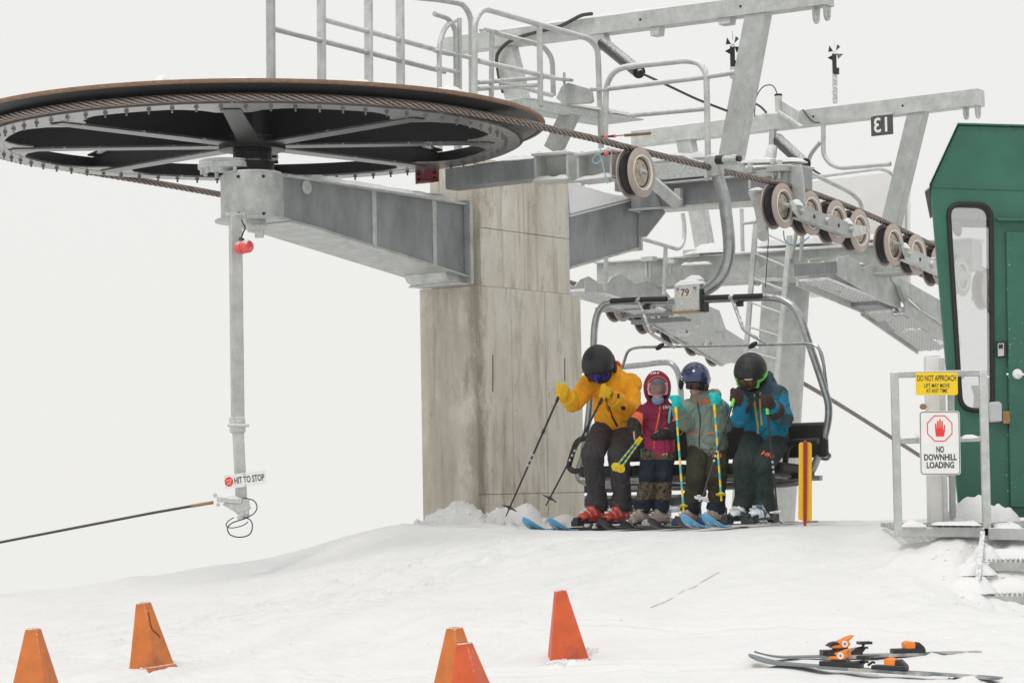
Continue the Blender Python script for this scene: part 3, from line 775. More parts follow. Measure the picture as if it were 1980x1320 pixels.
# ------------------------------------------------------------ sheaves
AXS = CX
def make_sheave(par, c, name='sheave'):
    """One grooved wheel, axle along CX; the near face looks towards +CX."""
    m = MB(); rr = .158
    m.lathe([(.10, -.045), (rr, -.045), (rr + .004, -.03), (rr - .012, 0), (rr + .004, .03), (rr, .045), (.10, .045)], c, AXS, 40, closed_prof=True)
    ty = m.build(name, 'rubber', par)
    ORG[ty.name] = ORG[par.name]
    for sg in (-1, 1):
        m = MB(); pr = [(.128, sg * .046), (.185, sg * .046), (.186, sg * .056), (.180, sg * .060), (.130, sg * .063)]
        m.lathe(pr, c, AXS, 48, closed_prof=True)
        if sg > 0: m.lathe([(.120, .05), (.133, .05), (.133, .067), (.125, .069), (.119, .060)], c, AXS, 48, closed_prof=True, mi=1)
        m.build('flange', ['sheave_rim', 'sheave_ring'], ty)
    m = MB(); m.lathe([(.0, .050), (.04, .052), (.06, .044), (.105, .042), (.122, .05), (.122, -.03), (.0, -.03)], c, AXS, 40)
    for k in range(6):
        a = k * math.pi / 3 + .3; x = AXS.orthogonal().normalized(); y = AXS.cross(x); q = c + (x * math.cos(a) + y * math.sin(a)) * .075
        m.cyl(q + AXS * .04, q + AXS * .05, .007, 6)
    m.build('web', 'sheave_web', ty)
    m = MB(); m.lathe([(0, .05), (.034, .05), (.034, .060), (.028, .064), (0, .064)], c, AXS, 20); m.lathe([(0, .064), (.017, .064), (.017, .086), (.011, .086), (.011, .10), (0, .10)], c, AXS, 6); m.build('axle_nut', 'galv_clean', ty)
    return ty
def copy_sheave(src, par, c, c0):
    d = V(c) - V(c0) - (ORG[par.name] - ORG['__sheave_home'])
    o = src.copy(); COL.objects.link(o); o.parent = par; o.location = V(d); ORG[o.name] = ORG[par.name]
    for ch in list(src.children): k = ch.copy(); COL.objects.link(k); k.parent = o
    return o

# the single sheave on its sprung arm next to the wheel
ga = thing('guide_sheave', 'single large grooved sheave on a bracket below the rope', 'sheave', PU(1236, 383, 0))
c_single = PU(1229, 335, 0)
sh0 = make_sheave(ga, c_single); ORG['__sheave_home'] = ORG[ga.name]
m = MB(); m.bar(PS(1216, 296, -1.10), PS(1216, 372, -1.10), .035, .10, RX); m.bar(PS(1196, 290, -1.06), PS(1196, 371, -1.06), .02, .08, RX); m.cyl(c_single - CX * .16, c_single - CX * .03, .03, 12)
m.build('bracket', 'galv', ga, bevel=.003)

def train(name, label, centres, bar_a, bar_b, u, tail_px=None, caps=()):
    """Wheels on a rocker; bar_a, bar_b the front rocker's ends in photo pixels."""
    cs = [PU(x, y, u) for x, y in centres]
    t = thing(name, label, 'sheave', (cs[0] + cs[-1]) / 2 - UZ * .2, 'sheave trains under the near rope')
    for c in cs: copy_sheave(sh0, t, c, c_single)
    a, b = PU(*bar_a, u + .135), PU(*bar_b, u + .135)
    m = MB(); m.bar(a, b, .012, .115); m.bar(a + UZ * .052 - CX * .03, b + UZ * .052 - CX * .03, .06, .012); m.bar(a - UZ * .052 - CX * .03, b - UZ * .052 - CX * .03, .06, .012)
    for f, big in ((.04, 0), (.28, 0), (.51, 1), (.73, 0), (.95, 0)):
        q = a.lerp(b, f)
        if f in (.28, .73): m.lathe([(0, .007), (.018, .007), (.018, .009), (0, .009)], q, CX, 16, mi=1)
        else: m.lathe([(0, .006), (.034 if big else .026, .006), (.03 if big else .022, .03), (.012, .036), (0, .036)], q, CX, 16)
    m.build('rocker_beam', ['galv', 'text_black'], t, bevel=.002)
    d = (b - a).normalized()
    for f, ci in ((0, 0), (1, len(cs) - 1)):
        e_ = a if f == 0 else b; sg = -1 if f == 0 else 1
        m = MB(); c = cs[ci] + CX * .115
        e2 = e_ - CX * .012
        m.prism([c - d * .03 + UZ * .03, c + d * .02 + UZ * .035, e2 - d * sg * .02 + UZ * .05, e2 - d * sg * .02 - UZ * .06, c - UZ * .03], CX * .012)
        m.cyl(c - CX * .03, c + CX * .022, .02, 10)
        m.build('yoke', 'galv_clean', t, bevel=.002)
    m = MB(); ce = (cs[0] + cs[-1]) / 2; dd = cs[-1] - cs[0]
    m.bar(cs[0] - CX * .13 - UZ * .02, cs[-1] - CX * .13 - UZ * .02, .02, .14)
    for c in cs: m.cyl(c - CX * .13, c - CX * .02, .022, 10)
    m.cyl(ce - CX * .30, ce + CX * .13, .03, 12)
    m.build('rear_beam', 'galv_dark', t, bevel=.003)
    m = MB()
    for f, w in caps: snow_pile(m, a.lerp(b, f) + UZ * .055 - CX * .02, w, .05, .055, f * 9, d)
    if caps: m.build('snow_cap', 'snow_cap', t)
    return t
train('sheave_train', 'four sheaves on a rocker just right of the chair hanger', [(1504, 399), (1558, 413), (1608, 430), (1652, 447)], (1543, 408), (1648, 446), 0, caps=((.02, .07), (.95, .06)))
train('sheave_train', 'sheaves on a rocker beside the green hut wall', [(1718, 474), (1763, 493), (1808, 514), (1850, 535)], (1751, 490), (1845, 531), 0, caps=((.02, .06),))
train('sheave_train', 'sheaves seen through the green hut window', [(1905, 561), (1945, 583), (1985, 606), (2025, 630)], (1933, 575), (2015, 622), 0)
# far run, wheels hanging below the return rope
cf = [(1195, 588), (1250, 612), (1300, 633), (1345, 655), (1385, 676)]
cs = [PU(x, y, -4.0) for x, y in cf]
t = thing('sheave_train', 'far row of sheaves under the distant catwalk', 'sheave', cs[2] - UZ * .2)
for c in cs: copy_sheave(sh0, t, c, c_single)
m = MB(); m.bar(cs[0] - CX * .12, cs[-1] - CX * .12, .02, .12); m.build('rear_beam', 'galv_dark', t)

# sensor arm from the beam across to the single sheave
sa = thing('sensor_arm', 'long square steel tube reaching under the wheel to the sheave bracket', 'steel arm', PS(950, 350, -1.18))
m = MB(); m.bar(PS(872, 348, -1.18), PS(1044, 328, -1.18), .16, .165); m.build('arm_tube', 'galv_dark', sa, bevel=.01)
for x0, x1 in ((1042, 1112), (1124, 1196)):
    m = MB(); a, b = PS(x0, 326, -1.18), PS(x1, 321 if x0 < 1100 else 317, -1.18)
    m.bar(a + UZ * .095, b + UZ * .095, .20, .02); m.bar(a - UZ * .105, b - UZ * .105, .20, .02)
    m.bar(a + RX * .06, b + RX * .06, .01, .19); 
    for e_ in (a + CX * .02, b - CX * .02): m.bar(e_ - UZ * .1, e_ + UZ * .09, .02, .16, RX)
    for f in (.15, .85):
        q = a.lerp(b, f); 
        for dz in (.12, -.14): m.cyl(q + UZ * dz - RX * .06, q + UZ * (dz + (.035 if dz < 0 else -.02)) - RX * .06, .018, 6)
    m.build('clamp_box', 'galv', sa, bevel=.003)
    m = MB(); snow_strip(m, a - UZ * .097 - RX * .06, b - UZ * .097 - RX * .06, .12, .05, x0); snow_strip(m, a + UZ * .104, b + UZ * .104, .17, .035, x0 + 1); m.build('snow_cap', 'snow_cap', sa)
m = MB(); snow_strip(m, PS(925, 320, -1.10), PS(1040, 306, -1.10), .15, .02, 6); m.build('snow_cap', 'snow_cap', sa)
for i, (x, y) in enumerate(((1172, 264), (1173, 297))):
    t = thing('pink_insulator', 'small pink insulator button above the rope' if i == 0 else 'small pink insulator button just below the rope', 'insulator', PS(x, y, -1.3))
    a, b = PS(x - 6, y + 1, -1.32), PS(x + 18, y - 1, -1.2)
    m = MB(); m.cyl(a, a.lerp(b, .3), .016, 12); m.build('cap', 'pink', t); m = MB(); m.cyl(a.lerp(b, .8), b, .012, 12, mi=0); m.build('end_button', 'pink', t)
    m = MB(); m.cyl(a.lerp(b, -.15), a.lerp(b, .12), .009, 10); m.cyl(a.lerp(b, .3), a.lerp(b, .8), .009, 10); m.build('stem', 'black_plastic', t)
    m = MB(); m.cyl(b, PS(x + 62, y - (5 if i == 0 else 8), -1.05), .004, 8); m.build('rod', 'rust_edge', t)
t = thing('cord_coil', 'pale blue cord looped and hanging from the sheave bracket', 'cord', PS(1168, 360, -1.32))
m = MB(); m.tube(spline([PS(x, y, -1.33) for x, y in ((1159, 276), (1161, 296), (1150, 302), (1146, 312), (1152, 316), (1162, 310), (1166, 300), (1160, 297), (1165, 315), (1169, 335), (1175, 355))], 6), .0045, 6); m.build('cord', 'cyan_rope', t)

# ------------------------------------------------------------ crossarms
def crossarm(name, label, s, px_a, px_b, h, w, mat_='galv_dark', u_end=None):
    a, b = PS(*px_a, s), PS(*px_b, s)
    t = thing(name, label, 'steel beam', (a + b) / 2 - UZ * h / 2)
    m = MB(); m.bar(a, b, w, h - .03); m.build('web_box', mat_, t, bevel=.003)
    for sg, nm in ((1, 'top_flange'), (-1, 'bottom_flange')):
        m = MB(); m.bar(a + UZ * sg * (h - .018) / 2, b + UZ * sg * (h - .018) / 2, w + .1, .018); m.build(nm, 'galv', t, bevel=.002)
    return t, a, b
c14, a, b = crossarm('crossarm', 'dark steel crossarm behind the chair hanger below the rope', 1.6, (1232, 378), (1560, 355), .30, .20)
m = MB(); m.bar(PS(1262, 334, 1.42), PS(1440, 318, 1.42), .02, .14); m.bar(PS(1262, 357, 1.42), PS(1430, 341, 1.42), .06, .015); m.build('cover_channel', 'galv_frost', c14, bevel=.003)
m = MB(); m.bar(PS(1262, 352, 1.35), PS(1312, 396, 1.35), .10, .055, RX); m.bar(PS(1312, 365, 1.40), PS(1312, 402, 1.40), .06, .05, RX); m.build('stiffener', 'galv', c14, bevel=.003)
m = MB(); q = PS(1238, 378, 1.5); m.prism([PS(1240, 360, 1.48), PS(1262, 360, 1.48), PS(1284, 412, 1.48), PS(1248, 458, 1.48), PS(1236, 458, 1.48)], RX * .02); m.build('gusset', 'galv_dark', c14)
m = MB()
m.bar(PS(1450, 338, 1.38), PS(1535, 330, 1.38), .03, .06); m.bar(PS(1520, 320, 1.3), PS(1520, 380, 1.3), .10, .16, RX)
m.prism([PS(1508, 325, 1.25), PS(1548, 318, 1.25), PS(1552, 345, 1.25), PS(1556, 395, 1.25), PS(1512, 395, 1.25)], RX * .03)
m.prism([PS(1446, 372, 1.1), PS(1480, 366, 1.1), PS(1482, 455, 1.1), PS(1468, 455, 1.1), PS(1458, 405, 1.1)], RX * .04)
m.cyl(PS(1476, 455, 1.08), PS(1476, 455, 1.0), .05, 16)
m.build('sheave_mount', 'galv', c14, bevel=.003)
for x, y0, y1 in ((1450, 318, 365), (1495, 310, 345), (1507, 312, 345)):
    m = MB(); m.cyl(PS(x, y0, 1.2), PS(x, y1, 1.2), .014, 8); m.cyl(PS(x, y0 - 2, 1.2), PS(x, y0 + 8, 1.2), .026, 6); m.build('bolt', 'galv_clean', c14)
m = MB(); m.bar(PS(1441, 331, 1.2), PS(1458, 329, 1.2), .08, .05); m.bar(PS(1487, 328, 1.2), PS(1524, 325, 1.2), .10, .05); m.build('clamp_plate', 'galv', c14, bevel=.003)
for p_, q_, s_, w_, h_ in (((1385, 318), (1555, 312), 1.5, .2, .06), ((1235, 318), (1385, 304), 1.6, .3, .10), ((1450, 368), (1476, 366), 1.05, .1, .05)):
    m = MB(); snow_strip(m, PS(*p_, s_), PS(*q_, s_), w_, h_, p_[0]); m.build('snow_cap', 'snow_cap', c14)

S13 = 4.74
c13, a, b = crossarm('crossarm', 'far grey crossarm bolted on top of the round steel tower', S13, (1165, 536), (1890, 492), .30, .22, 'galv')
for x, y in ((1250, 515), (1258, 515), (1297, 512)):
    m = MB(); m.cyl(PS(x, y - 12, S13 - .25), PS(x, y + 20, S13 - .25), .016, 8); m.build('bolt', 'galv_clean', c13)
m = MB(); m.bar(PS(1244, 502, S13 - .25), PS(1266, 500, S13 - .25), .1, .05); m.bar(PS(1290, 507, S13 - .25), PS(1308, 506, S13 - .25), .1, .04); m.bar(PS(1330, 492, S13 - .1), PS(1362, 490, S13 - .1), .2, .08); m.build('clamp_plate', 'galv', c13, bevel=.003)
m = MB(); snow_pile(m, PS(1372, 489, S13 - .1), .25, .16, .10, 4, CX); m.build('snow_cap', 'snow_cap', c13)
for p_, q_, s_, w_, h_ in (((1465, 478), (1610, 470), S13, .34, .14), ((1320, 512), (1375, 509), S13 - .25, .12, .05), ((1620, 470), (1720, 462), S13, .3, .1)):
    m = MB(); snow_strip(m, PS(*p_, s_), PS(*q_, s_), w_, h_, p_[0]); m.build('snow_cap', 'snow_cap', c13)
m = MB(); m.prism([PS(1468, 498, S13 - .35), PS(1540, 494, S13 - .35), PS(1540, 512, S13 - .35), PS(1520, 507, S13 - .35), PS(1500, 518, S13 - .35), PS(1480, 508, S13 - .35), PS(1468, 520, S13 - .35)], RX * .012); m.build('kick_plate', 'galv', c13)

# round tower with flange, leaning with the line
tw = thing('steel_tower', 'round grey steel tower standing behind the loaded chair', 'tower', PS(1480, 1010, S13))
top = PS(1520, 548, S13); bt = PS(1489, 1035, S13); ax = (top - bt).normalized()
m = MB(); m.cyl(bt - ax * .8, top, .235, 40); m.build('tower_tube', 'galv', tw)
m = MB(); m.lathe([(0, 0), (.39, 0), (.39, .035), (0, .035)], top, ax, 12)
for k in range(12):
    an = k * math.pi / 6 + .2; x = ax.orthogonal().normalized(); y = ax.cross(x); q = top + (x * math.cos(an) + y * math.sin(an)) * .32
    m.cyl(q - ax * .035, q, .026, 6)
m.build('flange', 'galv_clean', tw, bevel=.002)
m = MB(); m.obox(PS(1505, 552, S13 - .32), CX * .07, RX * .02, UZ * .06); m.build('junction_box', 'galv', tw, bevel=.003)
ld = thing('tower_ladder', 'narrow steel ladder fixed to the round tower', 'ladder', PS(1430, 900, S13 - .35))
la, lb = [PS(1462, 425, S13 - .4), PS(1418, 1005, S13 - .4)], [PS(1527, 455, S13 - .4), PS(1478, 1005, S13 - .4)]
for q in (la, lb): m = MB(); m.bar(q[0], q[1], .05, .03, RX); m.build('stile', 'galv', ld, bevel=.003)
for k in range(12):
    f = .03 + k / 12.3; m = MB(); m.cyl(la[0].lerp(la[1], f), lb[0].lerp(lb[1], f), .011, 8); m.build('rung', 'galv', ld)

# ------------------------------------------------------------ lifting frames
def frame(name, label, s, bl, br_, hb, legs, hook_px, wleg=.17):
    a, b = PS(*bl, s), PS(*br_, s)
    t = thing(name, label, 'lifting frame', (PS(*legs[0][1], s) + PS(*legs[1][1], s)) / 2)
    m = MB(); m.bar(a, b, .16, hb)
    for f in (.35, .55, .8): m.lathe([(0, 0), (.012, 0), (.012, .002), (0, .002)], a.lerp(b, f) - RX * .0815, -RX, 10, mi=1)
    m.build('top_beam', ['galv', 'text_black'], t, bevel=.01)
    for p, q in legs:
        p, q = PS(*p, s), PS(*q, s)
        m = MB(); d = (q - p).normalized(); sd = d.cross(RX).normalized()
        m.bar(p, q, .13, wleg, sd); m.build('leg', 'galv', t, bevel=.008)
    for x, y in hook_px:
        c = PS(x, y, s)
        out = [(0, .10), (.05, .09), (.06, .02), (.05, -.08), (.03, -.11), (0, -.12), (-.03, -.11), (-.05, -.08), (-.06, .02), (-.05, .09)]
        inn = [(0, -.03), (.012, -.035), (.018, -.045), (.018, -.075), (.012, -.09), (0, -.093), (-.012, -.09), (-.018, -.075), (-.018, -.045), (-.012, -.035)]
        m = MB(); m.ring_plate([c + RX * x_ + UZ * z for x_, z in out], [c + RX * x_ + UZ * z for x_, z in inn], CX * .018); m.build('lifting_lug', 'galv_clean', t, bevel=.002)
    m = MB(); snow_strip(m, a.lerp(b, .02) + UZ * hb / 2, a.lerp(b, .62) + UZ * hb / 2, .15, .045, s); m.build('snow_cap', 'snow_cap', t)
    return t
f14 = frame('lifting_frame', 'larger lifting frame with splayed legs rising behind the rope', 1.72, (858, 92), (1604, -6), .15, (((975, 82), (1012, 235)), ((1470, 10), (1412, 320))), ((1576, 20), (1597, 14)), .20)
for x, y, w in ((1265, 58, .09), (1400, 36, .12)):
    m = MB(); q = PS(x, y, 1.66); m.prism([q + CX * a_ + UZ * b_ for a_, b_ in ((-w / 1.6, .05), (w / 1.6, .05), (w / 2.2, -.05), (-w / 2.2, -.05))], RX * .10); m.build('tab', 'galv_frost', f14, bevel=.004)
m = MB(); m.obox(PS(1433, 58, 1.72) + CX * .085, CX * .003, RX * .04, UZ * .03); m.build('reflector', 'white_paint', f14)
f13 = frame('lifting_frame', 'smaller far lifting frame carrying the number thirteen plate', S13, (1228, 270), (1897, 189), .155, (((1325, 262), (1366, 495)), ((1778, 208), (1722, 440))), ((1866, 208), (1889, 206)))
f13.children[1].data  # legs follow
m = MB(); m.obox(PS(1728, 500, S13 - .02), CX * .13, RX * .1, UZ * .02); m.obox(PS(1364, 492, S13 - .02), CX * .12, RX * .1, UZ * .02); m.build('foot_plate', 'galv', f13, bevel=.003)
# number plate seen from behind
np_ = thing('number_plate', 'dark speckled plate reading a mirrored 13 below the far frame', 'sign', PS(1705, 262, S13 - .1))
c = PS(1705.5, 243, S13 - .1); k = c.y / F
m = MB(); m.obox(c, CX * 23.5 * k, UZ * 19 * k, RX * .003); m.build('plate', 'plate_grey', np_)
m = MB(); put_text(m, '13', 40 * k, c - RX * .0042 - CX * .002, -CX, UZ, .95, .0035, 0, 0, 1.0); m.build('numerals', 'white_paint', np_)
m = MB(); m.bar(PS(1688, 223, S13 - .09), PS(1727, 219, S13 - .09), .03, .02); m.build('hanger_strip', 'galv_frost', np_)
# pipe rails hung from the far frame
def rail(name, label, tubes, plane, r=.022, group=None, mat_='galv', cat='railing'):
    def pt(x, y): return PU(x, y, plane[1]) if plane[0] == 'u' else PS(x, y, plane[1])
    allp = [pt(*p) for t_, _ in tubes for p in t_]
    c = sum(allp, V()) / len(allp); c.z = min(p.z for p in allp)
    o = thing(name, label, cat, c, group)
    for pts, kind in tubes:
        q = [pt(*p) for p in pts]
        m_ = MB(); rr = r * (.85 if kind == 'rail' else 1)
        if kind == 'flatpost': m_.bar(q[0], q[-1], .07, .03, RX)
        else: m_.tube(fillet(q, .16, 6) if len(q) > 2 else q, rr, 10)
        m_.build('post' if kind == 'flatpost' else kind, mat_, o)
    return o
rail('pipe_rail', 'bent pipe rail hanging under the far frame beside the 13 plate', [([(1592, 236), (1592, 300), (1606, 318), (1625, 325), (1722, 317)], 'loop'), ([(1586, 275), (1566, 300), (1560, 328)], 'rail')], ('s', S13 - .12), .024)
rail('pipe_rail', 'sloping pipe handrail in front of the white board', [([(1560, 332), (1590, 345), (1645, 372), (1664, 390), (1668, 412)], 'loop'), ([(1562, 344), (1700, 326), (1716, 330), (1726, 338)], 'rail')], ('u', -.55), .020)
rail('pipe_rail', 'low pipe handrail curving below the link beam', [([(1320, 412), (1324, 440), (1322, 470), (1312, 482), (1236, 460)], 'loop'), ([(1287, 478), (1284, 570)], 'post'), ([(1172, 500), (1170, 560)], 'post')], ('u', -2.9), .022)
rail('pipe_rail', 'upright ladder rails between the chair hanger and sheaves', [([(1434, 404), (1436, 486)], 'post'), ([(1436, 432), (1462, 429)], 'rail'), ([(1540, 448), (1530, 500)], 'post'), ([(1552, 450), (1548, 505)], 'post')], ('s', S13 - .6), .02)
# wind vanes on the frames
def vane(label, px, y0, y1, s):
    t = thing('wind_vane', label, 'wind sensor', PS(px, y1, s))
    if y1 - y0 > 60:
        m = MB(); m.cyl(PS(px + 1, y1, s), PS(px, y0 + 55, s), .024, 12); m.tube(spline([PS(px + (5 if i % 2 else -5), y1 - 8 - i * 7, s - .02) for i in range(7)], 4), .006, 6); m.build('mast', 'galv_frost', t)
    m = MB(); m.cyl(PS(px, y0 + 60, s), PS(px - 1, y0 + 16, s), .022, 12); m.cyl(PS(px + 3, y0 + 56, s), PS(px + 3, y0 + 44, s), .03, 12); m.build('sensor_body', 'black_plastic', t)
    for k in range(4):
        a = R(45 + 90 * k + 8); c = PS(px, y0 + 14, s); d = CX * math.cos(a) + UZ * math.sin(a); e2 = -CX * math.sin(a) + UZ * math.cos(a)
        m = MB(); tw_ = RX * .02
        m.prism([c + d * .022, c + d * .078 + e2 * .034 + tw_, c + d * .08 - e2 * .03 - tw_], RX * .004); m.build('blade', 'black_plastic', t)
    m = MB(); m.cyl(PS(px, y0 + 14, s - .03), PS(px, y0 + 14, s + .05), .016, 12); m.cyl(PS(px, y0 + 4, s), PS(px - 1, y0 - 14, s), .004, 6); m.build('hub', 'white_paint', t)
    return t
vane('propeller wind sensor standing on a short mast on the far frame', 1614, 88, 200, S13)
vane('propeller wind sensor clamped to the slanted frame leg', 1417, 74, 120, 1.9)
m = MB(); m.bar(PS(1425, 130, 1.8), PS(1425, 152, 1.8), .10, .08, RX); m.build('vane_clamp', 'galv_frost', f14)
# black line dampers with their cables
def damper(label, a, b, s, end, r):
    t = thing('cable_damper', label, 'cable damper', PS(*b, s))
    p, q = PS(*a, s), PS(*b, s - .55)
    m = MB(); m.cyl(p, q, r, 24); m.lathe([(0, 0), (r * .6, .01), (r * .6, .05), (0, .055)], q, (q - p), 16); m.build('barrel', 'black_barrel', t)
    m = MB(); m.tube(spline([q] + [PS(*e_, s - .6 + .3 * i) for i, e_ in enumerate(end)], 6), .011, 8); m.build('cable', 'rope_dark', t)
    return t
damper('long black cylinder hung from the larger frame with its cable', (1166, 84), (1236, 140), 1.7, ((1290, 165), (1350, 193), (1415, 218)), .056)
damper('black cylinder hung from the far frame behind the rope', (1504, 270), (1556, 318), S13, ((1568, 326), (1590, 340)), .062)
m = MB(); m.bar(PS(1160, 66, 1.7), PS(1168, 92, 1.7), .12, .10, RX); m.build('hanger_plate', 'galv', f14, bevel=.003)
m = MB(); m.bar(PS(1495, 240, S13 - .05), PS(1492, 320, S13 - .05), .06, .05, RX); m.build('hanger_plate', 'galv', f13, bevel=.003)
m = MB(); a = PS(1505, 186, S13 - .12); m.cyl(PS(1506, 215, S13 - .12), a, .036, 12); m.cyl(a, a + UZ * .02, .039, 12, mi=1); m.bar(PS(1512, 206, S13 - .12), PS(1545, 226, S13 - .4), .015, .11); m.bar(PS(1506, 216, S13 - .15), PS(1550, 246, S13 - .45), .03, .03); m.build('spool_bracket', ['galv', 'text_black'], f13, bevel=.002)
for lab, pts, r in (('thin black wire arching beside the spool bracket', ((1459, 226), (1462, 190), (1476, 168), (1494, 166), (1503, 182)), .006), ('black wire draped across the far frame beam', ((1552, 212), (1562, 225), (1572, 235), (1584, 238)), .007), ('thick black cable sagging to the far frame', ((1455, 198), (1470, 206), (1482, 218)), .012)):
    m = MB(); m.tube(spline([PS(x, y, S13 - .1) for x, y in pts], 6), r, 6); tag(m.build('loose_wire', 'rope_dark'), lab, 'wire')
m = MB(); m.tube(spline([PS(x, y, 1.6) for x, y in ((960, 125), (962, 105), (980, 84), (1005, 72), (1040, 62), (1080, 52), (1105, 40), (1125, 30), (1145, 27))], 6), .017, 8); m.tube(spline([PS(x, y, 1.62) for x, y in ((960, 125), (964, 150), (972, 180))], 6), .011, 8)
tag(m.build('power_cable', 'rope_dark'), 'thick black cable bent over the top of the larger frame', 'cable')
m = MB(); q = [PS(x, y, S13 - .3) for x, y in ((1490, 278), (1500, 282), (1499, 300), (1494, 322), (1488, 318), (1484, 322), (1473, 317), (1478, 303))]; 
m.prism(q, RX * .03); m.ell(PS(1489, 300, S13 - .32), CX * .05, RX * .03, UZ * .10, 12, 8); tag(m.build('plastic_bag', 'foil'), 'crumpled clear plastic bag tied below the far frame', 'bag')
m = MB(); m.tube(spline([PS(x, y, 1.3) for x, y in ((1515, 446), (1517, 462), (1525, 472), (1535, 474), (1550, 469), (1565, 458))], 6), .006, 6); tag(m.build('blue_cord', 'cyan_rope'), 'blue cord drooping beneath the four sheaves', 'cord')
m = MB(); m.cyl(PS(1486, 460, 1.1), PS(1480, 555, 1.1), .004, 6); tag(m.build('thin_wire', 'rope_dark'), 'thin wire hanging straight down below the first sheave', 'wire')
# white board behind the sheaves
wb = thing('white_board', 'large plain white board standing behind the near sheaves', 'board', PS(1660, 600, 5.6))
m = MB(); m.prism([PS(x, y, 5.6) for x, y in ((1562, 352), (1728, 332), (1756, 338), (1757, 560), (1565, 575))], RX * .05); m.build('panel', 'board_white', wb)
m = MB(); m.bar(PS(1752, 345, 5.55), PS(1752, 520, 5.55), .015, .02, RX); m.build('edge_strip', 'galv', wb)
m = MB(); m.bar(PS(1600, 540, 5.5), PS(1735, 532, 5.5), .06, .08); m.bar(PS(1665, 470, 5.3), PS(1665, 550, 5.3), .06, .06, RX); m.build('support', 'galv', wb)

# ------------------------------------------------------------ walkway railings over the wheel
rail('walkway_railing', 'tall railing of square posts beyond the left part of the wheel', [([(523, -30), (525, 300)], 'flatpost'), ([(621, -30), (623, 300)], 'flatpost'), ([(712, -30), (714, 300)], 'flatpost'), ([(773, -30), (776, 300)], 'flatpost'),
     ([(525, 55), (625, 80), (860, 139)], 'rail'), ([(622, 37), (860, 101)], 'rail'), ([(775, -8), (855, 0), (896, 8), (911, 34), (913, 300)], 'loop')], ('u', -2.6), .026, 'walkway railings')
rail('walkway_railing', 'small looped gate railing in the gap between two long railings', [([(840, 27), (868, 36), (881, 58), (883, 300)], 'loop'), ([(851, 300), (849, 84), (862, 50), (880, 40)], 'loop'), ([(888, 36), (889, 300)], 'post'), ([(840, 98), (911, 112)], 'rail'), ([(845, 131), (886, 140)], 'rail')], ('u', -2.35), .022, 'walkway railings')
rail('walkway_railing', 'long rounded railing right of the gap above the wheel rim', [([(917, 300), (918, 40), (934, 16), (1038, 46), (1141, 76), (1156, 96), (1163, 300)], 'loop'), ([(1043, 50), (1045, 205)], 'post'), ([(925, 118), (1074, 152)], 'rail')], ('u', -1.75), .026, 'walkway railings')
rail('walkway_railing', 'inner rounded railing behind the wheel rim near the black cable', [([(949, 300), (951, 57), (964, 66), (1050, 89), (1068, 112), (1070, 185)], 'loop'), ([(930, 60), (934, 56), (951, 60)], 'rail'), ([(962, 157), (1068, 185)], 'rail'), ([(925, 160), (1050, 150)], 'rail'), ([(925, 172), (1040, 165)], 'rail')], ('u', -2.6), .024, 'walkway railings')
rail('walkway_railing', 'rounded railing across the end of the walkway behind the hanger', [([(1170, 268), (1172, 165), (1186, 139), (1206, 130), (1328, 117), (1353, 122), (1366, 142), (1369, 310)], 'loop'), ([(1174, 172), (1358, 150), (1422, 140)], 'rail'), ([(1220, 223), (1365, 210)], 'rail')], ('s', .9), .026, 'walkway railings')
wk = thing('walkway_plate', 'narrow galvanized walkway plate behind the right rim of the wheel', 'walkway', PU(1110, 225, -1.75))
m = MB(); m.prism([PU(x, y, -1.75) for x, y in ((1010, 190), (1030, 189), (1165, 216), (1245, 231), (1165, 228), (1075, 220), (1012, 204))], CX * -.05); m.prism([PU(1010, 189, -1.75), PU(1245, 230, -1.75), PU(1245, 230, -1.75) - CX * .5, PU(1010, 189, -1.75) - CX * .5], UZ * -.012); m.build('deck', 'galv_frost', wk, bevel=.003)
m = MB(); m.prism([PS(x, y, .6) for x, y in ((1075, 190), (1085, 168), (1098, 160), (1142, 172), (1146, 196), (1140, 200), (1090, 202))], RX * .03)
for x, y0, y1 in ((1091, 140, 178), (1158, 160, 192)): m.cyl(PS(x, y0, .55), PS(x, y1, .55), .012, 8); m.bar(PS(x - 14, y0 + 13, .55), PS(x + 14, y0 + 15, .55), .06, .025)
m.build('jack_bracket', 'galv', wk, bevel=.003)
m = MB(); m.bar(PS(1105, 215, .7), PS(1070, 290, .7), .12, .14, RX); m.build('brace', 'galv', wk, bevel=.004)
m = MB(); snow_strip(m, PU(1080, 204, -1.85), PU(1165, 218, -1.85), .25, .05, 2); snow_strip(m, PU(1165, 218, -1.85), PU(1215, 227, -1.85), .2, .06, 4); m.build('snow_cap', 'snow_cap', wk)
# jacking beam stub and little details under the far frame's left end
m = MB(); m.cyl(PS(1208, 262, 1.3), PS(1258, 258, 1.3), .013, 10); tag(m.build('steel_rod', 'rust_edge'), 'short rusty rod end poking out behind the rope', 'rod')

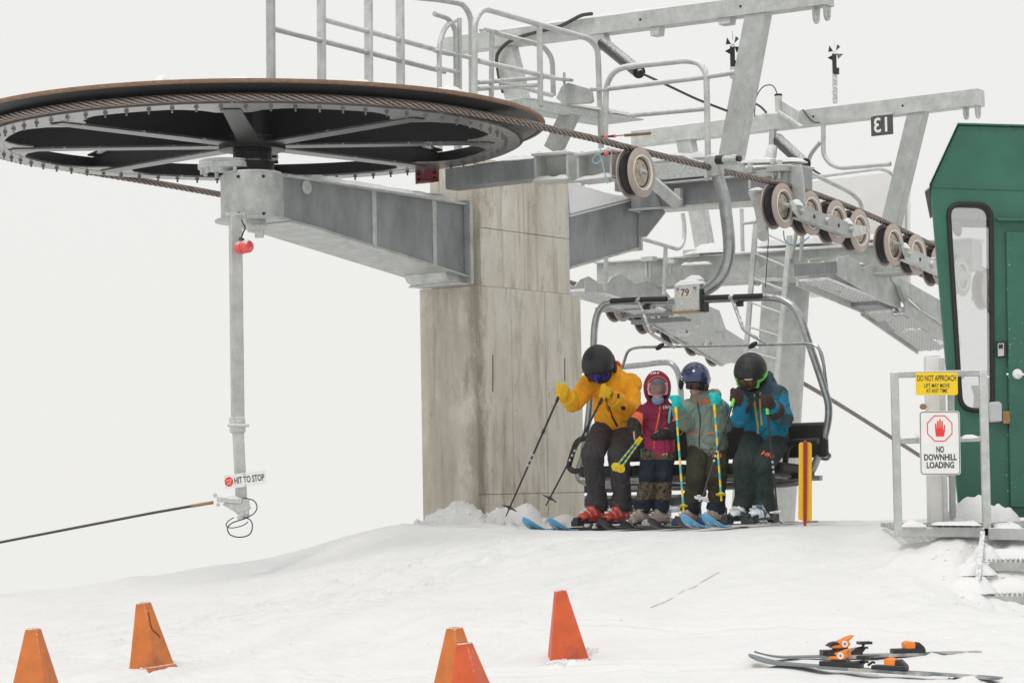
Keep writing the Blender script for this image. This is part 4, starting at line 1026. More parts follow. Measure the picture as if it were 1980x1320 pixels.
# ------------------------------------------------------------ catwalks with expanded mesh floors
def grid_floor(mb, c00, c10, c11, c01, nu, nv, w=.0042):
    def q(a, b): return c00.lerp(c10, a).lerp(c01.lerp(c11, a), b)
    for i in range(nu):
        for j in range(nv):
            off = .5 if j % 2 else 0
            a0, a1, a2 = (i + off) / nu, (i + off + .5) / nu, (i + off + 1) / nu
            if a2 > 1.0: continue
            b0, b1 = j / nv, (j + 1) / nv
            bm_mid = q(a1, b0); 
            mb.bar(q(a0, (b0 + b1) / 2), q(a1, b0 + .1 / nv), w, w); mb.bar(q(a1, b0 + .1 / nv), q(a2, (b0 + b1) / 2), w, w)
            mb.bar(q(a0, (b0 + b1) / 2), q(a1, b1 - .1 / nv), w, w); mb.bar(q(a1, b1 - .1 / nv), q(a2, (b0 + b1) / 2), w, w)
def crust(mb, c00, c10, c11, c01, seed):
    L, W = (c10 - c00).length, (c01 - c00).length; nu, nv = int(L / .022), int(W / .022)
    for i in range(nu):
        for j in range(nv):
            if noise.noise(V((i * .09, j * .13, seed))) + .5 * noise.noise(V((i * .4, j * .4, seed))) + .25 * random.random() < -.12: continue
            q = [c00.lerp(c10, a_).lerp(c01.lerp(c11, a_), b_) + UZ * .006 for a_, b_ in ((i / nu, j / nv), ((i + 1) / nu, j / nv), ((i + 1) / nu, (j + 1) / nv), (i / nu, (j + 1) / nv))]
            mb.hexa(q, [p + UZ * .02 for p in q])
def catwalk(label, u, wavy, mesh, width, rail2=None, sub=None):
    pts = [PU(x, y, u) for x, y in wavy]
    t = thing('catwalk', label, 'catwalk', pts[0] - UZ * .3, 'mesh floored catwalks')
    m = MB(); m.prism(pts, CX * .01); m.build('side_plate', 'galv', t, bevel=.002)
    m = MB(); m.prism([p - CX * width for p in pts], CX * .01); m.build('side_plate', 'galv', t, bevel=.002)
    a, b = PU(*mesh[0], u), PU(*mesh[1], u)
    m = MB(); L = (b - a).length; grid_floor(m, a, b, b - CX * width, a - CX * width, int(L / .06), int(width / .05))
    m.build('mesh_floor', 'galv_frost', t, smooth=False)
    m = MB(); crust(m, a, b, b - CX * width, a - CX * width, len(wavy)); m.build('snow_crust', 'snow_cap', t, smooth=False)
    return t, a, b
c1, a, b = catwalk('near catwalk with wavy side plate descending behind the green hut', -.95, ((1616, 512), (1618, 498), (1640, 494), (1656, 505), (1668, 518), (1682, 512), (1700, 518), (1716, 534), (1734, 546), (1740, 560), (1740, 592), (1700, 580), (1660, 558), (1617, 532)), ((1600, 541), (1748, 600)), .30)
m = MB(); m.bar(PU(1538, 522, -.95), PU(1616, 516, -.95), .03, .11); m.build('side_beam', 'galv_dark', c1, bevel=.003)
m = MB(); pts = [PU(x, y, -.95) for x, y in ((1712, 520), (1735, 536), (1850, 600), (1850, 640), (1800, 618), (1760, 580), (1722, 545))]; m.prism(pts, CX * .02); m.build('lower_channel', 'galv_clean', c1, bevel=.003)
m = MB(); m.tube([PU(x, y, -.9) for x, y in ((1738, 550), (1748, 580), (1770, 600), (1800, 618), (1850, 650))], .05, 6, flat=.5); m.build('curved_bracket', 'galv', c1)
m = MB(); m.bar(PU(1702, 584, -.95) - CX * .17, PU(1752, 600, -.95) - CX * .17, .28, .05); m.build('floor_joist', 'galv_dark', c1)
m = MB(); a, b = PU(1745, 600, -.85), PU(1852, 676, -.85); grid_floor(m, a, b, b - CX * .42, a - CX * .42, 20, 9); m.build('mesh_floor', 'galv_frost', c1, smooth=False)
for off in (.02, -.44):
    m = MB(); m.bar(a + CX * off + UZ * .03, b + CX * off + UZ * .03, .02, .11); m.build('side_plate', 'galv', c1, bevel=.002)
m = MB(); crust(m, a, b, b - CX * .42, a - CX * .42, 15); m.build('snow_crust', 'snow_cap', c1, smooth=False)
m = MB(); a, b = PU(1600, 541, -.95), PU(1748, 604, -.95); m.bar(a - CX * .32, b - CX * .32, .02, .08); m.build('side_plate', 'galv', c1, bevel=.002)
m = MB(); snow_pile(m, PU(1688, 513, -1.1), .3, .16, .10, 3, RX); snow_pile(m, PU(1590, 520, -1.1), .06, .08, .08, 9, RX); snow_pile(m, PU(1560, 518, -1.1), .12, .08, .05, 19, RX); m.build('snow_cap', 'snow_cap', c1)
c2, a, b = catwalk('far catwalk with wavy side plate and mesh floor behind the loaded chair', -3.4, ((1130, 545), (1172, 548), (1182, 535), (1198, 529), (1212, 538), (1226, 548), (1246, 543), (1264, 548), (1280, 556), (1300, 580), (1300, 604), (1240, 580), (1176, 566), (1130, 564)), ((1140, 562), (1300, 608)), .38)
m = MB(); a, b = PU(1345, 618, -3.3), PU(1480, 700, -3.3); grid_floor(m, a, b, b - CX * .55, a - CX * .55, 30, 12); m.build('mesh_floor', 'galv_frost', c2, smooth=False)
m = MB(); crust(m, a, b, b - CX * .55, a - CX * .55, 5); m.build('snow_crust', 'snow_cap', c2, smooth=False)
for off in (0, -.58):
    m = MB(); m.bar(a + CX * (off + .02) + UZ * .03, b + CX * (off + .02) + UZ * .03, .02, .10); m.build('side_plate', 'galv', c2, bevel=.002)
m = MB(); m.prism([PU(x, y, -3.25) for x, y in ((1300, 582), (1352, 586), (1388, 600), (1402, 640), (1380, 640), (1340, 620), (1300, 602))], CX * .02); m.build('end_bracket', 'galv', c2, bevel=.003)
for k in range(3): 
    m = MB(); q = PU(1265 + k * 34, 592 + k * 12, -3.35); m.bar(q, q - CX * .7, .06, .05); m.build('floor_joist', 'galv_dark', c2)
# ------------------------------------------------------------ the loaded chair
ch = thing('lift_chair', 'four seat chair numbered 79 carrying the skiers onto the ramp', 'lift chair', S(0, 0, -.2), 'lift chairs')
bail = [PS(x, y, -.02) for x, y in ((1118, 918), (1128, 880), (1140, 790), (1147, 690), (1150, 630), (1160, 598), (1182, 584), (1250, 583), (1330, 581), (1420, 577), (1490, 576), (1523, 585), (1546, 612), (1567, 672), (1593, 750), (1602, 785), (1599, 825), (1583, 878), (1566, 915), (1540, 932), (1450, 938), (1300, 941), (1150, 935))]
m = MB(); m.tube(spline(bail, 6, True), .029, 14, True); m.build('bail_frame', 'chair_tube', ch)
m = MB(); b2 = [PS(x, y, .06) for x, y in ((1580, 668), (1590, 690), (1597, 740), (1604, 800), (1590, 860))]; m.tube(spline(b2, 6), .013, 8); m.build('side_rod', 'chair_tube', ch)
hp = [PS(x, y, 0) for x, y in ((1379, 318), (1389, 345), (1399, 380), (1406, 430), (1410, 480), (1404, 515), (1388, 543), (1362, 562), (1335, 572))]
m = MB(); m.tube(spline(hp, 7), .050, 16, flat=.8, ref=RX); m.build('hanger', 'chair_tube', ch)
# grip on the rope
m = MB(); c = PS(1379, 322, 0); m.obox(c + CX * .02, RX * .05, CX * .055, UZ * .085); m.cyl(PS(1366, 340, -.06), PS(1366, 350, -.06), .02, 10); g1 = m.build('grip', 'galv', ch, bevel=.012)
m = MB(); m.cyl(PS(1386, 309, -.05), PS(1399, 309, -.05), .036, 16); m.cyl(PS(1424, 307, -.05), PS(1432, 307, -.05), .024, 12); m.build('bushing', 'black_plastic', g1); 
m = MB(); m.cyl(PS(1398, 309, -.05), PS(1416, 308, -.05), .03, 16); m.cyl(PS(1416, 308, -.05), PS(1426, 307, -.05), .036, 8); m.cyl(PS(1424, 314, -.05), PS(1430, 316, -.05), .016, 8); m.build('spring_cylinder', 'galv_clean', g1, bevel=.002)
m = MB(); m.tube([PS(1298, 300, -.05), PS(1323, 303, -.05), PS(1350, 313, -.05), PS(1362, 316, -.05)], [.008, .018, .024, .024], 10, flat=.6); m.build('grip_jaw', 'chair_tube', g1)
# number plate
m = MB(); c = PS(1328, 576, -.06); k = c.y / F
m.obox(c + RX * .05, CX * 28 * k, UZ * 28 * k, RX * .055); m.build('clamp_plate', 'galv_frost', ch, bevel=.008)
m = MB(); c2_ = c - RX * .0065; m.obox(c - RX * .0062 + UZ * 9 * k - CX * 3 * k, CX * 15 * k, UZ * 9.5 * k, RX * .0008); m.build('number_card', 'paper', ch)
m = MB(); put_text(m, '79', 20 * k, c - RX * .0075 + UZ * 10 * k - CX * 3 * k, CX, UZ, 1.0, .0007); m.build('numerals', 'text_black', ch)
for dx in (-19, 19):
    m = MB(); q = c - RX * .006 + CX * dx * k + UZ * 19 * k; m.cyl(q, q - RX * .012, .012, 8); m.build('bolt', 'galv_dark', ch)
m = MB(); m.obox(c - UZ * 27 * k + RX * .02, CX * 29 * k, UZ * .006, RX * .08); m.build('lower_lip', 'brass', ch)
m = MB(); m.obox(PS(1356, 580, -.06) + RX * .05, CX * .012, UZ * 22 * k, RX * .05); m.build('plate_dark_side', 'rubber', ch, bevel=.006)  # black block forming the dark right side of the number plate box
m = MB(); q = PS(1322, 549, .0); snow_strip(m, q - CX * .06 - UZ * .005, q + CX * .19 - UZ * .005, .13, .085, 5); snow_strip(m, q + CX * .02 + UZ * .03, q + CX * .17 + UZ * .03, .09, .06, 8); m.build('snow_cap', 'snow_cap', ch)
# raised restraint bar with foam grips and foot rests
for x0, x1, y0, y1 in ((1181, 1232, 584, 581), (1239, 1289, 581, 580), (1360, 1411, 578, 576), (1419, 1473, 576, 574)):
    m = MB(); m.cyl(PS(x0, y0 - 2, -.10), PS(x1, y1 - 2, -.10), .021, 14); m.build('foam_grip', 'rubber', ch, bevel=.003)
for x, y in ((1235, 582), (1415, 576)):
    m = MB(); m.cyl(PS(x - 4, y, -.1), PS(x + 4, y, -.1), .024, 12)
    pts = [PS(x, y, -.10), PS(x + 22, y + 60, -.25), PS(x + 28, y + 66, -.25), PS(x + 70, y + 90, -.15)]
    m.tube(fillet(pts, .03, 4), .016, 8, flat=.6); m.build('lever_arm', 'chair_tube', ch)
    m = MB(); m.obox(PS(x + 15, y + 12, -.04), CX * .028, UZ * .018, RX * .02); m.build('pivot_block', 'black_plastic', ch, bevel=.005)
m = MB(); m.tube(fillet([PS(x, y, -.12) for x, y in ((1203, 712), (1214, 676), (1235, 671), (1400, 668), (1560, 664), (1582, 668), (1593, 705))], .06, 5), .0115, 8); m.build('cross_bar', 'chair_tube', ch)
for x, y in ((1276, 670), (1456, 667)):
    m = MB(); m.ell(PS(x, y, -.2), (CX + UZ * .55).normalized() * .045, RX * .02, (UZ - CX * .5).normalized() * .02, 14, 10); m.build('foot_rest', 'black_plastic', ch)
# seat, back, armrests
def cushion(u0, u1, s0, s1_, z0, z1, name, tilt=0.0):
    m_ = MB(); m_.hexa([S(s0, u0, z0), S(s0, u1, z0), S(s1_, u1, z0 + tilt), S(s1_, u0, z0 + tilt)], [S(s0, u0, z1), S(s0, u1, z1), S(s1_, u1, z1 + tilt), S(s1_, u0, z1 + tilt)])
    return m_.build(name, 'pad', ch, bevel=.022)
for i in range(4):
    u0 = -.98 + i * .485; w_ = .483 if i < 3 else .36
    cushion(u0 + .002, u0 + w_, -.50, -.06, .05, .135, 'seat_pad', -.03)
    cushion(u0 + .002, u0 + .483, -.05, .02, .165, .43, 'backrest_pad')
m = MB()
for u in (-.9, -.35, .2, .7): m.bar(S(-.48, u, .04), S(.02, u, .01), .05, .03)
m.bar(S(-.3, -.98, .03), S(-.3, .80, .03), .04, .03); m.bar(S(-.02, -.98, .01), S(-.02, .9, .01), .05, .04)
m.build('seat_frame', 'chair_tube', ch, bevel=.004)
for pts in (((1582, 852), (1536, 854), (1522, 864), (1517, 905), (1524, 922), (1572, 916)), ((1150, 846), (1116, 848), (1104, 885), (1099, 903), (1108, 911), (1160, 906))):
    m = MB(); m.tube(fillet([PS(x, y, -.28) for x, y in pts], .07, 5), .023, 10); m.build('armrest', 'black_plastic', ch)
m = MB(); m.obox(PS(1578, 848, -.02), CX * .025, UZ * .05, RX * .02); m.cyl(PS(1576, 822, -.02), PS(1590, 822, -.02), .018, 12); m.build('side_bracket', 'galv_frost', ch, bevel=.006)
m = MB(); m.tube(fillet([PS(x, y, .1) for x, y in ((1590, 868), (1606, 880), (1600, 888), (1576, 884))], .04, 4), .013, 8); m.build('rear_loop', 'chair_tube', ch)

# the next chair going down the far side
ch2 = copy_tree(ch)
ch2['label'] = 'empty chair on the far rope, half hidden behind the loaded chair'
tgt = S(4.14, -4.0, -.2 - .26)
ch2.rotation_euler = (0, 0, math.pi); ch2.location = tgt
for c in list(ch2.children):
    if c.name.split('.')[0] in ('number_card', 'numerals', 'hanger', 'grip', 'plate_dark_side', 'snow_cap', 'lower_lip', 'bolt', 'clamp_plate', 'lever_arm', 'pivot_block', 'foam_grip', 'foot_rest', 'cross_bar', 'side_rod', 'rear_loop'):
        for d in list(c.children): bpy.data.objects.remove(d)
        bpy.data.objects.remove(c)

# ------------------------------------------------------------ marker, cones
YM = 17.35
mk = thing('edge_marker', 'bright yellow marker board with a red stake in the snow', 'marker', P(1557, 1014, YM))
m = MB(); m.prism([P(x, y, YM) for x, y in ((1545, 858), (1548, 855), (1567, 855), (1570, 858), (1570, 1003), (1567, 1007), (1547, 1005), (1544, 1003))], (0, .02, 0)); m.build('board', 'yellow_plastic', mk, bevel=.004)
m = MB(); m.prism([P(x, y, YM - .012) for x, y in ((1553, 853), (1557, 851), (1561, 854), (1559.5, 1012), (1556, 1021), (1553, 1012))], (0, -.008, 0)); m.build('stake', 'red_stake', mk, bevel=.003)
def cone(label, top, base, rot, mt, H=None, hb=.100, ht=.030, crack=None, zoff=0.0):
    g = PG(*base); Y = g.y
    a = V((g.x, Y, g.z + zoff)); t = P(top[0], top[1], Y + .015); ax = (t - a).normalized()
    o = thing('traffic_cone', label, 'traffic cone', a, 'cones along the ramp edge')
    x = V((math.cos(R(rot)), math.sin(R(rot)), 0)); x = (x - ax * x.dot(ax)).normalized(); y = ax.cross(x)
    def sq(c, h, z): return [c + ax * z + x * h * sx + y * h * sy for sx, sy in ((-1, -1), (1, -1), (1, 1), (-1, 1))]
    L = (t - a).length
    m_ = MB(); m_.hexa(sq(a, hb + .008, -.03), sq(t, ht, 0)); 
    b = m_.build('body', mt, o, bevel=.007)
    m_ = MB(); m_.hexa(sq(a, hb + .018, -.028), sq(a, hb + .010, .000)); m_.build('base_flange', mt, o, bevel=.005)
    m_ = MB(); m_.hexa(sq(t, ht * .6, .0005), sq(t, ht * .6, .0015)); m_.build('top_hole', 'dark_orange', o)
    if crack:
        m_ = MB(); bv = BVHTree.FromPolygons([p for p in MBLAST['v']], MBLAST['f']) if False else None
        pts = []
        for px, py in crack:                       # crack lies on the right front face
            n = (y * -1) if abs((y * -1).dot(V((0, -1, 0)))) > .6 else x
            fc = max(((s_ * v) for v in (x, y) for s_ in (1, -1)), key=lambda v: v.dot(V((.35, -1, 0))))
            p0 = a + fc * (hb + .008); p1 = t + fc * ht; up = (p1 - p0).normalized(); nn = fc - up * fc.dot(up); nn.normalize()
            d = ray(px, py); pts.append(CP + d * ((p0 - CP).dot(nn) / d.dot(nn)) + nn * .0005)
        m_.tube(spline(pts, 4), .0022, 5); m_.build('crack', 'dark_orange', o)
    return o
cone('faded orange cone with a long crack down its right face', (277, 1164), (293, 1288), 61, 'cone_a', hb=.084, crack=((287, 1183), (291, 1205), (296, 1218), (303, 1223), (310, 1232)))
cone('orange cone nearest the left corner, its base below the picture', (64, 1214), (70, 1352), 78, 'cone_a')
cone('bright red orange cone standing alone on the slope below the skiers', (1083, 1140), (1098, 1275), 95, 'cone_b')
cone('dull ochre orange cone half hidden behind a redder cone', (879, 1212), (887, 1352), 48, 'cone_a')
cone('red orange cone in front of an ochre cone', (897, 1242), (918, 1388), 68, 'cone_b')
for px, py, rx, h in ((262, 1290, .07, .03), (300, 1292, .05, .025), (1078, 1287, .07, .022), (1108, 1283, .05, .038), (1126, 1270, .04, .02)):
    q = PG(px, py); m = MB(); snow_pile(m, V((q.x, q.y - .03, gnd(q.x, q.y - .03) - .004)), rx, .04, h, px); tag(m.build('snow_heap', 'snow_cap'), 'small heap of snow pushed against the foot of a cone', 'snow heap', 'snow heaps at the cones')
clods = MB()
for i in range(240):
    bx, by = random.choice(((298, 1292), (1090, 1284), (264, 1288), (330, 1284), (1070, 1288), (1130, 1262), (1115, 1275)))
    q = PG(bx + random.gauss(0, 14), by + random.gauss(0, 3)); r = random.uniform(.003, .011)
    x = V((random.random() - .5, random.random() - .5, random.random() - .5)).normalized(); y = x.orthogonal().normalized(); z = x.cross(y)
    clods.ell(V((q.x, q.y - .02, gnd(q.x, q.y - .02) + r * .4)), x * r, y * r * .8, z * r * .7, 6, 4)
for i in range(200):
    X, Y = random.uniform(-4, 4.2), random.uniform(11.8, 16); r = random.uniform(.002, .006)
    clods.ell(V((X, Y, gnd(X, Y) + r * .3)), V((r, 0, 0)), V((0, r, 0)), V((0, 0, r * .7)), 6, 4)
for i in range(420):       # broken snow heaped against the pillar
    X, Y = random.uniform(-.78, .62), random.uniform(18.1, 18.75); 
    if noise.noise(V((X * 5, Y * 5, 3))) < -.25: continue
    r = random.uniform(.006, .02) * (2.2 if random.random() < .14 else 1)
    x = V((random.gauss(0, 1), random.gauss(0, 1), random.gauss(0, 1))).normalized(); y = x.orthogonal().normalized(); z = x.cross(y)
    clods.ell(V((X, Y, gnd(X, Y) - r * .25)), x * r * 1.5, y * r, z * r * .7, 7, 5)
for i in range(70):       # and round the steps and the platform edge
    X, Y = random.uniform(2.55, 3.4), random.uniform(14.1, 15.15); r = random.uniform(.004, .012)
    clods.ell(V((X, Y, gnd(X, Y) + r * .2)), V((r * 1.2, 0, 0)), V((0, r, 0)), V((0, 0, r * .8)), 7, 5)
tag(clods.build('snow_clods', 'snow', recalc=False), 'loose crumbs of snow round the cones', kind='stuff')

# ------------------------------------------------------------ green operator hut
from mathutils.geometry import tessellate_polygon
def plate_holes(mb, outer, holes, off, mi=0):
    loops = [outer] + holes; flat = [V(p) for l in loops for p in l]; off = V(off)
    tris = tessellate_polygon([[V(p) for p in l] for l in loops]); n = len(flat)
    fs = [tuple(t) for t in tris] + [tuple(i + n for i in t[::-1]) for t in tris]
    k = 0
    for l in loops:
        c = len(l)
        for i in range(c): j = (i + 1) % c; fs.append((k + i, k + j, n + k + j, n + k + i))
        k += c
    return mb.add(flat + [p + off for p in flat], fs, mi)
YH = 15.95
hut = thing('operator_hut', 'dark green steel operator hut with a tall rounded window', 'hut', P(1990, 1000, YH))
def hp_(x, y, dy=0): return P(x, y, YH + dy)
def roundpoly(pts, r, n=6):
    pts = [V(p) for p in pts]; out = []
    for i, p in enumerate(pts):
        a = pts[i - 1] - p; b = pts[(i + 1) % len(pts)] - p
        p0, p1 = p + a.normalized() * r, p + b.normalized() * r
        for k in range(n + 1): t = k / n; out.append(p0 * (1 - t) ** 2 + p * 2 * t * (1 - t) + p1 * t * t)
    return out
win = [(1833, 394), (1916, 396), (1919, 794), (1858, 792)]
wpoly = roundpoly([hp_(*p) for p in win], .095)
m = MB(); plate_holes(m, [hp_(*p) for p in ((1800, 358), (1853, 243), (2150, 251), (2150, 1000), (1856, 1000))], [wpoly], (0, .05, 0)); m.build('front_wall', 'green', hut, bevel=.003)
sh = V((.345, 1.75, 0))
f = [hp_(1800, 358, .05), hp_(1856, 1000, .05)]; 
m = MB(); m.prism([f[0], f[1], f[1] + sh, f[0] + sh], (.03, 0, 0)); m.build('side_wall', 'green', hut)
m = MB(); f = [hp_(2147, 251, .052), hp_(2147, 1000, .052)]; m.prism([f[0], f[1], f[1] + sh, f[0] + sh], (-.03, 0, 0)); m.build('side_wall', 'green', hut)
m = MB(); r0, r1, r2 = hp_(1797, 360, -.02), hp_(1852, 241, -.02), hp_(2150, 249, -.02); q = V((.36, 1.84, 0))
m.prism([r0, r1, r1 + q, r0 + q], (.0, 0, .012)); m.prism([r1, r2, r2 + q, r1 + q], (0, 0, .012)); m.build('roof', 'green', hut)
m = MB(); a, b = hp_(1798, 361, -.02), hp_(1788, 369, .02); m.prism([a, b, b + q * .9, a + q * .9], (0, 0, -.01)); m.build('drip_edge', 'galv_dark', hut)
# rear wall with its own window so one looks through
bk = lambda x, y: hp_(x, y, .05) + sh
m = MB(); plate_holes(m, [bk(*p) for p in ((1800, 358), (1853, 243), (2150, 251), (2150, 1000), (1856, 1000))], [roundpoly([bk(*p) for p in ((1818, 386), (2120, 390), (2120, 800), (1858, 800))], .08)], (0, .04, 0)); m.build('rear_wall', 'hut_inside', hut)
m = MB(); a = hp_(1812, 372, .06); b = hp_(2140, 390, .06); m.prism([a, b, b + sh * .9, a + sh * .9], (0, 0, .02)); m.build('ceiling', 'hut_inside', hut)
m = MB(); a, b = hp_(1860, 985, .06), hp_(2140, 985, .06); m.prism([a, b, b + sh, a + sh], (0, 0, .02)); m.build('floor', 'hut_inside', hut)
for px in (1868, 1924):       # folded seams of the cladding
    pass
for i in range(9):
    x = 1862 + i * 33; m = MB(); m.lathe([(0, 0), (.007, 0), (.005, .004), (0, .004)], hp_(x, 252 + i * .8, -.0005), V((0, -1, 0)), 10); m.build('rivet', 'green', hut)
for i in range(8):
    f_ = i / 7; m = MB(); m.lathe([(0, 0), (.006, 0), (.005, .004), (0, .004)], hp_(1806 + 51 * f_ * 1.0 + (3 if i == 0 else 0), 372 + 600 * f_, -.0005), V((0, -1, 0)), 10); m.build('rivet', 'green', hut)
m = MB(); m.bar(hp_(1803, 361, -.004), hp_(2150, 372, -.004), .006, .012); m.build('seam_strip', 'green', hut, bevel=.002)
# window gasket and pane
m = MB(); path = roundpoly([hp_(*p, -.006) for p in win], .095, 8); m.tube(path, .024, 10, True, flat=.7); wf = m.build('window_frame', 'rubber', hut)
m = MB(); m.prism([p + V((0, .03, 0)) for p in wpoly], (0, .006, 0)); m.build('pane', 'glass', wf)
m = MB(); m.tube(spline([hp_(x, y, .5) for x, y in ((1893, 415), (1890, 425), (1882, 432), (1876, 440))], 4), .005, 6); m.tube(spline([hp_(x, y, .5) for x, y in ((1893, 415), (1892, 428), (1884, 436), (1880, 441))], 4), .004, 6); m.build('hanging_wire', 'brass', hut)
m = MB(); m.ell(hp_(1850, 440, .3), V((.03, 0, .02)), V((0, .03, 0)), V((-.02, 0, .06)), 12, 8); m.build('cord_bundle', 'off_white', hut)
m = MB(); m.prism([hp_(x, y, .35) for x, y in ((1880, 745), (1892, 745), (1893, 765), (1900, 790), (1884, 792), (1886, 765))], (0, .05, 0)); m.build('window_catch', 'brass', hut)
# door
dr = MB(); dr.prism([hp_(*p, -.001) for p in ((1944, 449), (2150, 452), (2150, 982), (1952, 980))], (0, -.03, 0)); door = dr.build('door', 'green', hut, bevel=.006)
m = MB(); m.prism([hp_(*p, -.002) for p in ((1926, 423), (2150, 426), (2150, 431), (1926, 428))], (0, -.05, 0)); m.build('drip_strip', 'green', hut, bevel=.002)
m = MB(); c = hp_(1967, 723, -.033); m.lathe([(0, 0), (.034, 0), (.034, .012), (.026, .022), (0, .024)], c, V((0, -1, 0)), 24); m.bar(c + V((-.005, -.03, 0)), c + V((.05, -.03, -.005)), .016, .014); m.build('lock_knob', 'white_paint', door)
m = MB()
rc = random.Random(3)
for k in range(46):
    x = 1944 + 8 * (k / 46) + abs(rc.gauss(0, 1)) * 7; y = 455 + rc.random() ** .8 * 500; w = rc.uniform(.4, 1.6); h = rc.uniform(.5, 4) if x < 1953 else rc.uniform(.4, 1.4)
    if k < 6: x = 1948 + rc.random() * 30; y = 690 + rc.gauss(0, 30)
    m.prism([hp_(x, y, -.0315), hp_(x + w, y + .5, -.0315), hp_(x + w * .8, y + h, -.0315), hp_(x - .2, y + h * .8, -.0315)], (0, -.0008, 0))
m.build('paint_chip', 'chip', door, smooth=False)
m = MB(); m.prism([hp_(*p, -.001) for p in ((1927, 660), (1945, 659), (1945, 690), (1927, 691))], (0, -.03, 0)); kb = m.build('key_box', 'black_plastic', hut, bevel=.006)
m = MB(); m.prism([hp_(*p, -.032) for p in ((1929, 664), (1941, 663), (1941, 688), (1929, 689))], (0, -.008, 0)); m.build('cover', 'light_grey', kb, bevel=.003)
m = MB(); m.prism([hp_(*p, -.041) for p in ((1931, 666), (1939, 665), (1939, 673), (1931, 674))], (0, -.003, 0)); m.build('dial', 'black_plastic', kb)
m = MB(); m.prism([hp_(*p, -.001) for p in ((1909, 778), (1928, 776), (1934, 780), (1935, 815), (1910, 817))], (0, -.06, 0)); m.build('switch_box', 'light_grey', hut, bevel=.01)
m = MB(); m.prism([hp_(*p, -.001) for p in ((1936, 795), (1951, 795), (1951, 819), (1937, 819))], (0, -.04, 0)); m.build('hinge', 'brass', hut, bevel=.004)
m = MB(); m.cyl(hp_(1908, 728, -.02), hp_(1910, 728, -.05), .01, 10); m.cyl(hp_(1948, 723, -.02), hp_(1948, 723, -.04), .008, 10); m.build('screw', 'white_paint', hut)
m = MB(); m.tube(fillet([hp_(x, y, .02) for x, y in ((1855, 828), (1862, 826), (1866, 836))], .02), .012, 8); m.build('hook', 'rubber', hut)
m = MB(); snow_pile(m, V((hp_(1885, 985, -.16).x, YH - .16, hp_(1885, 1008, -.16).z)), .22, .13, .17, 4); snow_pile(m, V((hp_(1935, 985, -.14).x, YH - .14, hp_(1935, 1008).z)), .14, .1, .12, 14); snow_pile(m, V((hp_(1840, 985, -.2).x, YH - .2, hp_(1840, 1008).z)), .12, .1, .08, 24); m.build('snow_drift', 'snow_cap', hut)

# ------------------------------------------------------------ platform gate, deck, stairs
YG = 15.2
gp = lambda x, y, dy=0: P(x, y, YG + dy)
gt = thing('platform_railing', 'square tube railing panel in front of the hut holding two signs', 'railing', gp(1818, 1036))
k = YG / F
def post(x0, y0, x1, y1, w, nm='post', dy=0, par=None):
    m_ = MB(); m_.bar(gp(x0, y0, dy), gp(x1, y1, dy), w, w, V((0, -1, 0))); return m_.build(nm, 'galv', par or gt, bevel=.005)
post(1729.5, 720, 1737, 1036, .048); post(1900.5, 718, 1908.5, 1036, .05)
post(1723, 724.5, 1908, 720.5, .04, 'top_rail'); post(1737, 853, 1900, 848, .034, 'mid_rail')
m = MB(); m.bar(gp(1734, 1028), gp(1912, 1029), .05, .062); m.build('bottom_rail', 'galv', gt, bevel=.005)
post(1838, 722, 1842, 1000, .04, 'post', .45); post(1834, 722, 1900, 719, .034, 'top_rail', .45)
m = MB(); snow_strip(m, gp(1741, 845), gp(1780, 844), .05, .045, 3); snow_strip(m, gp(1856, 846), gp(1893, 844), .05, .03, 4); m.build('snow_cap', 'snow_cap', gt)
m = MB(); snow_strip(m, gp(1742, 1016), gp(1790, 1016), .1, .085, 5); snow_strip(m, gp(1800, 1012), gp(1895, 1013), .2, .035, 6); m.build('snow_cap', 'snow_cap', gt)
dk = thing('hut_platform', 'grated steel platform and edge beam at the foot of the hut', 'platform', gp(1950, 1040))
m = MB(); m.bar(gp(1910, 1031, -.02), gp(2150, 1036, -.02), .05, .075); m.build('edge_beam', 'galv', dk, bevel=.004)
m = MB()
for i in range(28):
    a = gp(1740 + i * 14, 1018, 0); m.bar(a, a + V((0, .78, 0)), .006, .03)
for i in range(6):
    a = gp(1738, 1018, 0) + V((0, .1 + i * .13, 0)); m.bar(a, a + V((1.4, 0, 0)), .006, .02)
m.build('grating', 'galv', dk, smooth=False)
m = MB(); m.bar(gp(1916, 1062, .05), gp(2150, 1066, .05), .05, .085); m.build('underframe', 'galv_dark', dk, bevel=.004)
m = MB(); snow_strip(m, gp(1915, 1018, .1), gp(1975, 1020, .1), .25, .05, 8); m.build('snow_cap', 'snow_cap', dk)
st = thing('steel_stairs', 'snow covered grated steel steps leading up to the hut', 'stairs', P(1940, 1170, 14.5))
for i, (y, dy) in enumerate(((1090, -.28), (1156, -.56))):
    m = MB(); x0 = (1902, 1894, 1884)[i]
    m.bar(gp(x0, y + 4, dy), gp(2160, y + 8, dy), .02, .055); 
    a = gp(x0, y - 4, dy)
    for j in range(26): m.bar(a + V((.032 * j, 0, 0)), a + V((.032 * j, .25, 0)), .005, .025)
    for j in range(32): m.prism([a + V((.026 * j, 0, .008)), a + V((.026 * j + .018, 0, .008)), a + V((.026 * j + .009, 0, .022))], (0, .004, 0))
    m.build('tread', 'galv', st, smooth=False)
    m = MB(); snow_pile(m, gp(x0 + 48, y - 5, dy + .17), .36, .10, .09 if i == 0 else .11, i + 2); snow_pile(m, gp(x0 + 4, y - 2, dy + .12), .10, .12, .13, i + 7); m.build('snow_cap', 'snow_cap', st)
m = MB(); m.bar(gp(1899, 1040, -.1), P(1884, 1185, YG - .7), .03, .11, V((0, -.6, 1))); m.build('stringer', 'galv_dark', st)
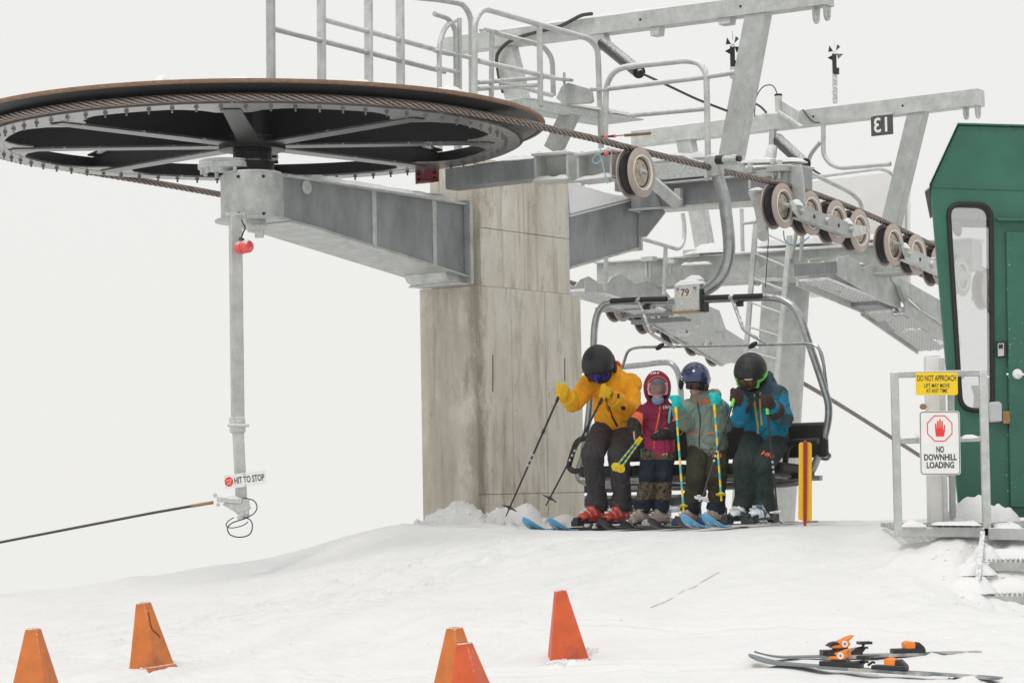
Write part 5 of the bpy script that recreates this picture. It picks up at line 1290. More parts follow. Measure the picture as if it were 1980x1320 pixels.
for px, py, dy, r in ((1893, 1062, -.22, .09), (1882, 1085, -.34, .12), (1872, 1120, -.5, .14), (1864, 1148, -.66, .15), (1876, 1165, -.72, .14)):
    q = gp(px, py + 14, dy); q.z = min(q.z, gnd(q.x, q.y) + .05) - .03; m = MB(); snow_pile(m, q, r * 1.2, r * .9, r * .7, px); m.build('snow_cap', 'snow_cap', st)
# white post
wp = thing('white_post', 'thick white square post standing just behind the sign railing', 'post', P(1808, 1003, 15.55))
m = MB(); m.bar(P(1801.5, 690, 15.55), P(1808.5, 1012, 15.55), .088, .12, V((0, -1, 0))); m.build('shaft', 'off_white', wp, bevel=.006)
m = MB(); m.bar(P(1819, 692, 15.53), P(1825.5, 1010, 15.53), .03, .14, V((0, -1, 0))); m.build('post_dark_side', 'galv', wp, bevel=.004)  # grey bar forming the post's darker right side face
m = MB(); m.cyl(P(1786, 786, 15.5), P(1784, 786, 15.45), .02, 10); m.build('bolt', 'brass', wp)
m = MB(); snow_strip(m, P(1789, 687, 15.55), P(1818, 686, 15.55), .09, .02, 3); m.build('snow_cap', 'snow_cap', wp)
# signs
def sign(name, label, cx, cy, w, h, rot, plate, base):
    c = gp(cx, cy, -.045); x = (V((1, 0, 0)) * math.cos(R(rot)) + UZ * math.sin(R(rot))).normalized(); y = V((0, -1, 0)).cross(x) * -1; y = UZ * math.cos(R(rot)) - V((1, 0, 0)) * math.sin(R(rot))
    o = thing(name, label, 'sign', c - y * h * k / 2)
    m_ = MB(); m_.prism([c + x * a + y * b for a, b in rrect(w * k, h * k, (4 if h < 60 else 6) * k)], V((0, .004, 0))); m_.build('plate', plate, o)
    return o, c, x, y, V((0, -1, 0))
o, c, x, y, n = sign('warning_sign', 'yellow sign reading DO NOT APPROACH above the white sign', 1811.3, 741.5, 81, 44, -.9, 'yellow_sign', None)
m = MB(); put_text(m, 'DO NOT APPROACH', 16 * k, c + y * 10 * k, x, y, .655, .0007, 0, .001, fit=75 * k); put_text(m, 'LIFT MAY MOVE', 11.5 * k, c - y * 4 * k, x, y, .72, .0004, 0, .001, fit=49 * k); put_text(m, 'AT ANY TIME', 11.5 * k, c - y * 14 * k, x, y, .72, .0004, 0, .001, fit=41 * k); m.build('lettering', 'text_black', o)
for dx in (-37, 37):
    m = MB(); q = c + x * dx * k + y * 17 * k; m.cyl(q, q + n * .004, .004, 8); m.build('rivet', 'galv', o)
o, c, x, y, n = sign('loading_sign', 'white sign with a red stop hand reading NO DOWNHILL LOADING', 1817.5, 856, 78, 123, -.6, 'white_paint', None)
m = MB(); m.ring_plate([c + x * a + y * b + n * .0008 for a, b in rrect(75.5 * k, 120.5 * k, 6 * k)], [c + x * a + y * b + n * .0008 for a, b in rrect(73.2 * k, 118.2 * k, 5.2 * k)], n * .0006); m.build('border', 'text_black', o)
m = MB(); hc = c + y * 28 * k
for i, (wd, yy) in enumerate((('NO', -12), ('DOWNHILL', -27), ('LOADING', -42))): put_text(m, wd, 16.5 * k, c + y * (yy - 1) * k, x, y, .76, .0019, 0, .001, fit=(15, 63, 53)[i] * k)
m.build('lettering', 'text_grey', o)
oc = lambda r: [hc + n * .0008 + x * math.cos(R(22.5 + 45 * i)) * r * k + y * math.sin(R(22.5 + 45 * i)) * r * 1.03 * k for i in range(8)]
m = MB(); m.ring_plate(oc(26.5), oc(24.6), n * .0006); m.build('octagon', 'text_red', o)
hand = [(-7.5, -17), (7.0, -17), (8.3, -8), (8.8, -1), (8.6, 10), (7.2, 11), (6.2, 10), (5.6, 0), (4.9, 0), (4.6, 15), (3.4, 16.5), (2.0, 15.4), (1.6, 1), (.9, 1), (.6, 18.3), (-.7, 19.5), (-2.0, 18.3), (-2.4, 1), (-3.1, 1), (-3.5, 15.2), (-4.8, 16.4), (-5.9, 15.2), (-6.3, -3), (-7.0, -3), (-8.4, 7.5), (-9.8, 8), (-10.6, 6.8), (-9.6, -7), (-8.5, -13)]
m = MB(); m.prism([hc + x * -a * 1.02 * k + y * b * .92 * k + n * .0008 for a, b in hand], n * .0006); m.build('stop_hand', 'text_red', o, smooth=False)
# ------------------------------------------------------------ figures: one continuous skin grown round a posed skeleton
for nm, col, rough in (('jacket_yellow', (.97, .42, .005), .75), ('coral', (.86, .16, .07), .7), ('pants_charcoal', (.052, .048, .050), .8), ('burgundy', (.22, .012, .05), .75), ('raspberry', (.34, .028, .095), .75),
                       ('navy_patch', (.013, .02, .038), .7), ('sage', (.21, .265, .225), .8), ('light_sage', (.29, .33, .25), .8), ('pants_olive', (.040, .037, .020), .8), ('teal_blue', (.003, .195, .32), .7), ('slate', (.042, .085, .105), .75),
                       ('pants_green', (.018, .032, .029), .8), ('glove_yellow', (.85, .48, .012), .7), ('glove_teal', (.012, .55, .54), .75), ('glove_brown', (.050, .024, .019), .8), ('mitt_black', (.018, .016, .016), .8),
                       ('helmet_black', (.012, .012, .013), .5), ('helmet_grey', (.10, .085, .10), .5), ('gaiter_blue', (.25, .36, .55), .8), ('gaiter_black', (.010, .010, .011), .85), ('gaiter_pink', (.55, .20, .26), .8),
                       ('goggle_pink', (.80, .36, .40), .45), ('lime', (.16, .72, .10), .5), ('zip_yellow', (.66, .46, .07), .6), ('pole_yellow', (.84, .60, .02), .45), ('pole_teal', (.05, .50, .50), .45), ('basket_white', (.78, .76, .74), .5),
                       ('boot_red', (.56, .045, .025), .35), ('boot_tan', (.40, .30, .24), .35), ('boot_white', (.70, .72, .74), .35), ('boot_blue', (.02, .09, .15), .4), ('boot_dark', (.02, .02, .025), .4), ('boot_navy', (.015, .04, .16), .4),
                       ('buckle', (.62, .62, .64), .25), ('ski_blue', (.12, .42, .68), .35), ('ski_dark', (.02, .02, .024), .35), ('ski_white', (.72, .72, .72), .35), ('ski_lime', (.50, .72, .03), .4), ('ski_red', (.42, .05, .05), .4),
                       ('skin', (.62, .36, .26), .55), ('lip', (.50, .19, .16), .5), ('orange_binding', (.84, .23, .025), .4), ('pale_fabric', (.72, .71, .67), .8), ('ski_slate', (.17, .19, .20), .35), ('ski_rust', (.45, .20, .05), .4)):
    fab = rough >= .69
    MT[nm] = mat(nm.replace('_', ' '), col, rough, .6 if nm == 'buckle' else 0, .10 if fab else .06, 7, .35 if fab else 0, 160, spec=.35 if fab else .5)
MT['helmet_navy'] = mat('glossy navy shell', (.018, .035, .105), .18, 0, .05, 8, coat=.5)
MT['lens_blue'] = mat('mirrored blue lens', (.04, .05, .42), .12, .75, .5, 18)
MT['lens_dark'] = mat('dark lens', (.035, .012, .012), .1, .2, .4, 20)
MT['lens_amber'] = mat('amber lens', (.10, .055, .02), .1, .3, .4, 20)
MT['lens_rose'] = mat('rosy lens', (.24, .13, .12), .12, .2, .4, 20)
MT['camo'] = mat('camouflage print', (.15, .115, .065), .8, 0, .2, 20, .2, 150, dirt=((.022, .019, .013), 34, .54, .57))
MT['speckle'] = mat('speckled black knit', (.016, .014, .014), .85, 0, .3, 50, .3, 200, dirt=((.55, .52, .5), 160, .66, .69))
MT['pink_snow'] = mat('dye stained snow', (.73, .66, .64), .8, 0, .1, 30)
MT['ski_beige'] = mat('pale ski topsheet', (.42, .41, .38), .4, 0, .25, 9, dirt=((.12, .15, .17), 5, .48, .6))
MT['strap_print'] = mat('black and white print', (.015, .015, .02), .6, 0, .1, 30, dirt=((.75, .75, .78), 60, .5, .52))
MT['ombre'] = None
def ombre():            # jacket dyed darker above, raspberry at the hem
    m, nt, b = _mat('burgundy dyed to raspberry at the hem'); N, L = nt.nodes, nt.links
    tc = N.new('ShaderNodeTexCoord'); sp = N.new('ShaderNodeSeparateXYZ'); L.new(tc.outputs['Object'], sp.inputs[0])
    nz = N.new('ShaderNodeTexNoise'); nz.inputs['Scale'].default_value = 5; L.new(tc.outputs['Object'], nz.inputs['Vector'])
    ad = N.new('ShaderNodeMath'); ad.operation = 'MULTIPLY_ADD'; ad.inputs[1].default_value = .12; L.new(nz.outputs['Fac'], ad.inputs[0]); L.new(sp.outputs['Z'], ad.inputs[2])
    r = N.new('ShaderNodeMapRange'); r.inputs['From Min'].default_value = .86; r.inputs['From Max'].default_value = .68; L.new(ad.outputs[0], r.inputs['Value'])
    mx = N.new('ShaderNodeMixRGB'); mx.inputs[1].default_value = (.215, .012, .050, 1); mx.inputs[2].default_value = (.46, .035, .115, 1)
    L.new(r.outputs[0], mx.inputs[0]); L.new(mx.outputs[0], b.inputs['Base Color']); b.inputs['Roughness'].default_value = .75; b.inputs['Specular IOR Level'].default_value = .35
    return m
MT['ombre'] = ombre()

def sdf_mesh(prims, h=.012, k=.025, pad=.03):
    """prims: (a, b, ra, rb[, flat normal, flat factor]) tapered limbs, or ('e', c, ax, ay, az) ellipsoids."""
    lo = np.array([1e9] * 3); hi = -lo
    for p in prims:
        if p[0] == 'e':
            c = np.array(p[1]); r = max(V(p[2]).length, V(p[3]).length, V(p[4]).length); lo = np.minimum(lo, c - r); hi = np.maximum(hi, c + r)
        else:
            for q, r in ((p[0], p[2]), (p[1], p[3])): lo = np.minimum(lo, np.array(q) - r); hi = np.maximum(hi, np.array(q) + r)
    lo -= pad; hi += pad
    n = np.ceil((hi - lo) / h).astype(int) + 1
    g = np.stack(np.meshgrid(*[lo[i] + h * np.arange(n[i]) for i in range(3)], indexing='ij'), -1)
    D = None
    for p in prims:
        if p[0] == 'e':
            A = np.array([list(V(p[2])), list(V(p[3])), list(V(p[4]))]); Ai = np.linalg.inv(A.T)
            q = (g - np.array(p[1])) @ Ai.T; l = np.linalg.norm(q, axis=-1)
            q2 = q @ np.linalg.inv(A @ A.T).T if False else None
            mr = min(np.linalg.norm(A, axis=1)); d = (l - 1) * mr
        else:
            a, b = np.array(p[0]), np.array(p[1]); ab = b - a; L2 = max(ab @ ab, 1e-9)
            t = np.clip(((g - a) @ ab) / L2, 0, 1)
            w = g - (a + t[..., None] * ab)
            if len(p) > 4:
                nn = np.array(V(p[4]).normalized()); w = w + (w @ nn)[..., None] * nn * (p[5] - 1)
            d = np.linalg.norm(w, axis=-1) - (p[2] + t * (p[3] - p[2]))
        if D is None: D = d
        else:
            hh = np.clip(.5 + .5 * (D - d) / k, 0, 1); D = D * (1 - hh) + d * hh - k * hh * (1 - hh)
    s = D < 0
    nx, ny, nz_ = D.shape
    cs = np.zeros((nx - 1, ny - 1, nz_ - 1), int)
    acc = np.zeros((nx - 1, ny - 1, nz_ - 1, 3)); cnt = np.zeros((nx - 1, ny - 1, nz_ - 1))
    def sub(arr, o): return arr[o[0]:nx - 1 + o[0], o[1]:ny - 1 + o[1], o[2]:nz_ - 1 + o[2]]
    for ax in range(3):
        o1, o2 = [i for i in range(3) if i != ax]
        for x in (0, 1):
            for y in (0, 1):
                a = [0, 0, 0]; a[o1] = x; a[o2] = y; b = list(a); b[ax] = 1
                da, db = sub(D, a), sub(D, b); cr = (da < 0) != (db < 0)
                t = np.where(cr, da / np.where(cr, da - db, 1), 0)
                pos = np.zeros(acc.shape); pos[..., o1] = x; pos[..., o2] = y; pos[..., ax] = t
                acc += pos * cr[..., None]; cnt += cr
    act = cnt > 0
    ids = -np.ones(act.shape, int); ids[act] = np.arange(act.sum())
    ii = np.argwhere(act)
    vs = lo + h * (ii + acc[act] / cnt[act][:, None])
    fs = []
    for ax in range(3):
        o1, o2 = [(1, 2), (2, 0), (0, 1)][ax]
        sl = [slice(1, -1)] * 3; sl[ax] = slice(0, -1)
        A = s[tuple(sl)]; sl2 = list(sl); sl2[ax] = slice(1, None); B = s[tuple(sl2)]
        for flip in (False, True):
            e = np.argwhere((A & ~B) if not flip else (~A & B))
            if not len(e): continue
            base = e.copy()
            for i in range(3):
                if i != ax: base[:, i] += 1
            def cid(d1, d2):
                q = base.copy(); q[:, o1] += d1; q[:, o2] += d2; return ids[q[:, 0], q[:, 1], q[:, 2]]
            quad = np.stack([cid(-1, -1), cid(0, -1), cid(0, 0), cid(-1, 0)], 1)
            if flip: quad = quad[:, ::-1]
            fs.append(quad[(quad >= 0).all(1)])
    fs = np.concatenate(fs)
    # two rounds of smoothing
    nv = len(vs)
    e = np.concatenate([fs[:, [0, 1]], fs[:, [1, 2]], fs[:, [2, 3]], fs[:, [3, 0]]])
    for _ in range(2):
        sm_ = np.zeros((nv, 3)); c_ = np.zeros(nv)
        np.add.at(sm_, e[:, 0], vs[e[:, 1]]); np.add.at(c_, e[:, 0], 1); np.add.at(sm_, e[:, 1], vs[e[:, 0]]); np.add.at(c_, e[:, 1], 1)
        vs = .5 * vs + .5 * sm_ / np.maximum(c_, 1)[:, None]
    return vs, fs
def vnormals(vs, fs):
    nf = np.cross(vs[fs[:, 2]] - vs[fs[:, 0]], vs[fs[:, 3]] - vs[fs[:, 1]]); n = np.zeros_like(vs)
    for i in range(4): np.add.at(n, fs[:, i], nf)
    return n / np.maximum(np.linalg.norm(n, axis=1), 1e-12)[:, None]
SURF = {}
def blob(name, prims, mats, parent, h=.012, k=.025, wrinkle=0.0, wf=16, seed=0, color=None, stretch=(1, 1, 1), clip=None):
    vs, fs = sdf_mesh(prims, h, k)
    if wrinkle:
        n = vnormals(vs, fs); d = np.zeros(len(vs))
        for i, p in enumerate(vs):
            q = V((p[0] * stretch[0], p[1] * stretch[1], p[2] * stretch[2]))
            w = noise.noise(q * wf * .5 + V((seed, 0, 0))) * .25
            q2 = q * wf + V((w * 3, seed * 3.1, w * 2))
            f1 = noise.noise(q2); f2 = noise.noise(q * wf * 1.9 + V((seed, 4, w * 2)))
            d[i] = .35 - .85 * math.exp(-(f1 / .11) ** 2) - .5 * math.exp(-(f2 / .13) ** 2) + .6 * noise.noise(q * wf * .45 + V((0, seed, 9)))
        vs = vs + n * (d * wrinkle)[:, None]
    m = MB(); m.v = [V(p) for p in vs]; m.f = fs.tolist()
    if clip is not None:
        cen = vs[fs].mean(1); m.f = [f for f, c in zip(m.f, cen) if clip(V(c))]
    if color:
        cen = vs[fs].mean(1)
        if clip is not None: cen = [c for c in cen if clip(V(c))]
        m.m = [color(V(c)) for c in cen]
    else: m.m = [0] * len(m.f)
    if not isinstance(mats, (list, tuple)): mats = [mats]
    o = m.build(name, mats, parent, ang=180, recalc=False)
    SURF[o.name] = BVHTree.FromPolygons([p for p in m.v], m.f)
    return o
def on(o, px, py, lift=.003):
    d = ray(px, py).normalized(); hit = SURF[o.name].ray_cast(CP, d)
    if hit[0] is None:
        hit = SURF[o.name].find_nearest(CP + d * 18.0); 
        return hit[0] + hit[1] * lift, hit[1]
    n = hit[1] if hit[1].dot(d) < 0 else -hit[1]
    return hit[0] + n * lift, n
def seam(name, o, pts, r, mt, parent, lift=.001):
    m = MB(); q = spline([on(o, *p, lift)[0] for p in pts], 3); m.tube(q, r, 6); return m.build(name, mt, parent)
def decal(name, o, s, size, px, py, mt, parent, rot=0, sx=1.0, bold=.0015):
    c, n = on(o, px, py, .006); n = (n + V((0, -1.2, 0))).normalized()
    x = UZ.cross(n) * -1; x = n.cross(UZ) * -1; x.normalize(); y = n.cross(x); x = M.Rotation(R(rot), 3, n) @ x; y = n.cross(x)
    m = MB(); put_text(m, s, size, c, x, y, sx, bold); bv = SURF[o.name]
    for i, p in enumerate(m.v):
        h_ = bv.ray_cast(p + n * .08, -n)
        if h_[0] is not None: m.v[i] = h_[0] + n * .006
    return m.build(name, mt, parent)

class Frame:        # head frame: right, forward, up
    def __init__(s, c, f, roll=0.0):
        s.c = V(c); s.f = V(f).normalized(); s.r = s.f.cross(UZ).normalized(); s.u = s.r.cross(s.f)
        if roll: q = M.Rotation(R(roll), 3, s.f); s.r = q @ s.r; s.u = q @ s.u
    def p(s, x, y, z): return s.c + s.r * x + s.f * y + s.u * z
    def d(s, x, y, z): return s.r * x + s.f * y + s.u * z
def dome(mb, fr, rad, lim, n=40, m=14, th=.012, mi=0):
    """Shell over the skull; lim(azimuth) = lowest polar angle, azimuth 0 = forward."""
    k = len(mb.v)
    for layer in (0, 1):
        for i in range(m + 1):
            for j in range(n):
                az = 2 * math.pi * j / n; pa = lim(az) * (.02 + .98 * i / m)
                rx, ry, rz = [q - layer * th for q in rad]
                mb.v.append(fr.p(rx * math.sin(pa) * math.sin(az), ry * math.sin(pa) * math.cos(az), rz * math.cos(pa)))
    q = (m + 1) * n
    for i in range(m):
        for j in range(n):
            a, b = k + i * n + j, k + i * n + (j + 1) % n
            mb.f.append([a, a + n, b + n, b]); mb.m.append(mi); mb.f.append([q + a, q + b, q + b + n, q + a + n]); mb.m.append(mi)
    for j in range(n):
        a, b = k + m * n + j, k + m * n + (j + 1) % n
        mb.f.append([a, q + a, q + b, b]); mb.m.append(mi)
    mb.f.append([k + j for j in range(n)]); mb.m.append(mi); mb.f.append([q + k + j for j in range(n)][::-1]); mb.m.append(mi)
def helmet(par, fr, s, mt, vents=(), lining='gaiter_black', rimlow=1.0, nm='helmet'):
    rad = (.122 * s, .146 * s, .132 * s)
    def lim(az):
        c = math.cos(az); return 1.44 + (.30 if c < .3 else .30 * max(0, (1 - c) / .7) ** 1.0) * rimlow - (.02 if c > .9 else 0)
    m = MB(); dome(m, fr, rad, lim, th=.014 * s); h = m.build(nm, mt, par, ang=60)
    m = MB()
    for sx in (-1, 1):
        m.ell(fr.p(sx * .104 * s, -.012 * s, -.055 * s), fr.d(.020 * s, 0, 0), fr.d(0, .055 * s, 0), fr.d(0, .004 * s, .055 * s), 16, 10)
    dome(m, fr, (.116 * s, .140 * s, .126 * s), lambda az: lim(az) + .10 + (.22 if math.cos(az) < .1 else 0), th=.02 * s)
    m.build('ear_pad', lining, h)
    m = MB()
    for az, pa in vents:
        c = fr.p(rad[0] * math.sin(pa) * math.sin(az), rad[1] * math.sin(pa) * math.cos(az), rad[2] * math.cos(pa)); n = (c - fr.c).normalized()
        e1 = (fr.d(math.cos(pa) * math.sin(az), math.cos(pa) * math.cos(az), -math.sin(pa))); e2 = n.cross(e1)
        m.ell(c, e1 * .022 * s, e2 * .007 * s, n * .004, 12, 6)
    if vents: m.build('vent', 'text_black', h)
    return h
def goggles(par, fr, s, frame_mt, lens_mt, strap_mt, zc=-.022, strap_helm=True):
    def pt(a, z, r=1.0, fo=0): return fr.p(.107 * s * r * math.sin(a), (.012 + .118 * r) * s * math.cos(a) + fo, (zc + z) * s)
    out = rrect(1.62, .088, .036, 6)
    m = MB(); m.tube([pt(a, z * (1 - .12 * (abs(a) < .15)), 1.03) for a, z in out], .0085 * s, 8, True, flat=1.4); g = m.build('goggles', frame_mt, par)
    m = MB(); n = 18; rows = 7
    for i in range(n + 1):
        for j in range(rows + 1):
            a = -.78 + 1.56 * i / n; z = (-.042 + .084 * j / rows)
            e = 1 - .55 * max(0, (abs(a) - .5) / .28) ** 2
            m.v.append(pt(a, z * e, 1.05 + .05 * (1 - (z / .042) ** 2) * math.cos(a)))
    for i in range(n):
        for j in range(rows):
            a = i * (rows + 1) + j; m.f.append([a, a + rows + 1, a + rows + 2, a + 1]); m.m.append(0)
    m.build('lens', lens_mt, g)
    m = MB(); r1, r2 = (.128, .152) if strap_helm else (.118, .140)
    pa = []
    for i in range(26):
        a = .80 + (2 * math.pi - 1.6) * i / 25; b = min(1, min(i, 25 - i) / 3)
        x, y = (r1 * s * math.sin(a), r2 * s * math.cos(a)); q = pt(a, 0, 1.03)
        t = fr.p(x, y, (zc + .02) * s); pa.append(q.lerp(t, b))
    for p, q in zip(pa, pa[1:]):
        u = fr.u * .018 * s; n_ = ((p - fr.c) - fr.u * (p - fr.c).dot(fr.u)).normalized() * .002
        m.hexa([p - u - n_, q - u - n_, q - u + n_, p - u + n_], [p + u - n_, q + u - n_, q + u + n_, p + u + n_])
    m.build('strap', strap_mt, g)
    return g
def head_prims(fr, s, neck):
    H = lambda x, y, z: fr.p(x * s, y * s, z * s)
    D_ = lambda x, y, z: fr.d(x * s, y * s, z * s)
    return [('e', H(0, -.005, .02), D_(.076, 0, 0), D_(0, .096, 0), D_(0, 0, .098)), ('e', H(0, .025, -.055), D_(.058, 0, 0), D_(0, .066, 0), D_(0, 0, .062)),
            (H(0, .088, -.012), H(0, .112, -.042), .010 * s, .015 * s), (H(0, .075, -.105), H(0, .070, -.100), .022 * s, .026 * s),
            (H(-.032, .072, -.045), H(-.03, .07, -.05), .028 * s, .03 * s), (H(.032, .072, -.045), H(.03, .07, -.05), .028 * s, .03 * s),
            (H(-.02, .092, -.078), H(.02, .092, -.078), .008 * s, .008 * s), (H(-.018, .088, -.09), H(.018, .088, -.09), .009 * s, .009 * s),
            (H(-.078, -.01, -.02), H(-.082, -.02, -.01), .016 * s, .012 * s), (H(.078, -.01, -.02), H(.082, -.02, -.01), .016 * s, .012 * s),
            (H(0, -.02, -.04), V(neck), .05 * s, .055 * s)]
def fist(name, par, c, ax, wrist, mt, s=1.0, elbow=None, cuff=.044, tip=None):
    """Gloved hand closed round a pole that runs along ax through c; the palm sits on the wrist's side."""
    c, ax, w = V(c), V(ax).normalized(), V(wrist); n = (w - c); n = (n - ax * n.dot(ax)).normalized(); t = ax.cross(n)
    if t.dot(V((0, -1, 0))) < 0 : t = -t
    axo = (ax + n * .38).normalized()
    q = lambda a, b, d: c + axo * (a * s) + n * (b * s) + t * (d * s)
    pr = [('e', q(0, .026, .008), ax * .050 * s, n * .034 * s, t * .036 * s), (q(0, .038, 0), w, .034 * s, cuff * .8)]
    for i, o in enumerate((-.036, -.012, .012, .034)):
        l = (.86, 1.1, 1.06, .78)[i]; r = (.0135, .014, .0135, .0125)[i] * s
        k0, k1, k2, k3 = q(o, .030, .030), q(o * 1.02, -.004, .038 * l), q(o, -.032 * l, .018), q(o * .98, -.030, -.014)
        pr += [(k0, k1, r * 1.1, r), (k1, k2, r, r), (k2, k3, r, r * .9)]
    pr += [(q(-.030, .030, -.022), q(-.046, .004, -.030), .016 * s, .0145 * s), (q(-.046, .004, -.030), q(-.042, -.026, -.010), .0145 * s, .0125 * s)]
    g = blob(name, pr, mt, par, h=.0055, k=.008, wrinkle=.0018, wf=45)
    d = (w - c).normalized()
    m = MB(); m.tube([w - d * .012, w, w + d * .05, w + d * .058], [cuff * .8, cuff, cuff * 1.08, cuff * .95], 16); m.build('cuff', mt, g)
    return g
def boot(par, ankle, toe, s, mt, mt2, cuffmt=None, tongue=None):
    """Ski boot: buckled shell, cuff and sole; returns the sole's height."""
    A = V(ankle); t = V((toe.x, toe.y, 0)).normalized(); sd = t.cross(UZ)
    z0 = A.z - .125 * s
    q = lambda f, l, z: V((A.x, A.y, z0)) + t * (f * s) + sd * (l * s) + UZ * (z * s)
    pr = [(q(-.075, 0, .052), q(.02, 0, .06), .050 * s, .054 * s, sd, 1.05), (q(.02, 0, .055), q(.165, 0, .040), .052 * s, .040 * s, sd, .88), (q(-.05, 0, .08), q(-.02, 0, .20), .052 * s, .048 * s), (q(.055, 0, .09), q(.03, 0, .135), .040 * s, .042 * s)]
    b = blob('boot', pr, [mt, mt2], par, h=.009 * max(s, .8), k=.02, color=lambda c: 1 if (c.z - z0) > .155 * s or (c.z - z0) < .022 * s or (mt2 == 'boot_blue' and noise.noise(c * 17) > .10) else 0)
    m = MB()
    m.prism([q(f, l, .0) for f, l in ((-.115, -.034), (.09, -.040), (.19, -.033), (.208, 0), (.19, .033), (.09, .040), (-.115, .034))], UZ * .026 * s); m.build('sole', 'boot_dark', b, bevel=.004)
    bk_ = ([(.125, -.045, .045), (.125, -.034, .078), (.125, 0, .093), (.125, .034, .078), (.125, .045, .045)], [(.068, -.054, .06), (.072, -.040, .098), (.075, 0, .114), (.072, .040, .098), (.068, .054, .06)], [(-.01, -.056, .135), (.045, -.046, .135), (.076, 0, .132), (.045, .046, .135), (-.01, .056, .135)])
    for i, bp_ in enumerate(bk_):
        m = MB(); m.tube(spline([q(*p) for p in bp_], 4), .008 * s, 6, flat=.7); f_, l_, z_ = bp_[3]; m.obox(q(f_ + .006, l_ * .8, z_ + .008), t * .012 * s, sd * .018 * s, UZ * .008 * s); m.build('buckle', 'buckle' if i != 2 else (tongue or 'buckle'), b)
    return b, z0
SKD = -RX
def ski(label, boot_c, z0, tipc, bodyc, L=1.62, front=.86, w=(.120, .082, .105), ring=None, accent=None, dirn=None, s=1.0, pitch=0.0, toe='boot_dark', heel='boot_dark', flatness=False):
    """A ski under one boot: ski_body, tip and binding; centre line through boot_c at sole height z0."""
    d = (dirn or SKD).normalized(); sd = d.cross(UZ).normalized(); o = V((boot_c.x, boot_c.y, z0))
    t = thing('ski', label, 'ski', V((o.x, o.y, z0 - .05 * s)), 'skis on the skiers')
    def rise(f):
        if flatness: return .035 * s * (max(0, f - (front - .2 * s)) / (.2 * s)) ** 2
        u = max(0, f - (front - .24 * s)) / (.24 * s); e = max(0, -(f + L - front) + .12) / .12
        return .095 * s * u ** 1.8 + .012 * max(0, -(f + L - front - .1)) / .1 * .5
    n = 60; top = z0 - .028 * s; m = MB(); tm = MB()
    fs_ = [-(L - front) + L * (1 - (1 - i / n) ** 1.7) for i in range(n + 1)]
    def wd(f):
        g = (f + L - front) / L
        b = w[2] + (w[1] - w[2]) * min(1, g / .45) if g < .45 else w[1] + (w[0] - w[1]) * ((g - .45) / .45 if g < .9 else 1)
        if g > .9: b *= math.sqrt(max(.02, 1 - ((g - .9) / .1) ** 2))
        if g < .03: b *= .75 + .25 * g / .03
        return b * s
    split = front - .30 * s
    for mb, a, b_ in ((m, 0, n), ):
        for i in range(n + 1):
            f = fs_[i]; c = o + d * f + UZ * (top - z0 + rise(f) + pitch * f); h = wd(f) / 2; th = (.016 if abs(f) < .3 else .010) * s
            mb.v += [c - sd * h - UZ * th, c + sd * h - UZ * th, c + sd * h * .94, c - sd * h * .94]
        for i in range(n):
            k_ = i * 4; mi = 1 if fs_[i] > split else (2 if (accent and accent[0] < fs_[i] < accent[1]) else 0)
            for j in range(4):
                mb.f.append([k_ + j, k_ + (j + 1) % 4, k_ + 4 + (j + 1) % 4, k_ + 4 + j]); mb.m.append((1 if fs_[i] > split else 3) if j == 0 else mi)
        mb.f.append([0, 1, 2, 3]); mb.m.append(0); mb.f.append([n * 4 + j for j in range(4)]); mb.m.append(1)
    m.build('ski_body', [bodyc, tipc, accent[2] if accent else bodyc, 'ski_dark'], t, smooth=True, ang=30)
    if ring:
        f0 = front - .13 * s; c = lambda f, l: o + d * f + sd * l + UZ * (top - z0 + rise(f) + pitch * f + .0025)
        mm = MB(); nn = 22; R0, R1 = .026 * s, .040 * s
        for i in range(nn + 1):
            a = .6 + 4.9 * i / nn
            for rr in (R0, R1): mm.v.append(c(f0 + rr * 1.5 * math.cos(a), rr * math.sin(a)))
        for i in range(nn): mm.f.append([i * 2, i * 2 + 1, i * 2 + 3, i * 2 + 2]); mm.m.append(0)
        kk = len(mm.v); mm.v += [p - UZ * .016 * s - d * .004 for p in mm.v]; mm.f += [[x + kk for x in f] for f in list(mm.f)]; mm.m += [0] * nn
        mm.build('tip_emblem', ring, t)
    q = lambda f, l, z: o + d * (f * s) + sd * (l * s) + UZ * (z * s + pitch * f)
    mm = MB(); mm.obox(q(.225, 0, .002), d * .05 * s, sd * .030 * s, UZ * .022 * s); mm.prism([q(.20, -.024, .022), q(.262, -.018, .022), q(.25, -.016, .045), q(.205, -.022, .052)], sd * .045 * s)
    for l in (-1, 1): mm.bar(q(.19, .03 * l, .02), q(.14, .046 * l, .03), .016 * s, .03 * s)
    mm.build('toe_binding', toe, t, bevel=.007 * s)
    mm = MB(); mm.obox(q(-.155, 0, .015), d * .05 * s, sd * .026 * s, UZ * .035 * s); mm.obox(q(-.165, 0, .09), d * .022 * s, sd * .022 * s, UZ * .035 * s); mm.bar(q(-.1, 0, .01), q(-.19, 0, .12), .03 * s, .014 * s)
    mm.build('heel_binding', heel, t, bevel=.007 * s)
    mm = MB()
    for l in (-1, 1): mm.tube([q(-.06, .04 * l, -.02), q(-.14, .062 * l, -.015), q(-.17, .064 * l, -.03)], .005 * s, 6)
    mm.build('brake', heel, t)
    return t
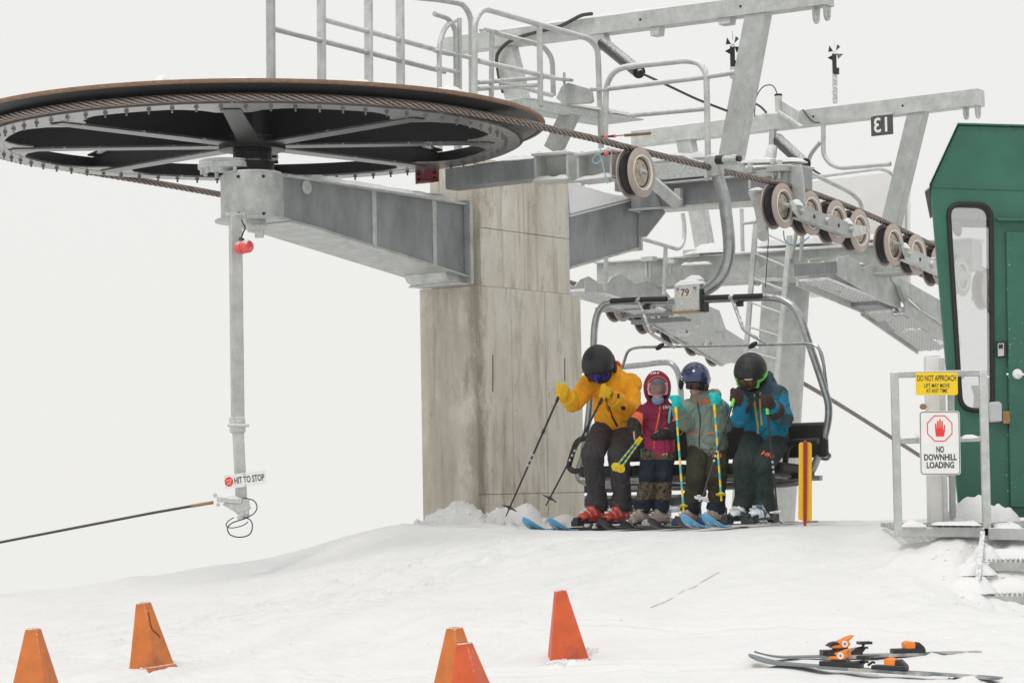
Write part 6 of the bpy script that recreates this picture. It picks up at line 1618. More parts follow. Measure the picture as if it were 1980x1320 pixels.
def pole(label, top, tip, shaft, grip, basket, r=.0085, bands=None, bpos=.93, bstyle='disc', brad=.048, glen=.13, strap=None, group='ski poles in use'):
    top, tip = V(top), V(tip); d = (tip - top).normalized(); L = (tip - top).length
    t = thing('ski_pole', label, 'ski pole', tip, group)
    if bands:
        m = MB(); n = 13
        for i in range(n):
            a, b = top + d * (glen + (L - glen) * i / n), top + d * (glen + (L - glen) * (i + 1) / n); m.cyl(a, b, r, 10, mi=i % 2 if i < n - 1 else 0)
        m.build('shaft', [shaft, bands], t)
    else:
        m = MB(); m.tube([top + d * .05, top + d * L * .45, top + d * (L * .45 + .01), tip - d * .05, tip], [r, r, r * 1.0, r * .75, r * .4], 10, mi=0)
        for f, mi in ((.52, 1), (.56, 1), (.60, 1), (.33, 2)): 
            a = top + d * L * f; m.cyl(a, a + d * (.016 if mi == 1 else .035), r * (1.05 if mi == 1 else 1.5), 10, mi=mi)
        m.build('shaft', [shaft, 'light_grey', 'black_plastic'], t)
    m = MB(); m.tube([top - d * .012, top, top + d * .015, top + d * glen * .9, top + d * glen], [r * 1.2, r * 1.8, r * 1.5, r * 1.4, r * 1.6], 12); m.build('grip', grip, t)
    c = top + d * L * bpos; x = d.orthogonal().normalized(); y = d.cross(x); m = MB()
    if bstyle == 'disc': m.lathe([(r * .8, -.012), (brad * .55, -.003), (brad, .004), (brad, .009), (brad * .4, .010), (r, .016)], c, d, 20, closed_prof=True)
    else:
        for k in range(5):
            a = 2 * math.pi * k / 5; e1 = x * math.cos(a) + y * math.sin(a); e2 = d.cross(e1)
            m.tube([c, c + e1 * brad * .5 + e2 * brad * .18, c + e1 * brad, c + e1 * brad * .95 - e2 * brad * .35, c + e1 * brad * .5 - e2 * brad * .2], .007, 6)
        m.lathe([(0, -.012), (.018, -.008), (.014, .012), (0, .012)], c, d, 12)
    m.build('basket', basket, t)
    if strap:
        m = MB(); q = spline([V(p) for p in strap], 5); m.tube(q, .009, 6, flat=.3); m.build('strap', grip if not bands else 'strap_teal', t)
    return t
MT['strap_teal'] = MT['pole_teal']

class Body:
    def __init__(s, Y0): s.Y0 = Y0
    def __call__(s, px, py, dy=0.0): return P(px, py, s.Y0 + dy)
def person(name_label, B, J, fr, hs, R_, mats, cuffs=None):
    """Body skin (one mesh) under clothes; J are joints, R_ radii."""
    base = V(((J['ankL'].x + J['ankR'].x) / 2, (J['ankL'].y + J['ankR'].y) / 2, min(J['ankL'].z, J['ankR'].z) - .12))
    o = thing('person', name_label, 'person', base, 'skiers arriving on the chair')
    sk = head_prims(fr, hs, J['neck'])
    f = .72
    sk += [(J['neck'], J['chest'], .05 * hs, R_['chest'] * .5), (J['chest'] + UZ * .0 + RX * .03, J['hip'] + RX * .02, R_['chest'] * .56, R_['hip'] * .6)]
    for S_ in 'LR':
        sk += [(J['sh' + S_], J['el' + S_], R_['ua'] * f, R_['la'] * f), (J['el' + S_], J['wr' + S_], R_['la'] * f, R_['wr'] * .7), (J['wr' + S_], J['wr' + S_].lerp(J['ha' + S_], .8), R_['wr'] * .5, R_['wr'] * .42),
               (J['chest'] + RX * .03, J['sh' + S_], R_['chest'] * .42, R_['ua'] * f), (J['hip' + S_], J['kn' + S_], R_['th'] * f, R_['kn'] * f), (J['kn' + S_], J['ank' + S_], R_['kn'] * f, R_['kn'] * .5), (J['hip'], J['hip' + S_], R_['hip'] * .6, R_['th'] * f)]
    blob('body', sk, 'skin', o, h=.0115, k=.018)
    return o
FWD = -RX
def mids(J):
    pass
# ================================================================ adult in yellow
B = Body(18.55)
J = dict(neck=B(1176, 722, -.02), chest=B(1185, 762, .0), hip=B(1189, 822, .14), shR=B(1143, 742, -.02), shL=B(1220, 742, .03), elR=B(1108, 778, -.16), elL=B(1221, 798, -.14), wrR=B(1095, 768, -.26), wrL=B(1185, 768, -.34), haR=B(1086, 757, -.30), haL=B(1172, 759, -.38),
         hipR=B(1166, 834, .06), hipL=B(1209, 836, .06), knR=B(1146, 878, -.38), knL=B(1197, 880, -.38), ankR=B(1155, 982, -.26), ankL=B(1203, 984, -.30))
fr = Frame(B(1157, 702, -.17), V((-.10, -.74, -.66)), 8)
Rr = dict(chest=.165, hip=.17, ua=.070, la=.060, wr=.045, th=.098, kn=.082)
p1_ = person('adult in a yellow jacket and black helmet leaning on two poles', B, J, fr, 1.0, Rr, None)
pr = [(J['chest'] + UZ * .04, B(1187, 790, .05), .165, .170, FWD, 1.35), (B(1187, 790, .05), B(1190, 818, .08), .170, .172, FWD, 1.3), (J['chest'] + UZ * .05, J['shR'], .11, .078), (J['chest'] + UZ * .05, J['shL'] - UZ * .02, .11, .074),
      (J['shR'], J['elR'], .080, .070), (J['elR'], J['wrR'], .070, .056), (J['shL'], J['elL'], .084, .074), (J['elL'], J['wrL'], .074, .060),
      (B(1183, 738, .03), B(1176, 720, -.02), .105, .085), (B(1196, 728, .08), B(1186, 716, .06), .06, .05)]
jk = blob('jacket', pr, ['jacket_yellow', 'coral'], p1_, h=.0085, k=.035, wrinkle=.013, wf=8, seed=2, stretch=(1, 1, .7))
pr = [(J['hip'], J['hip'] + UZ * .03, .165, .155, FWD, 1.25)]
for S_, mx in (('R', 0), ('L', 0)):
    k_, a_ = J['kn' + S_], J['ank' + S_]
    pr += [(J['hip' + S_], k_, .098, .084), (k_, k_.lerp(a_, .5), .084, .072), (k_.lerp(a_, .5), a_ + UZ * .03, .072, .080), (a_ + UZ * .08, a_ + UZ * .03 + FWD * .035, .07, .078)]
pt_ = blob('trousers', pr, ['pants_charcoal', 'gaiter_black'], p1_, h=.0085, k=.018, wrinkle=.012, wf=8, seed=5, stretch=(1, 1, .6))
# hood lining, hood
m = MB(); q, n = on(jk, 1189, 716); m.tube(spline([B(1180, 718, -.06), B(1189, 700, -.05), B(1197, 706, -.02), B(1193, 722, -.03)], 4), [.02] * 13, 8, flat=.5); m.build('hood_lining', 'coral', p1_)
helmet(p1_, fr, 1.06, 'helmet_black', vents=((.6, .5), (-.6, .5)), nm='helmet')
goggles(p1_, fr, 1.02, 'helmet_black', 'lens_blue', 'gaiter_black', zc=-.034)
pr = [(fr.p(0, .03, -.10), J['neck'], .062, .075), (fr.p(0, .06, -.10), fr.p(0, .05, -.09), .035, .035)]; blob('neck_gaiter', pr, 'gaiter_black', p1_, h=.01)
seam('zip', jk, [(1165, 741), (1170, 760), (1178, 785), (1184, 806), (1192, 822)], .005, 'gaiter_black', p1_)
seam('pocket_zip', jk, [(1183, 804), (1189, 815), (1194, 824)], .007, 'gaiter_black', p1_)
m = MB(); c, n = on(jk, 1204.5, 788, .004); x = n.cross(UZ).normalized(); m.obox(c, x * .018, n.cross(x) * .018, n * .003); m.build('sleeve_badge', 'gaiter_black', p1_)
m = MB(); c, n = on(jk, 1195, 765, .004); m.obox(c, V((.007, 0, 0)), UZ * .016, n * .004); m.build('pocket_tab', 'gaiter_black', p1_)
g1 = fist('glove', p1_, B(1085, 758, -.33), B(985, 982, -.6) - B(1088, 752, -.3), B(1097, 768, -.25), 'glove_yellow', 1.12, cuff=.066)
g2 = fist('glove', p1_, B(1170, 760, -.42), B(1060, 972, -.35) - B(1172, 755, -.42), B(1186, 770, -.33), 'glove_yellow', 1.12, cuff=.066)
decal('glove_mark', g2, 'HH', .026, 1182, 763, 'pants_olive', p1_, rot=60, bold=.001)
pole('black ski pole held out to the far left by the adult in yellow', B(1089, 747, -.33), P(978, 998, 18.25), 'ski_dark', 'black_plastic', 'black_plastic', brad=.062)
pole('black ski pole held before the chest by the adult in yellow', B(1174, 752, -.44), P(1055, 978, 18.1), 'ski_dark', 'black_plastic', 'black_plastic', brad=.062, strap=[B(1172, 756, -.44), B(1174, 775, -.46), B(1177, 795, -.44), B(1173, 785, -.45), B(1170, 765, -.45)])
for S_ in 'RL':
    A = J['ank' + S_]; bt_, z0 = boot(p1_, V((A.x, A.y, gnd(A.x, A.y) + .045 + .125)) + FWD * .03, FWD, 1.03, 'boot_red', 'boot_red', tongue='boot_dark')
    ski('blue tipped ski reaching furthest left, under the adult in yellow' if S_ == 'R' else 'second blue tipped ski from the left, under the adult in yellow', A + FWD * .05, z0 + .002, 'ski_blue', 'ski_dark', ring='basket_white', heel='boot_dark', accent=(-.25, .42, 'ski_dark'), front=.93)

# ================================================================ child in burgundy
B = Body(18.15)
J = dict(neck=B(1273, 782, .03), chest=B(1273, 806, .03), hip=B(1272, 868, .05), shR=B(1248, 797, .02), shL=B(1300, 797, .02), elR=B(1226, 824, -.04), elL=B(1312, 832, -.06), wrR=B(1228, 838, -.12), wrL=B(1296, 838, -.19), haR=B(1234, 850, -.17), haL=B(1274, 841, -.21),
         hipR=B(1258, 872, .03), hipL=B(1287, 872, .03), knR=B(1252, 920, -.09), knL=B(1284, 920, -.09), ankR=B(1244, 984, -.01), ankL=B(1280, 984, -.01))
fr = Frame(B(1271, 748, -.02), V((-.02, -.98, -.16)))
Rr = dict(chest=.125, hip=.125, ua=.056, la=.05, wr=.04, th=.074, kn=.064)
p2_ = person('small child in a burgundy hooded jacket and camouflage trousers', B, J, fr, .80, Rr, None)
pr = [(J['chest'] - UZ * .0, B(1272, 835, .04), .122, .132, FWD, 1.25), (B(1272, 835, .04), B(1271, 860, .04), .132, .142, FWD, 1.25), (J['chest'] + UZ * .01, J['shR'], .09, .062), (J['chest'] + UZ * .01, J['shL'], .09, .062),
      (J['shR'], B(1229, 818, -.02), .062, .058), (J['shL'], B(1309, 822, -.03), .062, .058), (B(1273, 790, .03), B(1272, 776, .02), .085, .08)]
def col(c):
    x, y = proj(c); d1 = (c - J['shR']).dot((J['elR'] - J['shR']).normalized()); d2 = (c - J['shL']).dot((J['elL'] - J['shL']).normalized())
    if (x < 1243 and d1 > .055) or (x > 1301 and d2 > .075): return 1
    return 0
jk = blob('jacket', pr, ['ombre', 'coral'], p2_, h=.008, k=.03, wrinkle=.009, wf=10, seed=12, color=col)
pr = [(J['hip'], J['hip'] + UZ * .03, .125, .12, FWD, 1.2)]
for S_ in 'RL':
    k_, a_ = J['kn' + S_], J['ank' + S_]; pr += [(J['hip' + S_], k_, .074, .064), (k_, k_.lerp(a_, .5), .064, .061), (k_.lerp(a_, .5), a_ + UZ * .015 + FWD * .02, .061, .066)]
def col(c):
    x, y = proj(c); yl = 890 if x < 1268 else 891
    if 888 < y < 932: return 1
    if y > 966: return 1
    return 0
pt_ = blob('trousers', pr, ['camo', 'navy_patch'], p2_, h=.008, k=.014, wrinkle=.008, wf=11, seed=9, color=col)
h_ = helmet(p2_, fr, .80, 'helmet_grey', rimlow=.6); goggles(p2_, fr, .84, 'goggle_pink', 'lens_rose', 'goggle_pink', zc=-.006, strap_helm=False)
decal_fr = fr
m = MB(); hood = Frame(fr.c, fr.f)
k0 = len(m.v)
# hood: shell open towards the face
hf = Frame(fr.p(0, -.01, -.005), fr.f); axf, n_, mm_ = hf.f, 36, 16
for layer in (0, 1):
    for i in range(mm_ + 1):
        for j in range(n_):
            a = 2 * math.pi * j / n_; lim_ = 2.20 + .10 * math.cos(a); pa = lim_ * (.02 + .98 * i / mm_)
            r = 1 - layer * .07 + .02 * noise.noise(V((math.cos(a) * 2, math.sin(a) * 2, pa * 2)))
            ru = .130 if math.cos(a) > 0 else .150
            m.v.append(hf.p(.106 * r * math.sin(pa) * math.sin(a), -.128 * r * math.cos(pa), ru * r * math.sin(pa) * math.cos(a)))
q_ = (mm_ + 1) * n_
for i in range(mm_):
    for j in range(n_):
        a, b = i * n_ + j, i * n_ + (j + 1) % n_
        m.f += [[a, b, b + n_, a + n_], [q_ + a, q_ + a + n_, q_ + b + n_, q_ + b]]; m.m += [0, 0]
for j in range(n_):
    a, b = mm_ * n_ + j, mm_ * n_ + (j + 1) % n_; m.f.append([a, b, q_ + b, q_ + a]); m.m.append(0)
m.f.append(list(range(n_))[::-1]); m.m.append(0)
hd = m.build('hood', 'burgundy', p2_, ang=70); SURF[hd.name] = BVHTree.FromPolygons(m.v, m.f)
m = MB(); m.tube([m_ for m_ in [hf.p(.106 * math.sin(2.2) * math.sin(a) * .97, -.128 * math.cos(2.27), .118 * math.sin(2.2) * math.cos(a)) for a in [(-1.2 + 2.4 * i / 14) for i in range(15)]]], .004, 6); m.build('hood_trim', 'coral', hd)
decal('hood_mark', hd, 'HH', .03, 1266, 722, 'pale_fabric', hd, sx=1.5, bold=.001)
pr = [(fr.p(-.018, .052, -.088), fr.p(.018, .052, -.088), .027, .027), (fr.p(0, .035, -.095), J['neck'] + UZ * .02, .042, .05)]; blob('neck_gaiter', pr, 'gaiter_blue', p2_, h=.008)
seam('zip', jk, [(1276, 786), (1274, 805), (1269, 830), (1266, 850), (1265, 866)], .008, 'coral', p2_)
decal('chest_mark', jk, 'HH', .04, 1288, 788, 'pale_fabric', p2_, rot=8)
decal('thigh_mark', pt_, 'HH', .045, 1283, 877, 'pale_fabric', p2_, rot=-6)
m = MB(); m.tube(spline([on(jk, x, y, .006)[0] for x, y in ((1297, 786), (1294, 800), (1293, 818))], 4), .009, 6, flat=.35); m.build('lift_pass_strap', 'pole_teal', p2_)
m = MB(); m.tube(spline([B(x, y, -.1) for x, y in ((1241, 860), (1240, 872), (1241, 884))], 3), .009, 6, flat=.4); m.build('trailing_strap', 'pole_teal', p2_)
# mittens: pouch and thumb
pr = [(B(1226, 818, -.02), B(1227, 832, -.09), .056, .052), (B(1227, 832, -.09), B(1234, 850, -.17), .050, .046, V((1, 0, .2)), 1.2), (B(1234, 850, -.17), B(1239, 860, -.19), .04, .03), (B(1240, 842, -.18), B(1243, 855, -.21), .02, .016)]
m1 = blob('mitten', pr, 'speckle', p2_, h=.008, k=.014, wrinkle=.003, wf=25)
pr = [(B(1310, 824, -.04), B(1298, 838, -.17), .056, .050), (B(1298, 838, -.17), B(1280, 840, -.21), .046, .044, UZ, 1.05), (B(1280, 840, -.21), B(1266, 843, -.20), .042, .034), (B(1288, 834, -.22), B(1272, 832, -.235), .019, .014)]
m2 = blob('mitten', pr, 'speckle', p2_, h=.008, k=.014, wrinkle=.003, wf=25)
m = MB(); m.tube(spline([on(m2, x, y, .002)[0] for x, y in ((1264, 838), (1272, 833), (1284, 828), (1291, 829))], 3), .006, 6, flat=.5); m.build('mitten_trim', 'skin', m2)
m = MB(); m.tube(spline([on(m1, x, y, .002)[0] for x, y in ((1226, 834), (1227, 845), (1230, 853))], 3), .007, 6, flat=.5); m.build('mitten_trim', 'skin', m1)
for i, (bx, by, tx, ty) in enumerate(((1237, 846, 1186, 908), (1241, 848, 1196, 911))):
    pole('yellow child pole tucked forward, outer one of a held pair' if i == 0 else 'yellow child pole tucked forward, inner one of a held pair', B(bx, by, -.20), B(tx, ty, -.72 + .02 * i), 'pole_yellow', 'pole_yellow', 'pole_yellow', .0075, 'pole_teal', .90, brad=.034, glen=.09)
for S_ in 'RL':
    A = J['ank' + S_]; bt_, z0 = boot(p2_, V((A.x, A.y, gnd(A.x, A.y) + .04 + .10)) + FWD * .02, FWD, .80, 'boot_tan', 'boot_dark')
    ski('short dark ski with a lime edge under the small child' if S_ == 'L' else 'short plain dark ski under the small child', A + FWD * .04, z0 + .002, 'ski_dark', 'ski_dark', L=1.1, front=.55, s=.8, accent=(-.45, -.12, 'ski_lime') if S_ == 'L' else None, heel='basket_white', toe='buckle')

# ================================================================ child in sage green
B = Body(17.95)
J = dict(neck=B(1354, 770, .03), chest=B(1358, 795, .03), hip=B(1369, 864, .08), shR=B(1331, 789, .0), shL=B(1387, 787, .02), elR=B(1326, 818, -.05), elL=B(1401, 820, -.05), wrR=B(1312, 792, -.16), wrL=B(1392, 786, -.18), haR=B(1305, 780, -.2), haL=B(1383, 773, -.22),
         hipR=B(1351, 872, .05), hipL=B(1390, 872, .05), knR=B(1346, 922, -.13), knL=B(1386, 922, -.13), ankR=B(1338, 984, -.03), ankL=B(1388, 986, -.05))
fr = Frame(B(1344, 731, -.05), V((.10, -.90, -.34)), -6)
Rr = dict(chest=.14, hip=.14, ua=.062, la=.055, wr=.042, th=.085, kn=.074)
p3_ = person('child in a sage green jacket and navy helmet gripping two striped poles', B, J, fr, .86, Rr, None)
pr = [(J['chest'], B(1363, 825, .05), .135, .150, FWD, 1.25), (B(1363, 825, .05), B(1369, 856, .06), .150, .158, FWD, 1.2), (J['chest'] + UZ * .01, J['shR'], .09, .060), (J['chest'] + UZ * .01, J['shL'], .09, .060),
      (J['shR'], J['elR'], .060, .056), (J['elR'], J['wrR'], .056, .05), (J['shL'], J['elL'], .062, .058), (J['elL'], J['wrL'], .058, .05), (B(1358, 780, .04), B(1356, 768, .03), .092, .08), (B(1374, 768, .10), B(1382, 764, .09), .06, .05)]
jk = blob('jacket', pr, ['sage', 'light_sage'], p3_, h=.008, k=.03, wrinkle=.010, wf=9, seed=22, color=lambda c: 1 if (proj(c)[1] < 778 + .35 * abs(proj(c)[0] - 1357) and proj(c)[1] < 792) else 0)
pr = [(J['hip'], J['hip'] + UZ * .03, .14, .13, FWD, 1.2)]
for S_ in 'RL':
    k_, a_ = J['kn' + S_], J['ank' + S_]; pr += [(J['hip' + S_], k_, .086, .074), (k_, k_.lerp(a_, .5), .074, .070), (k_.lerp(a_, .5), a_ + UZ * .015 + FWD * .02, .070, .076)]
pt_ = blob('trousers', pr, ['pants_olive', 'navy_patch'], p3_, h=.008, k=.016, wrinkle=.011, wf=9, seed=29, stretch=(1, 1, .7), color=lambda c: 1 if proj(c)[1] > 972 else 0)
helmet(p3_, fr, .93, 'helmet_navy', vents=((.9, .75), (-.6, .6), (1.3, 1.0), (.3, .45)), rimlow=1.1); goggles(p3_, fr, .90, 'black_plastic', 'lens_dark', 'strap_print', zc=-.016)
pr = [(fr.p(-.025, -.04, -.11), J['neck'], .042, .055), (fr.p(-.056, .015, -.062), fr.p(-.035, .045, -.10), .018, .018)]; blob('neck_gaiter', pr, 'gaiter_pink', p3_, h=.008)
m = MB(); m.tube(spline([fr.p(x_, .088 + (-.006 if abs(x_) > .012 else 0), -.072) for x_ in (-.018, -.008, 0, .008, .018)], 3), .0045, 6); m.build('lips', 'lip', p3_)
m = MB(); m.tube(spline([B(1373, 765, .02), B(1384, 760, .0), B(1390, 766, .02), B(1384, 772, .0)], 4), [.016] * 13, 8, flat=.5); m.build('hood_lining', 'coral', p3_)
seam('zip', jk, [(1348, 776), (1352, 795), (1354, 820), (1352, 845), (1352, 864)], .006, 'slate', p3_)
seam('pocket_flap', jk, [(1332, 838), (1340, 837), (1348, 833)], .005, 'coral', p3_); seam('pocket_flap', jk, [(1358, 838), (1372, 838), (1384, 838)], .005, 'coral', p3_)
seam('hem_cord', jk, [(1332, 866), (1352, 868), (1375, 868), (1404, 863)], .004, 'slate', p3_)
m = MB(); m.tube(spline([on(jk, x, y, .004)[0] for x, y in ((1349, 766), (1345, 772), (1348, 776), (1346, 780))], 3), .004, 6); m.build('zip_pull', 'coral', p3_)
decal('chest_mark', jk, 'HH', .038, 1363, 776, 'coral', p3_, sx=1.3, bold=.003); decal('thigh_mark', pt_, 'HH', .048, 1386, 880, 'coral', p3_, rot=-8, bold=.002)
t1, t2 = P(1322, 990, 17.5), B(1395, 968, -.45)
g1 = fist('glove', p3_, B(1306, 778, -.22), t1 - B(1306, 770, -.22), B(1313, 792, -.14), 'glove_teal', .95, cuff=.056); g2 = fist('glove', p3_, B(1382, 773, -.24), t2 - B(1382, 766, -.24), B(1392, 785, -.16), 'glove_teal', .95, cuff=.056)
pole('striped yellow pole planted upright, on the left of the child in sage green', B(1305.5, 768, -.22), t1, 'pole_yellow', 'pole_yellow', 'pole_yellow', .0085, 'pole_teal', .94, brad=.034, glen=.12)
pole('striped yellow pole lifted clear of the snow over an olive trouser leg', B(1380, 764, -.24), t2, 'pole_yellow', 'pole_yellow', 'pole_yellow', .0085, 'pole_teal', .93, brad=.038, glen=.12, strap=[B(1384, 768, -.2), B(1396, 775, -.15), B(1405, 795, -.1), B(1399, 785, -.14), B(1390, 776, -.2)])
for S_ in 'RL':
    A = J['ank' + S_]; bt_, z0 = boot(p3_, V((A.x, A.y, gnd(A.x, A.y) + .04 + .10)) + FWD * .02, FWD, .82, 'boot_tan', 'boot_dark')
    ski('short dark ski with a lime patch under the child in sage green' if S_ == 'R' else 'short navy ski under the child in sage green', A + FWD * .04, z0 + .002, 'ski_dark', 'ski_dark', L=1.15, front=.56, s=.82, accent=(-.40, -.1, 'ski_lime') if S_ == 'R' else None, toe='boot_navy', heel='boot_navy')

# ================================================================ adult in teal
B = Body(17.8)
J = dict(neck=B(1466, 742, .0), chest=B(1474, 778, .02), hip=B(1484, 842, .14), shR=B(1440, 763, -.02), shL=B(1504, 763, .03), elR=B(1431, 808, -.14), elL=B(1515, 810, -.10), wrR=B(1432, 776, -.24), wrL=B(1494, 788, -.28), haR=B(1423, 765, -.28), haL=B(1483, 776, -.34),
         hipR=B(1458, 850, .06), hipL=B(1504, 852, .06), knR=B(1440, 896, -.34), knL=B(1475, 900, -.34), ankR=B(1442, 986, -.22), ankL=B(1481, 988, -.26))
fr = Frame(B(1451, 716, -.12), V((-.34, -.74, -.56)), -8)
Rr = dict(chest=.16, hip=.16, ua=.068, la=.06, wr=.045, th=.094, kn=.08)
p4_ = person('person in a teal and slate jacket with a black vented helmet', B, J, fr, .98, Rr, None)
pr = [(J['chest'] + UZ * .02, B(1479, 812, .05), .155, .165, FWD, 1.3), (B(1479, 812, .05), B(1483, 838, .08), .165, .172, FWD, 1.25), (J['chest'] + UZ * .04, J['shR'], .105, .07), (J['chest'] + UZ * .04, J['shL'], .105, .07),
      (J['shR'], J['elR'], .068, .063), (J['elR'], J['wrR'], .063, .055), (J['shL'], J['elL'], .070, .065), (J['elL'], J['wrL'], .065, .056), (B(1474, 756, .03), B(1470, 742, .01), .10, .085), (B(1488, 740, .08), B(1486, 728, .06), .055, .045)]
def col(c):
    x, y = proj(c)
    if y < 757: return 1
    if x > 1488 and y < 768 - .25 * (x - 1488): return 1
    if 1470 < x <= 1490 and y < 770: return 1
    if x < 1462 and x > 1436 and y < 778: return 1
    if x < 1474 and y < 800 and x > 1446 and y < 800 - (1474 - x) * 1.0: return 1
    if 1481 < x < 1489 and 778 < y < 786: return 1
    if x > 1508 and y > 800 and y < 822: return 1
    return 0
jk = blob('jacket', pr, ['teal_blue', 'slate'], p4_, h=.0082, k=.033, wrinkle=.012, wf=8.5, seed=32, stretch=(1, 1, .7), color=col)
pr = [(J['hip'], J['hip'] + UZ * .03, .165, .155, FWD, 1.25)]
for S_ in 'RL':
    k_, a_ = J['kn' + S_], J['ank' + S_]; pr += [(J['hip' + S_], k_, .092, .080), (k_, k_.lerp(a_, .5), .080, .070), (k_.lerp(a_, .5), a_ + UZ * .03, .070, .078), (a_ + UZ * .08, a_ + UZ * .03 + FWD * .035, .07, .076)]
pt_ = blob('trousers', pr, ['pants_green'], p4_, h=.0085, k=.018, wrinkle=.012, wf=8, seed=39, stretch=(1, 1, .6))
hl = helmet(p4_, fr, 1.0, 'helmet_black', vents=[(a, p) for a in (-.9, -.5, -.15, .2, .55, .9) for p in (.55, .95)], rimlow=1.15); goggles(p4_, fr, .97, 'lime', 'lens_amber', 'lime', zc=-.036)
m = MB(); m.tube(spline([fr.p(x_, .1455 * math.cos(math.asin(min(.99, abs(x_) / .122))) * .99, .012) for x_ in (-.05, -.03, -.01, .005)], 3), .004, 6); m.build('helmet_mark', 'pale_fabric', hl)
pr = [(fr.p(0, .02, -.10), J['neck'], .064, .072), (fr.p(.04, .02, -.09), fr.p(.03, .05, -.10), .03, .03)]; blob('neck_gaiter', pr, 'gaiter_black', p4_, h=.009)
m = MB(); m.tube(spline([B(1478, 728, .0), B(1484, 718, .04), B(1490, 726, .02), B(1485, 742, .0)], 4), [.014] * 13, 8, flat=.5); m.build('hood_rim', 'slate', p4_)
m = MB(); m.tube(spline([B(1474, 745, -.06), B(1478, 735, -.05), B(1482, 724, -.03)], 4), .012, 6, flat=.5); m.build('hood_lining', 'pale_fabric', p4_)
seam('zip', jk, [(1458, 761), (1459, 780), (1462, 800), (1465, 820), (1466, 838)], .008, 'zip_yellow', p4_); seam('pocket_zip', jk, [(1470, 758), (1470, 785), (1472, 808), (1473, 822)], .007, 'zip_yellow', p4_)
decal('thigh_mark', pt_, 'HH', .062, 1484, 881, 'coral', p4_, rot=-28, bold=.003)
t1, t2 = P(1352, 980, 17.15), P(1505, 1006, 17.35)
g1 = fist('glove', p4_, B(1421, 768, -.30), t1 - B(1423, 760, -.30), B(1432, 780, -.22), 'glove_brown', 1.06, cuff=.068); g2 = fist('glove', p4_, B(1482, 778, -.36), t2 - B(1482, 770, -.36), B(1495, 790, -.27), 'glove_brown', 1.06, cuff=.068)
pole('dark pole with a white basket slanting across the child in sage green', B(1424, 756, -.31), t1, 'ski_dark', 'lime', 'basket_white', .0085, None, .93, 'snow', .052)
pole('dark pole with a white basket planted by the teal skier', B(1481, 767, -.37), t2, 'ski_dark', 'lime', 'basket_white', .0085, None, .93, 'snow', .052)
for S_ in 'RL':
    A = J['ank' + S_]; bt_, z0 = boot(p4_, V((A.x, A.y, gnd(A.x, A.y) + .045 + .12)) + FWD * .03, FWD, .96, 'boot_white', 'boot_blue', tongue='boot_dark')
    ski('blue tipped ski second from the right, under the teal skier' if S_ == 'R' else 'rightmost blue tipped ski with a pale tail, under the teal skier', A + FWD * .05, z0 + .002, 'ski_blue', 'ski_white', L=1.62, front=.84, ring='basket_white', accent=(-.8, -.6, 'ski_red'), toe='boot_dark', heel='boot_dark')

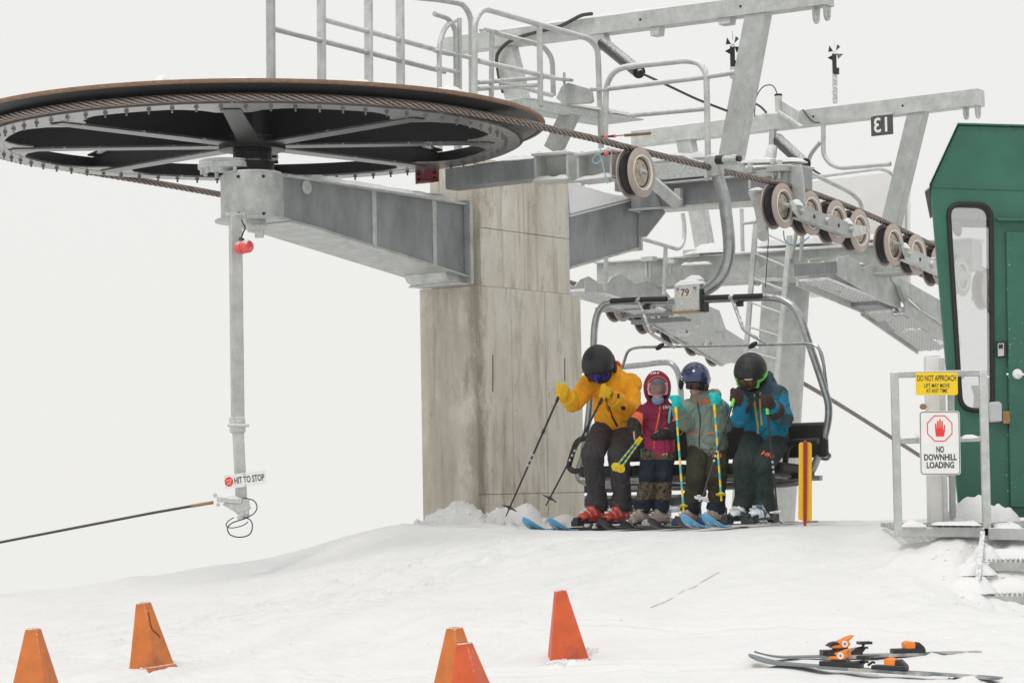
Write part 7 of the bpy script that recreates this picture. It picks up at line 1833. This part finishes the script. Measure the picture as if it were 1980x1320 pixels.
# ================================================================ pair of skis lying on the snow
def loose(label, tip, tail, L, hf_, tf_):
    a, b = PG(*tip), PG(*tail); d = (a - b); d.z = 0; d.normalize(); 
    L = (a - b).length; mid = (a + b) / 2; pitch = (a.z - b.z) / (a - b).length
    dz_ = max(gnd(*(b + (a - b) * f).xy) - (b.z + (a.z - b.z) * f) for f in (.04, .1, .2, .3, .4, .5, .6, .7, .8, .9)); mid.z += dz_ + .031
    o = ski(label, mid, mid.z, 'ski_slate', 'ski_beige', L=L, front=L * .52, w=(.115, .078, .105), dirn=d, pitch=pitch, accent=(.12, .45, 'ski_slate'), toe='black_plastic', heel='black_plastic', flatness=True)
    o['group'] = 'skis lying on the snow'
    for c in list(o.children):
        if 'binding' in c.name or 'brake' in c.name: bpy.data.objects.remove(c)
    sd = d.cross(UZ).normalized(); q0 = lambda f, l, z, c: mid + d * (c + (f - c) * .72) + sd * l * .85 + UZ * ((z - .015) * .62 - .018 + pitch * f)
    f0 = L * hf_; q = lambda f, l, z: q0(f, l, z, f0)
    m = MB(); m.obox(q(f0 - .02, 0, .018), d * .11, sd * .034, UZ * .016); m.prism([q(f0 + .05, -.03, .03), q(f0 - .08, -.03, .03), q(f0 - .06, -.03, .07), q(f0 + .01, -.03, .075)], sd * .06)
    for f in (-.2, -.15): m.tube([q(f0 + f, .04, .02), q(f0 + f - .03, .055, .05), q(f0 + f - .05, .055, .045)], .007, 6)
    h = m.build('heel_binding', 'black_plastic', o, bevel=.006)
    m = MB(); pf = [(f0 + .07, .07), (f0 + .05, .055), (f0 - .06, .06), (f0 - .085, .09), (f0 - .07, .115), (f0 - .12, .165), (f0 - .07, .15), (f0 - .02, .125), (f0 + .04, .10)]
    m.prism([q(f, -.034, z) for f, z in pf], sd * .068); m.build('heel_cover', 'orange_binding', h, bevel=.006)
    c = q(f0 - .035, 0, .093)
    for s_ in (-1, 1): m = MB(); m.lathe([(.008, .001), (.017, .001), (.017, .006), (.008, .006)], c + sd * s_ * .029, sd * s_, 20, closed_prof=True); m.build('hub_ring', 'white_paint', h)
    m = MB(); m.prism([q(f0 + .085, -.036, .075), q(f0 + .0, -.036, .09), q(f0 + .02, -.036, .112), q(f0 + .06, -.036, .10)], sd * .072); m.build('heel_lever', 'black_plastic', h)
    m = MB(); m.tube([q(f0 - .12, 0, .04), q(f0 - .19, 0, .055), q(f0 - .19, 0, .09)], .010, 6); m.obox(q(f0 - .20, 0, .095), d * .035, sd * .03, UZ * .007); m.build('brake_pedal', 'black_plastic', h)
    t0 = L * tf_; q = lambda f, l, z: q0(f, l, z, t0)
    m = MB(); m.obox(q(t0 + .02, 0, .015), d * .09, sd * .035, UZ * .014); m.prism([q(f, -.028, z) for f, z in ((t0 - .035, .02), (t0 - .03, .085), (t0 - .06, .09), (t0 - .10, .05), (t0 - .11, .02))], sd * .056)
    tb = m.build('toe_binding', 'black_plastic', o, bevel=.006)
    m = MB(); m.prism([q(f, -.031, z) for f, z in ((t0 + .05, .03), (t0 + .055, .085), (t0 + .02, .10), (t0 - .03, .09), (t0 - .032, .03))], sd * .062); m.build('toe_cover', 'orange_binding', tb, bevel=.006)
    return o
loose('loose ski with orange bindings, the nearer of a pair on the snow', (1458, 1283), (1945, 1316), 1.72, .15, -.065)
loose('loose ski with orange bindings, the farther of a pair on the snow', (1468, 1275), (1902, 1262), 1.72, .15, -.17)

# ------------------------------------------------------------ faint dye line across the ramp
m = MB(); pts = [PG(x, y) for x, y in ((1200, 1207), (1235, 1188), (1275, 1165), (1330, 1133), (1390, 1100))]
for a, b in zip(pts, pts[1:]):
    n_ = int((b - a).length / .05)
    for i in range(n_):
        if noise.noise(V((a.x * 3 + i * .31, a.y, 5))) < -.08: continue
        p, q_ = a.lerp(b, i / n_), a.lerp(b, (i + 1) / n_); sd_ = V((.005, -.002, 0)) * (1 + .6 * noise.noise(V((i * .7, a.x, 1))))
        m.add([V((w.x, w.y, gnd(w.x, w.y) + .004)) for w in (p - sd_, p + sd_, q_ + sd_, q_ - sd_)], [(0, 1, 2, 3)])
tag(m.build('marking_line', 'pink_snow', smooth=False), 'faint broken pink dye line across the snow', kind='structure')

# ------------------------------------------------------------ pale cloud drifting through the site
hzm = bpy.data.materials.new('mountain fog'); hzm.use_nodes = True; nt = hzm.node_tree
nt.nodes.remove(nt.nodes['Principled BSDF']); pv = nt.nodes.new('ShaderNodeVolumePrincipled')
pv.inputs['Color'].default_value = (.995, .995, .99, 1); pv.inputs['Density'].default_value = .0004; pv.inputs['Anisotropy'].default_value = .2
nt.links.new(pv.outputs[0], nt.nodes['Material Output'].inputs['Volume'])
MT['haze'] = hzm
m = MB(); lo_z = min(v.co.z for v in gm.vertices) - 1.0
m.obox((0, 0, (lo_z + 9) / 2), (230, 0, 0), (0, 230, 0), (0, 0, (9 - lo_z) / 2)); hb_ = m.build('haze', 'haze', smooth=False); tag(hb_, 'thin pale mountain fog filling the air', kind='stuff')
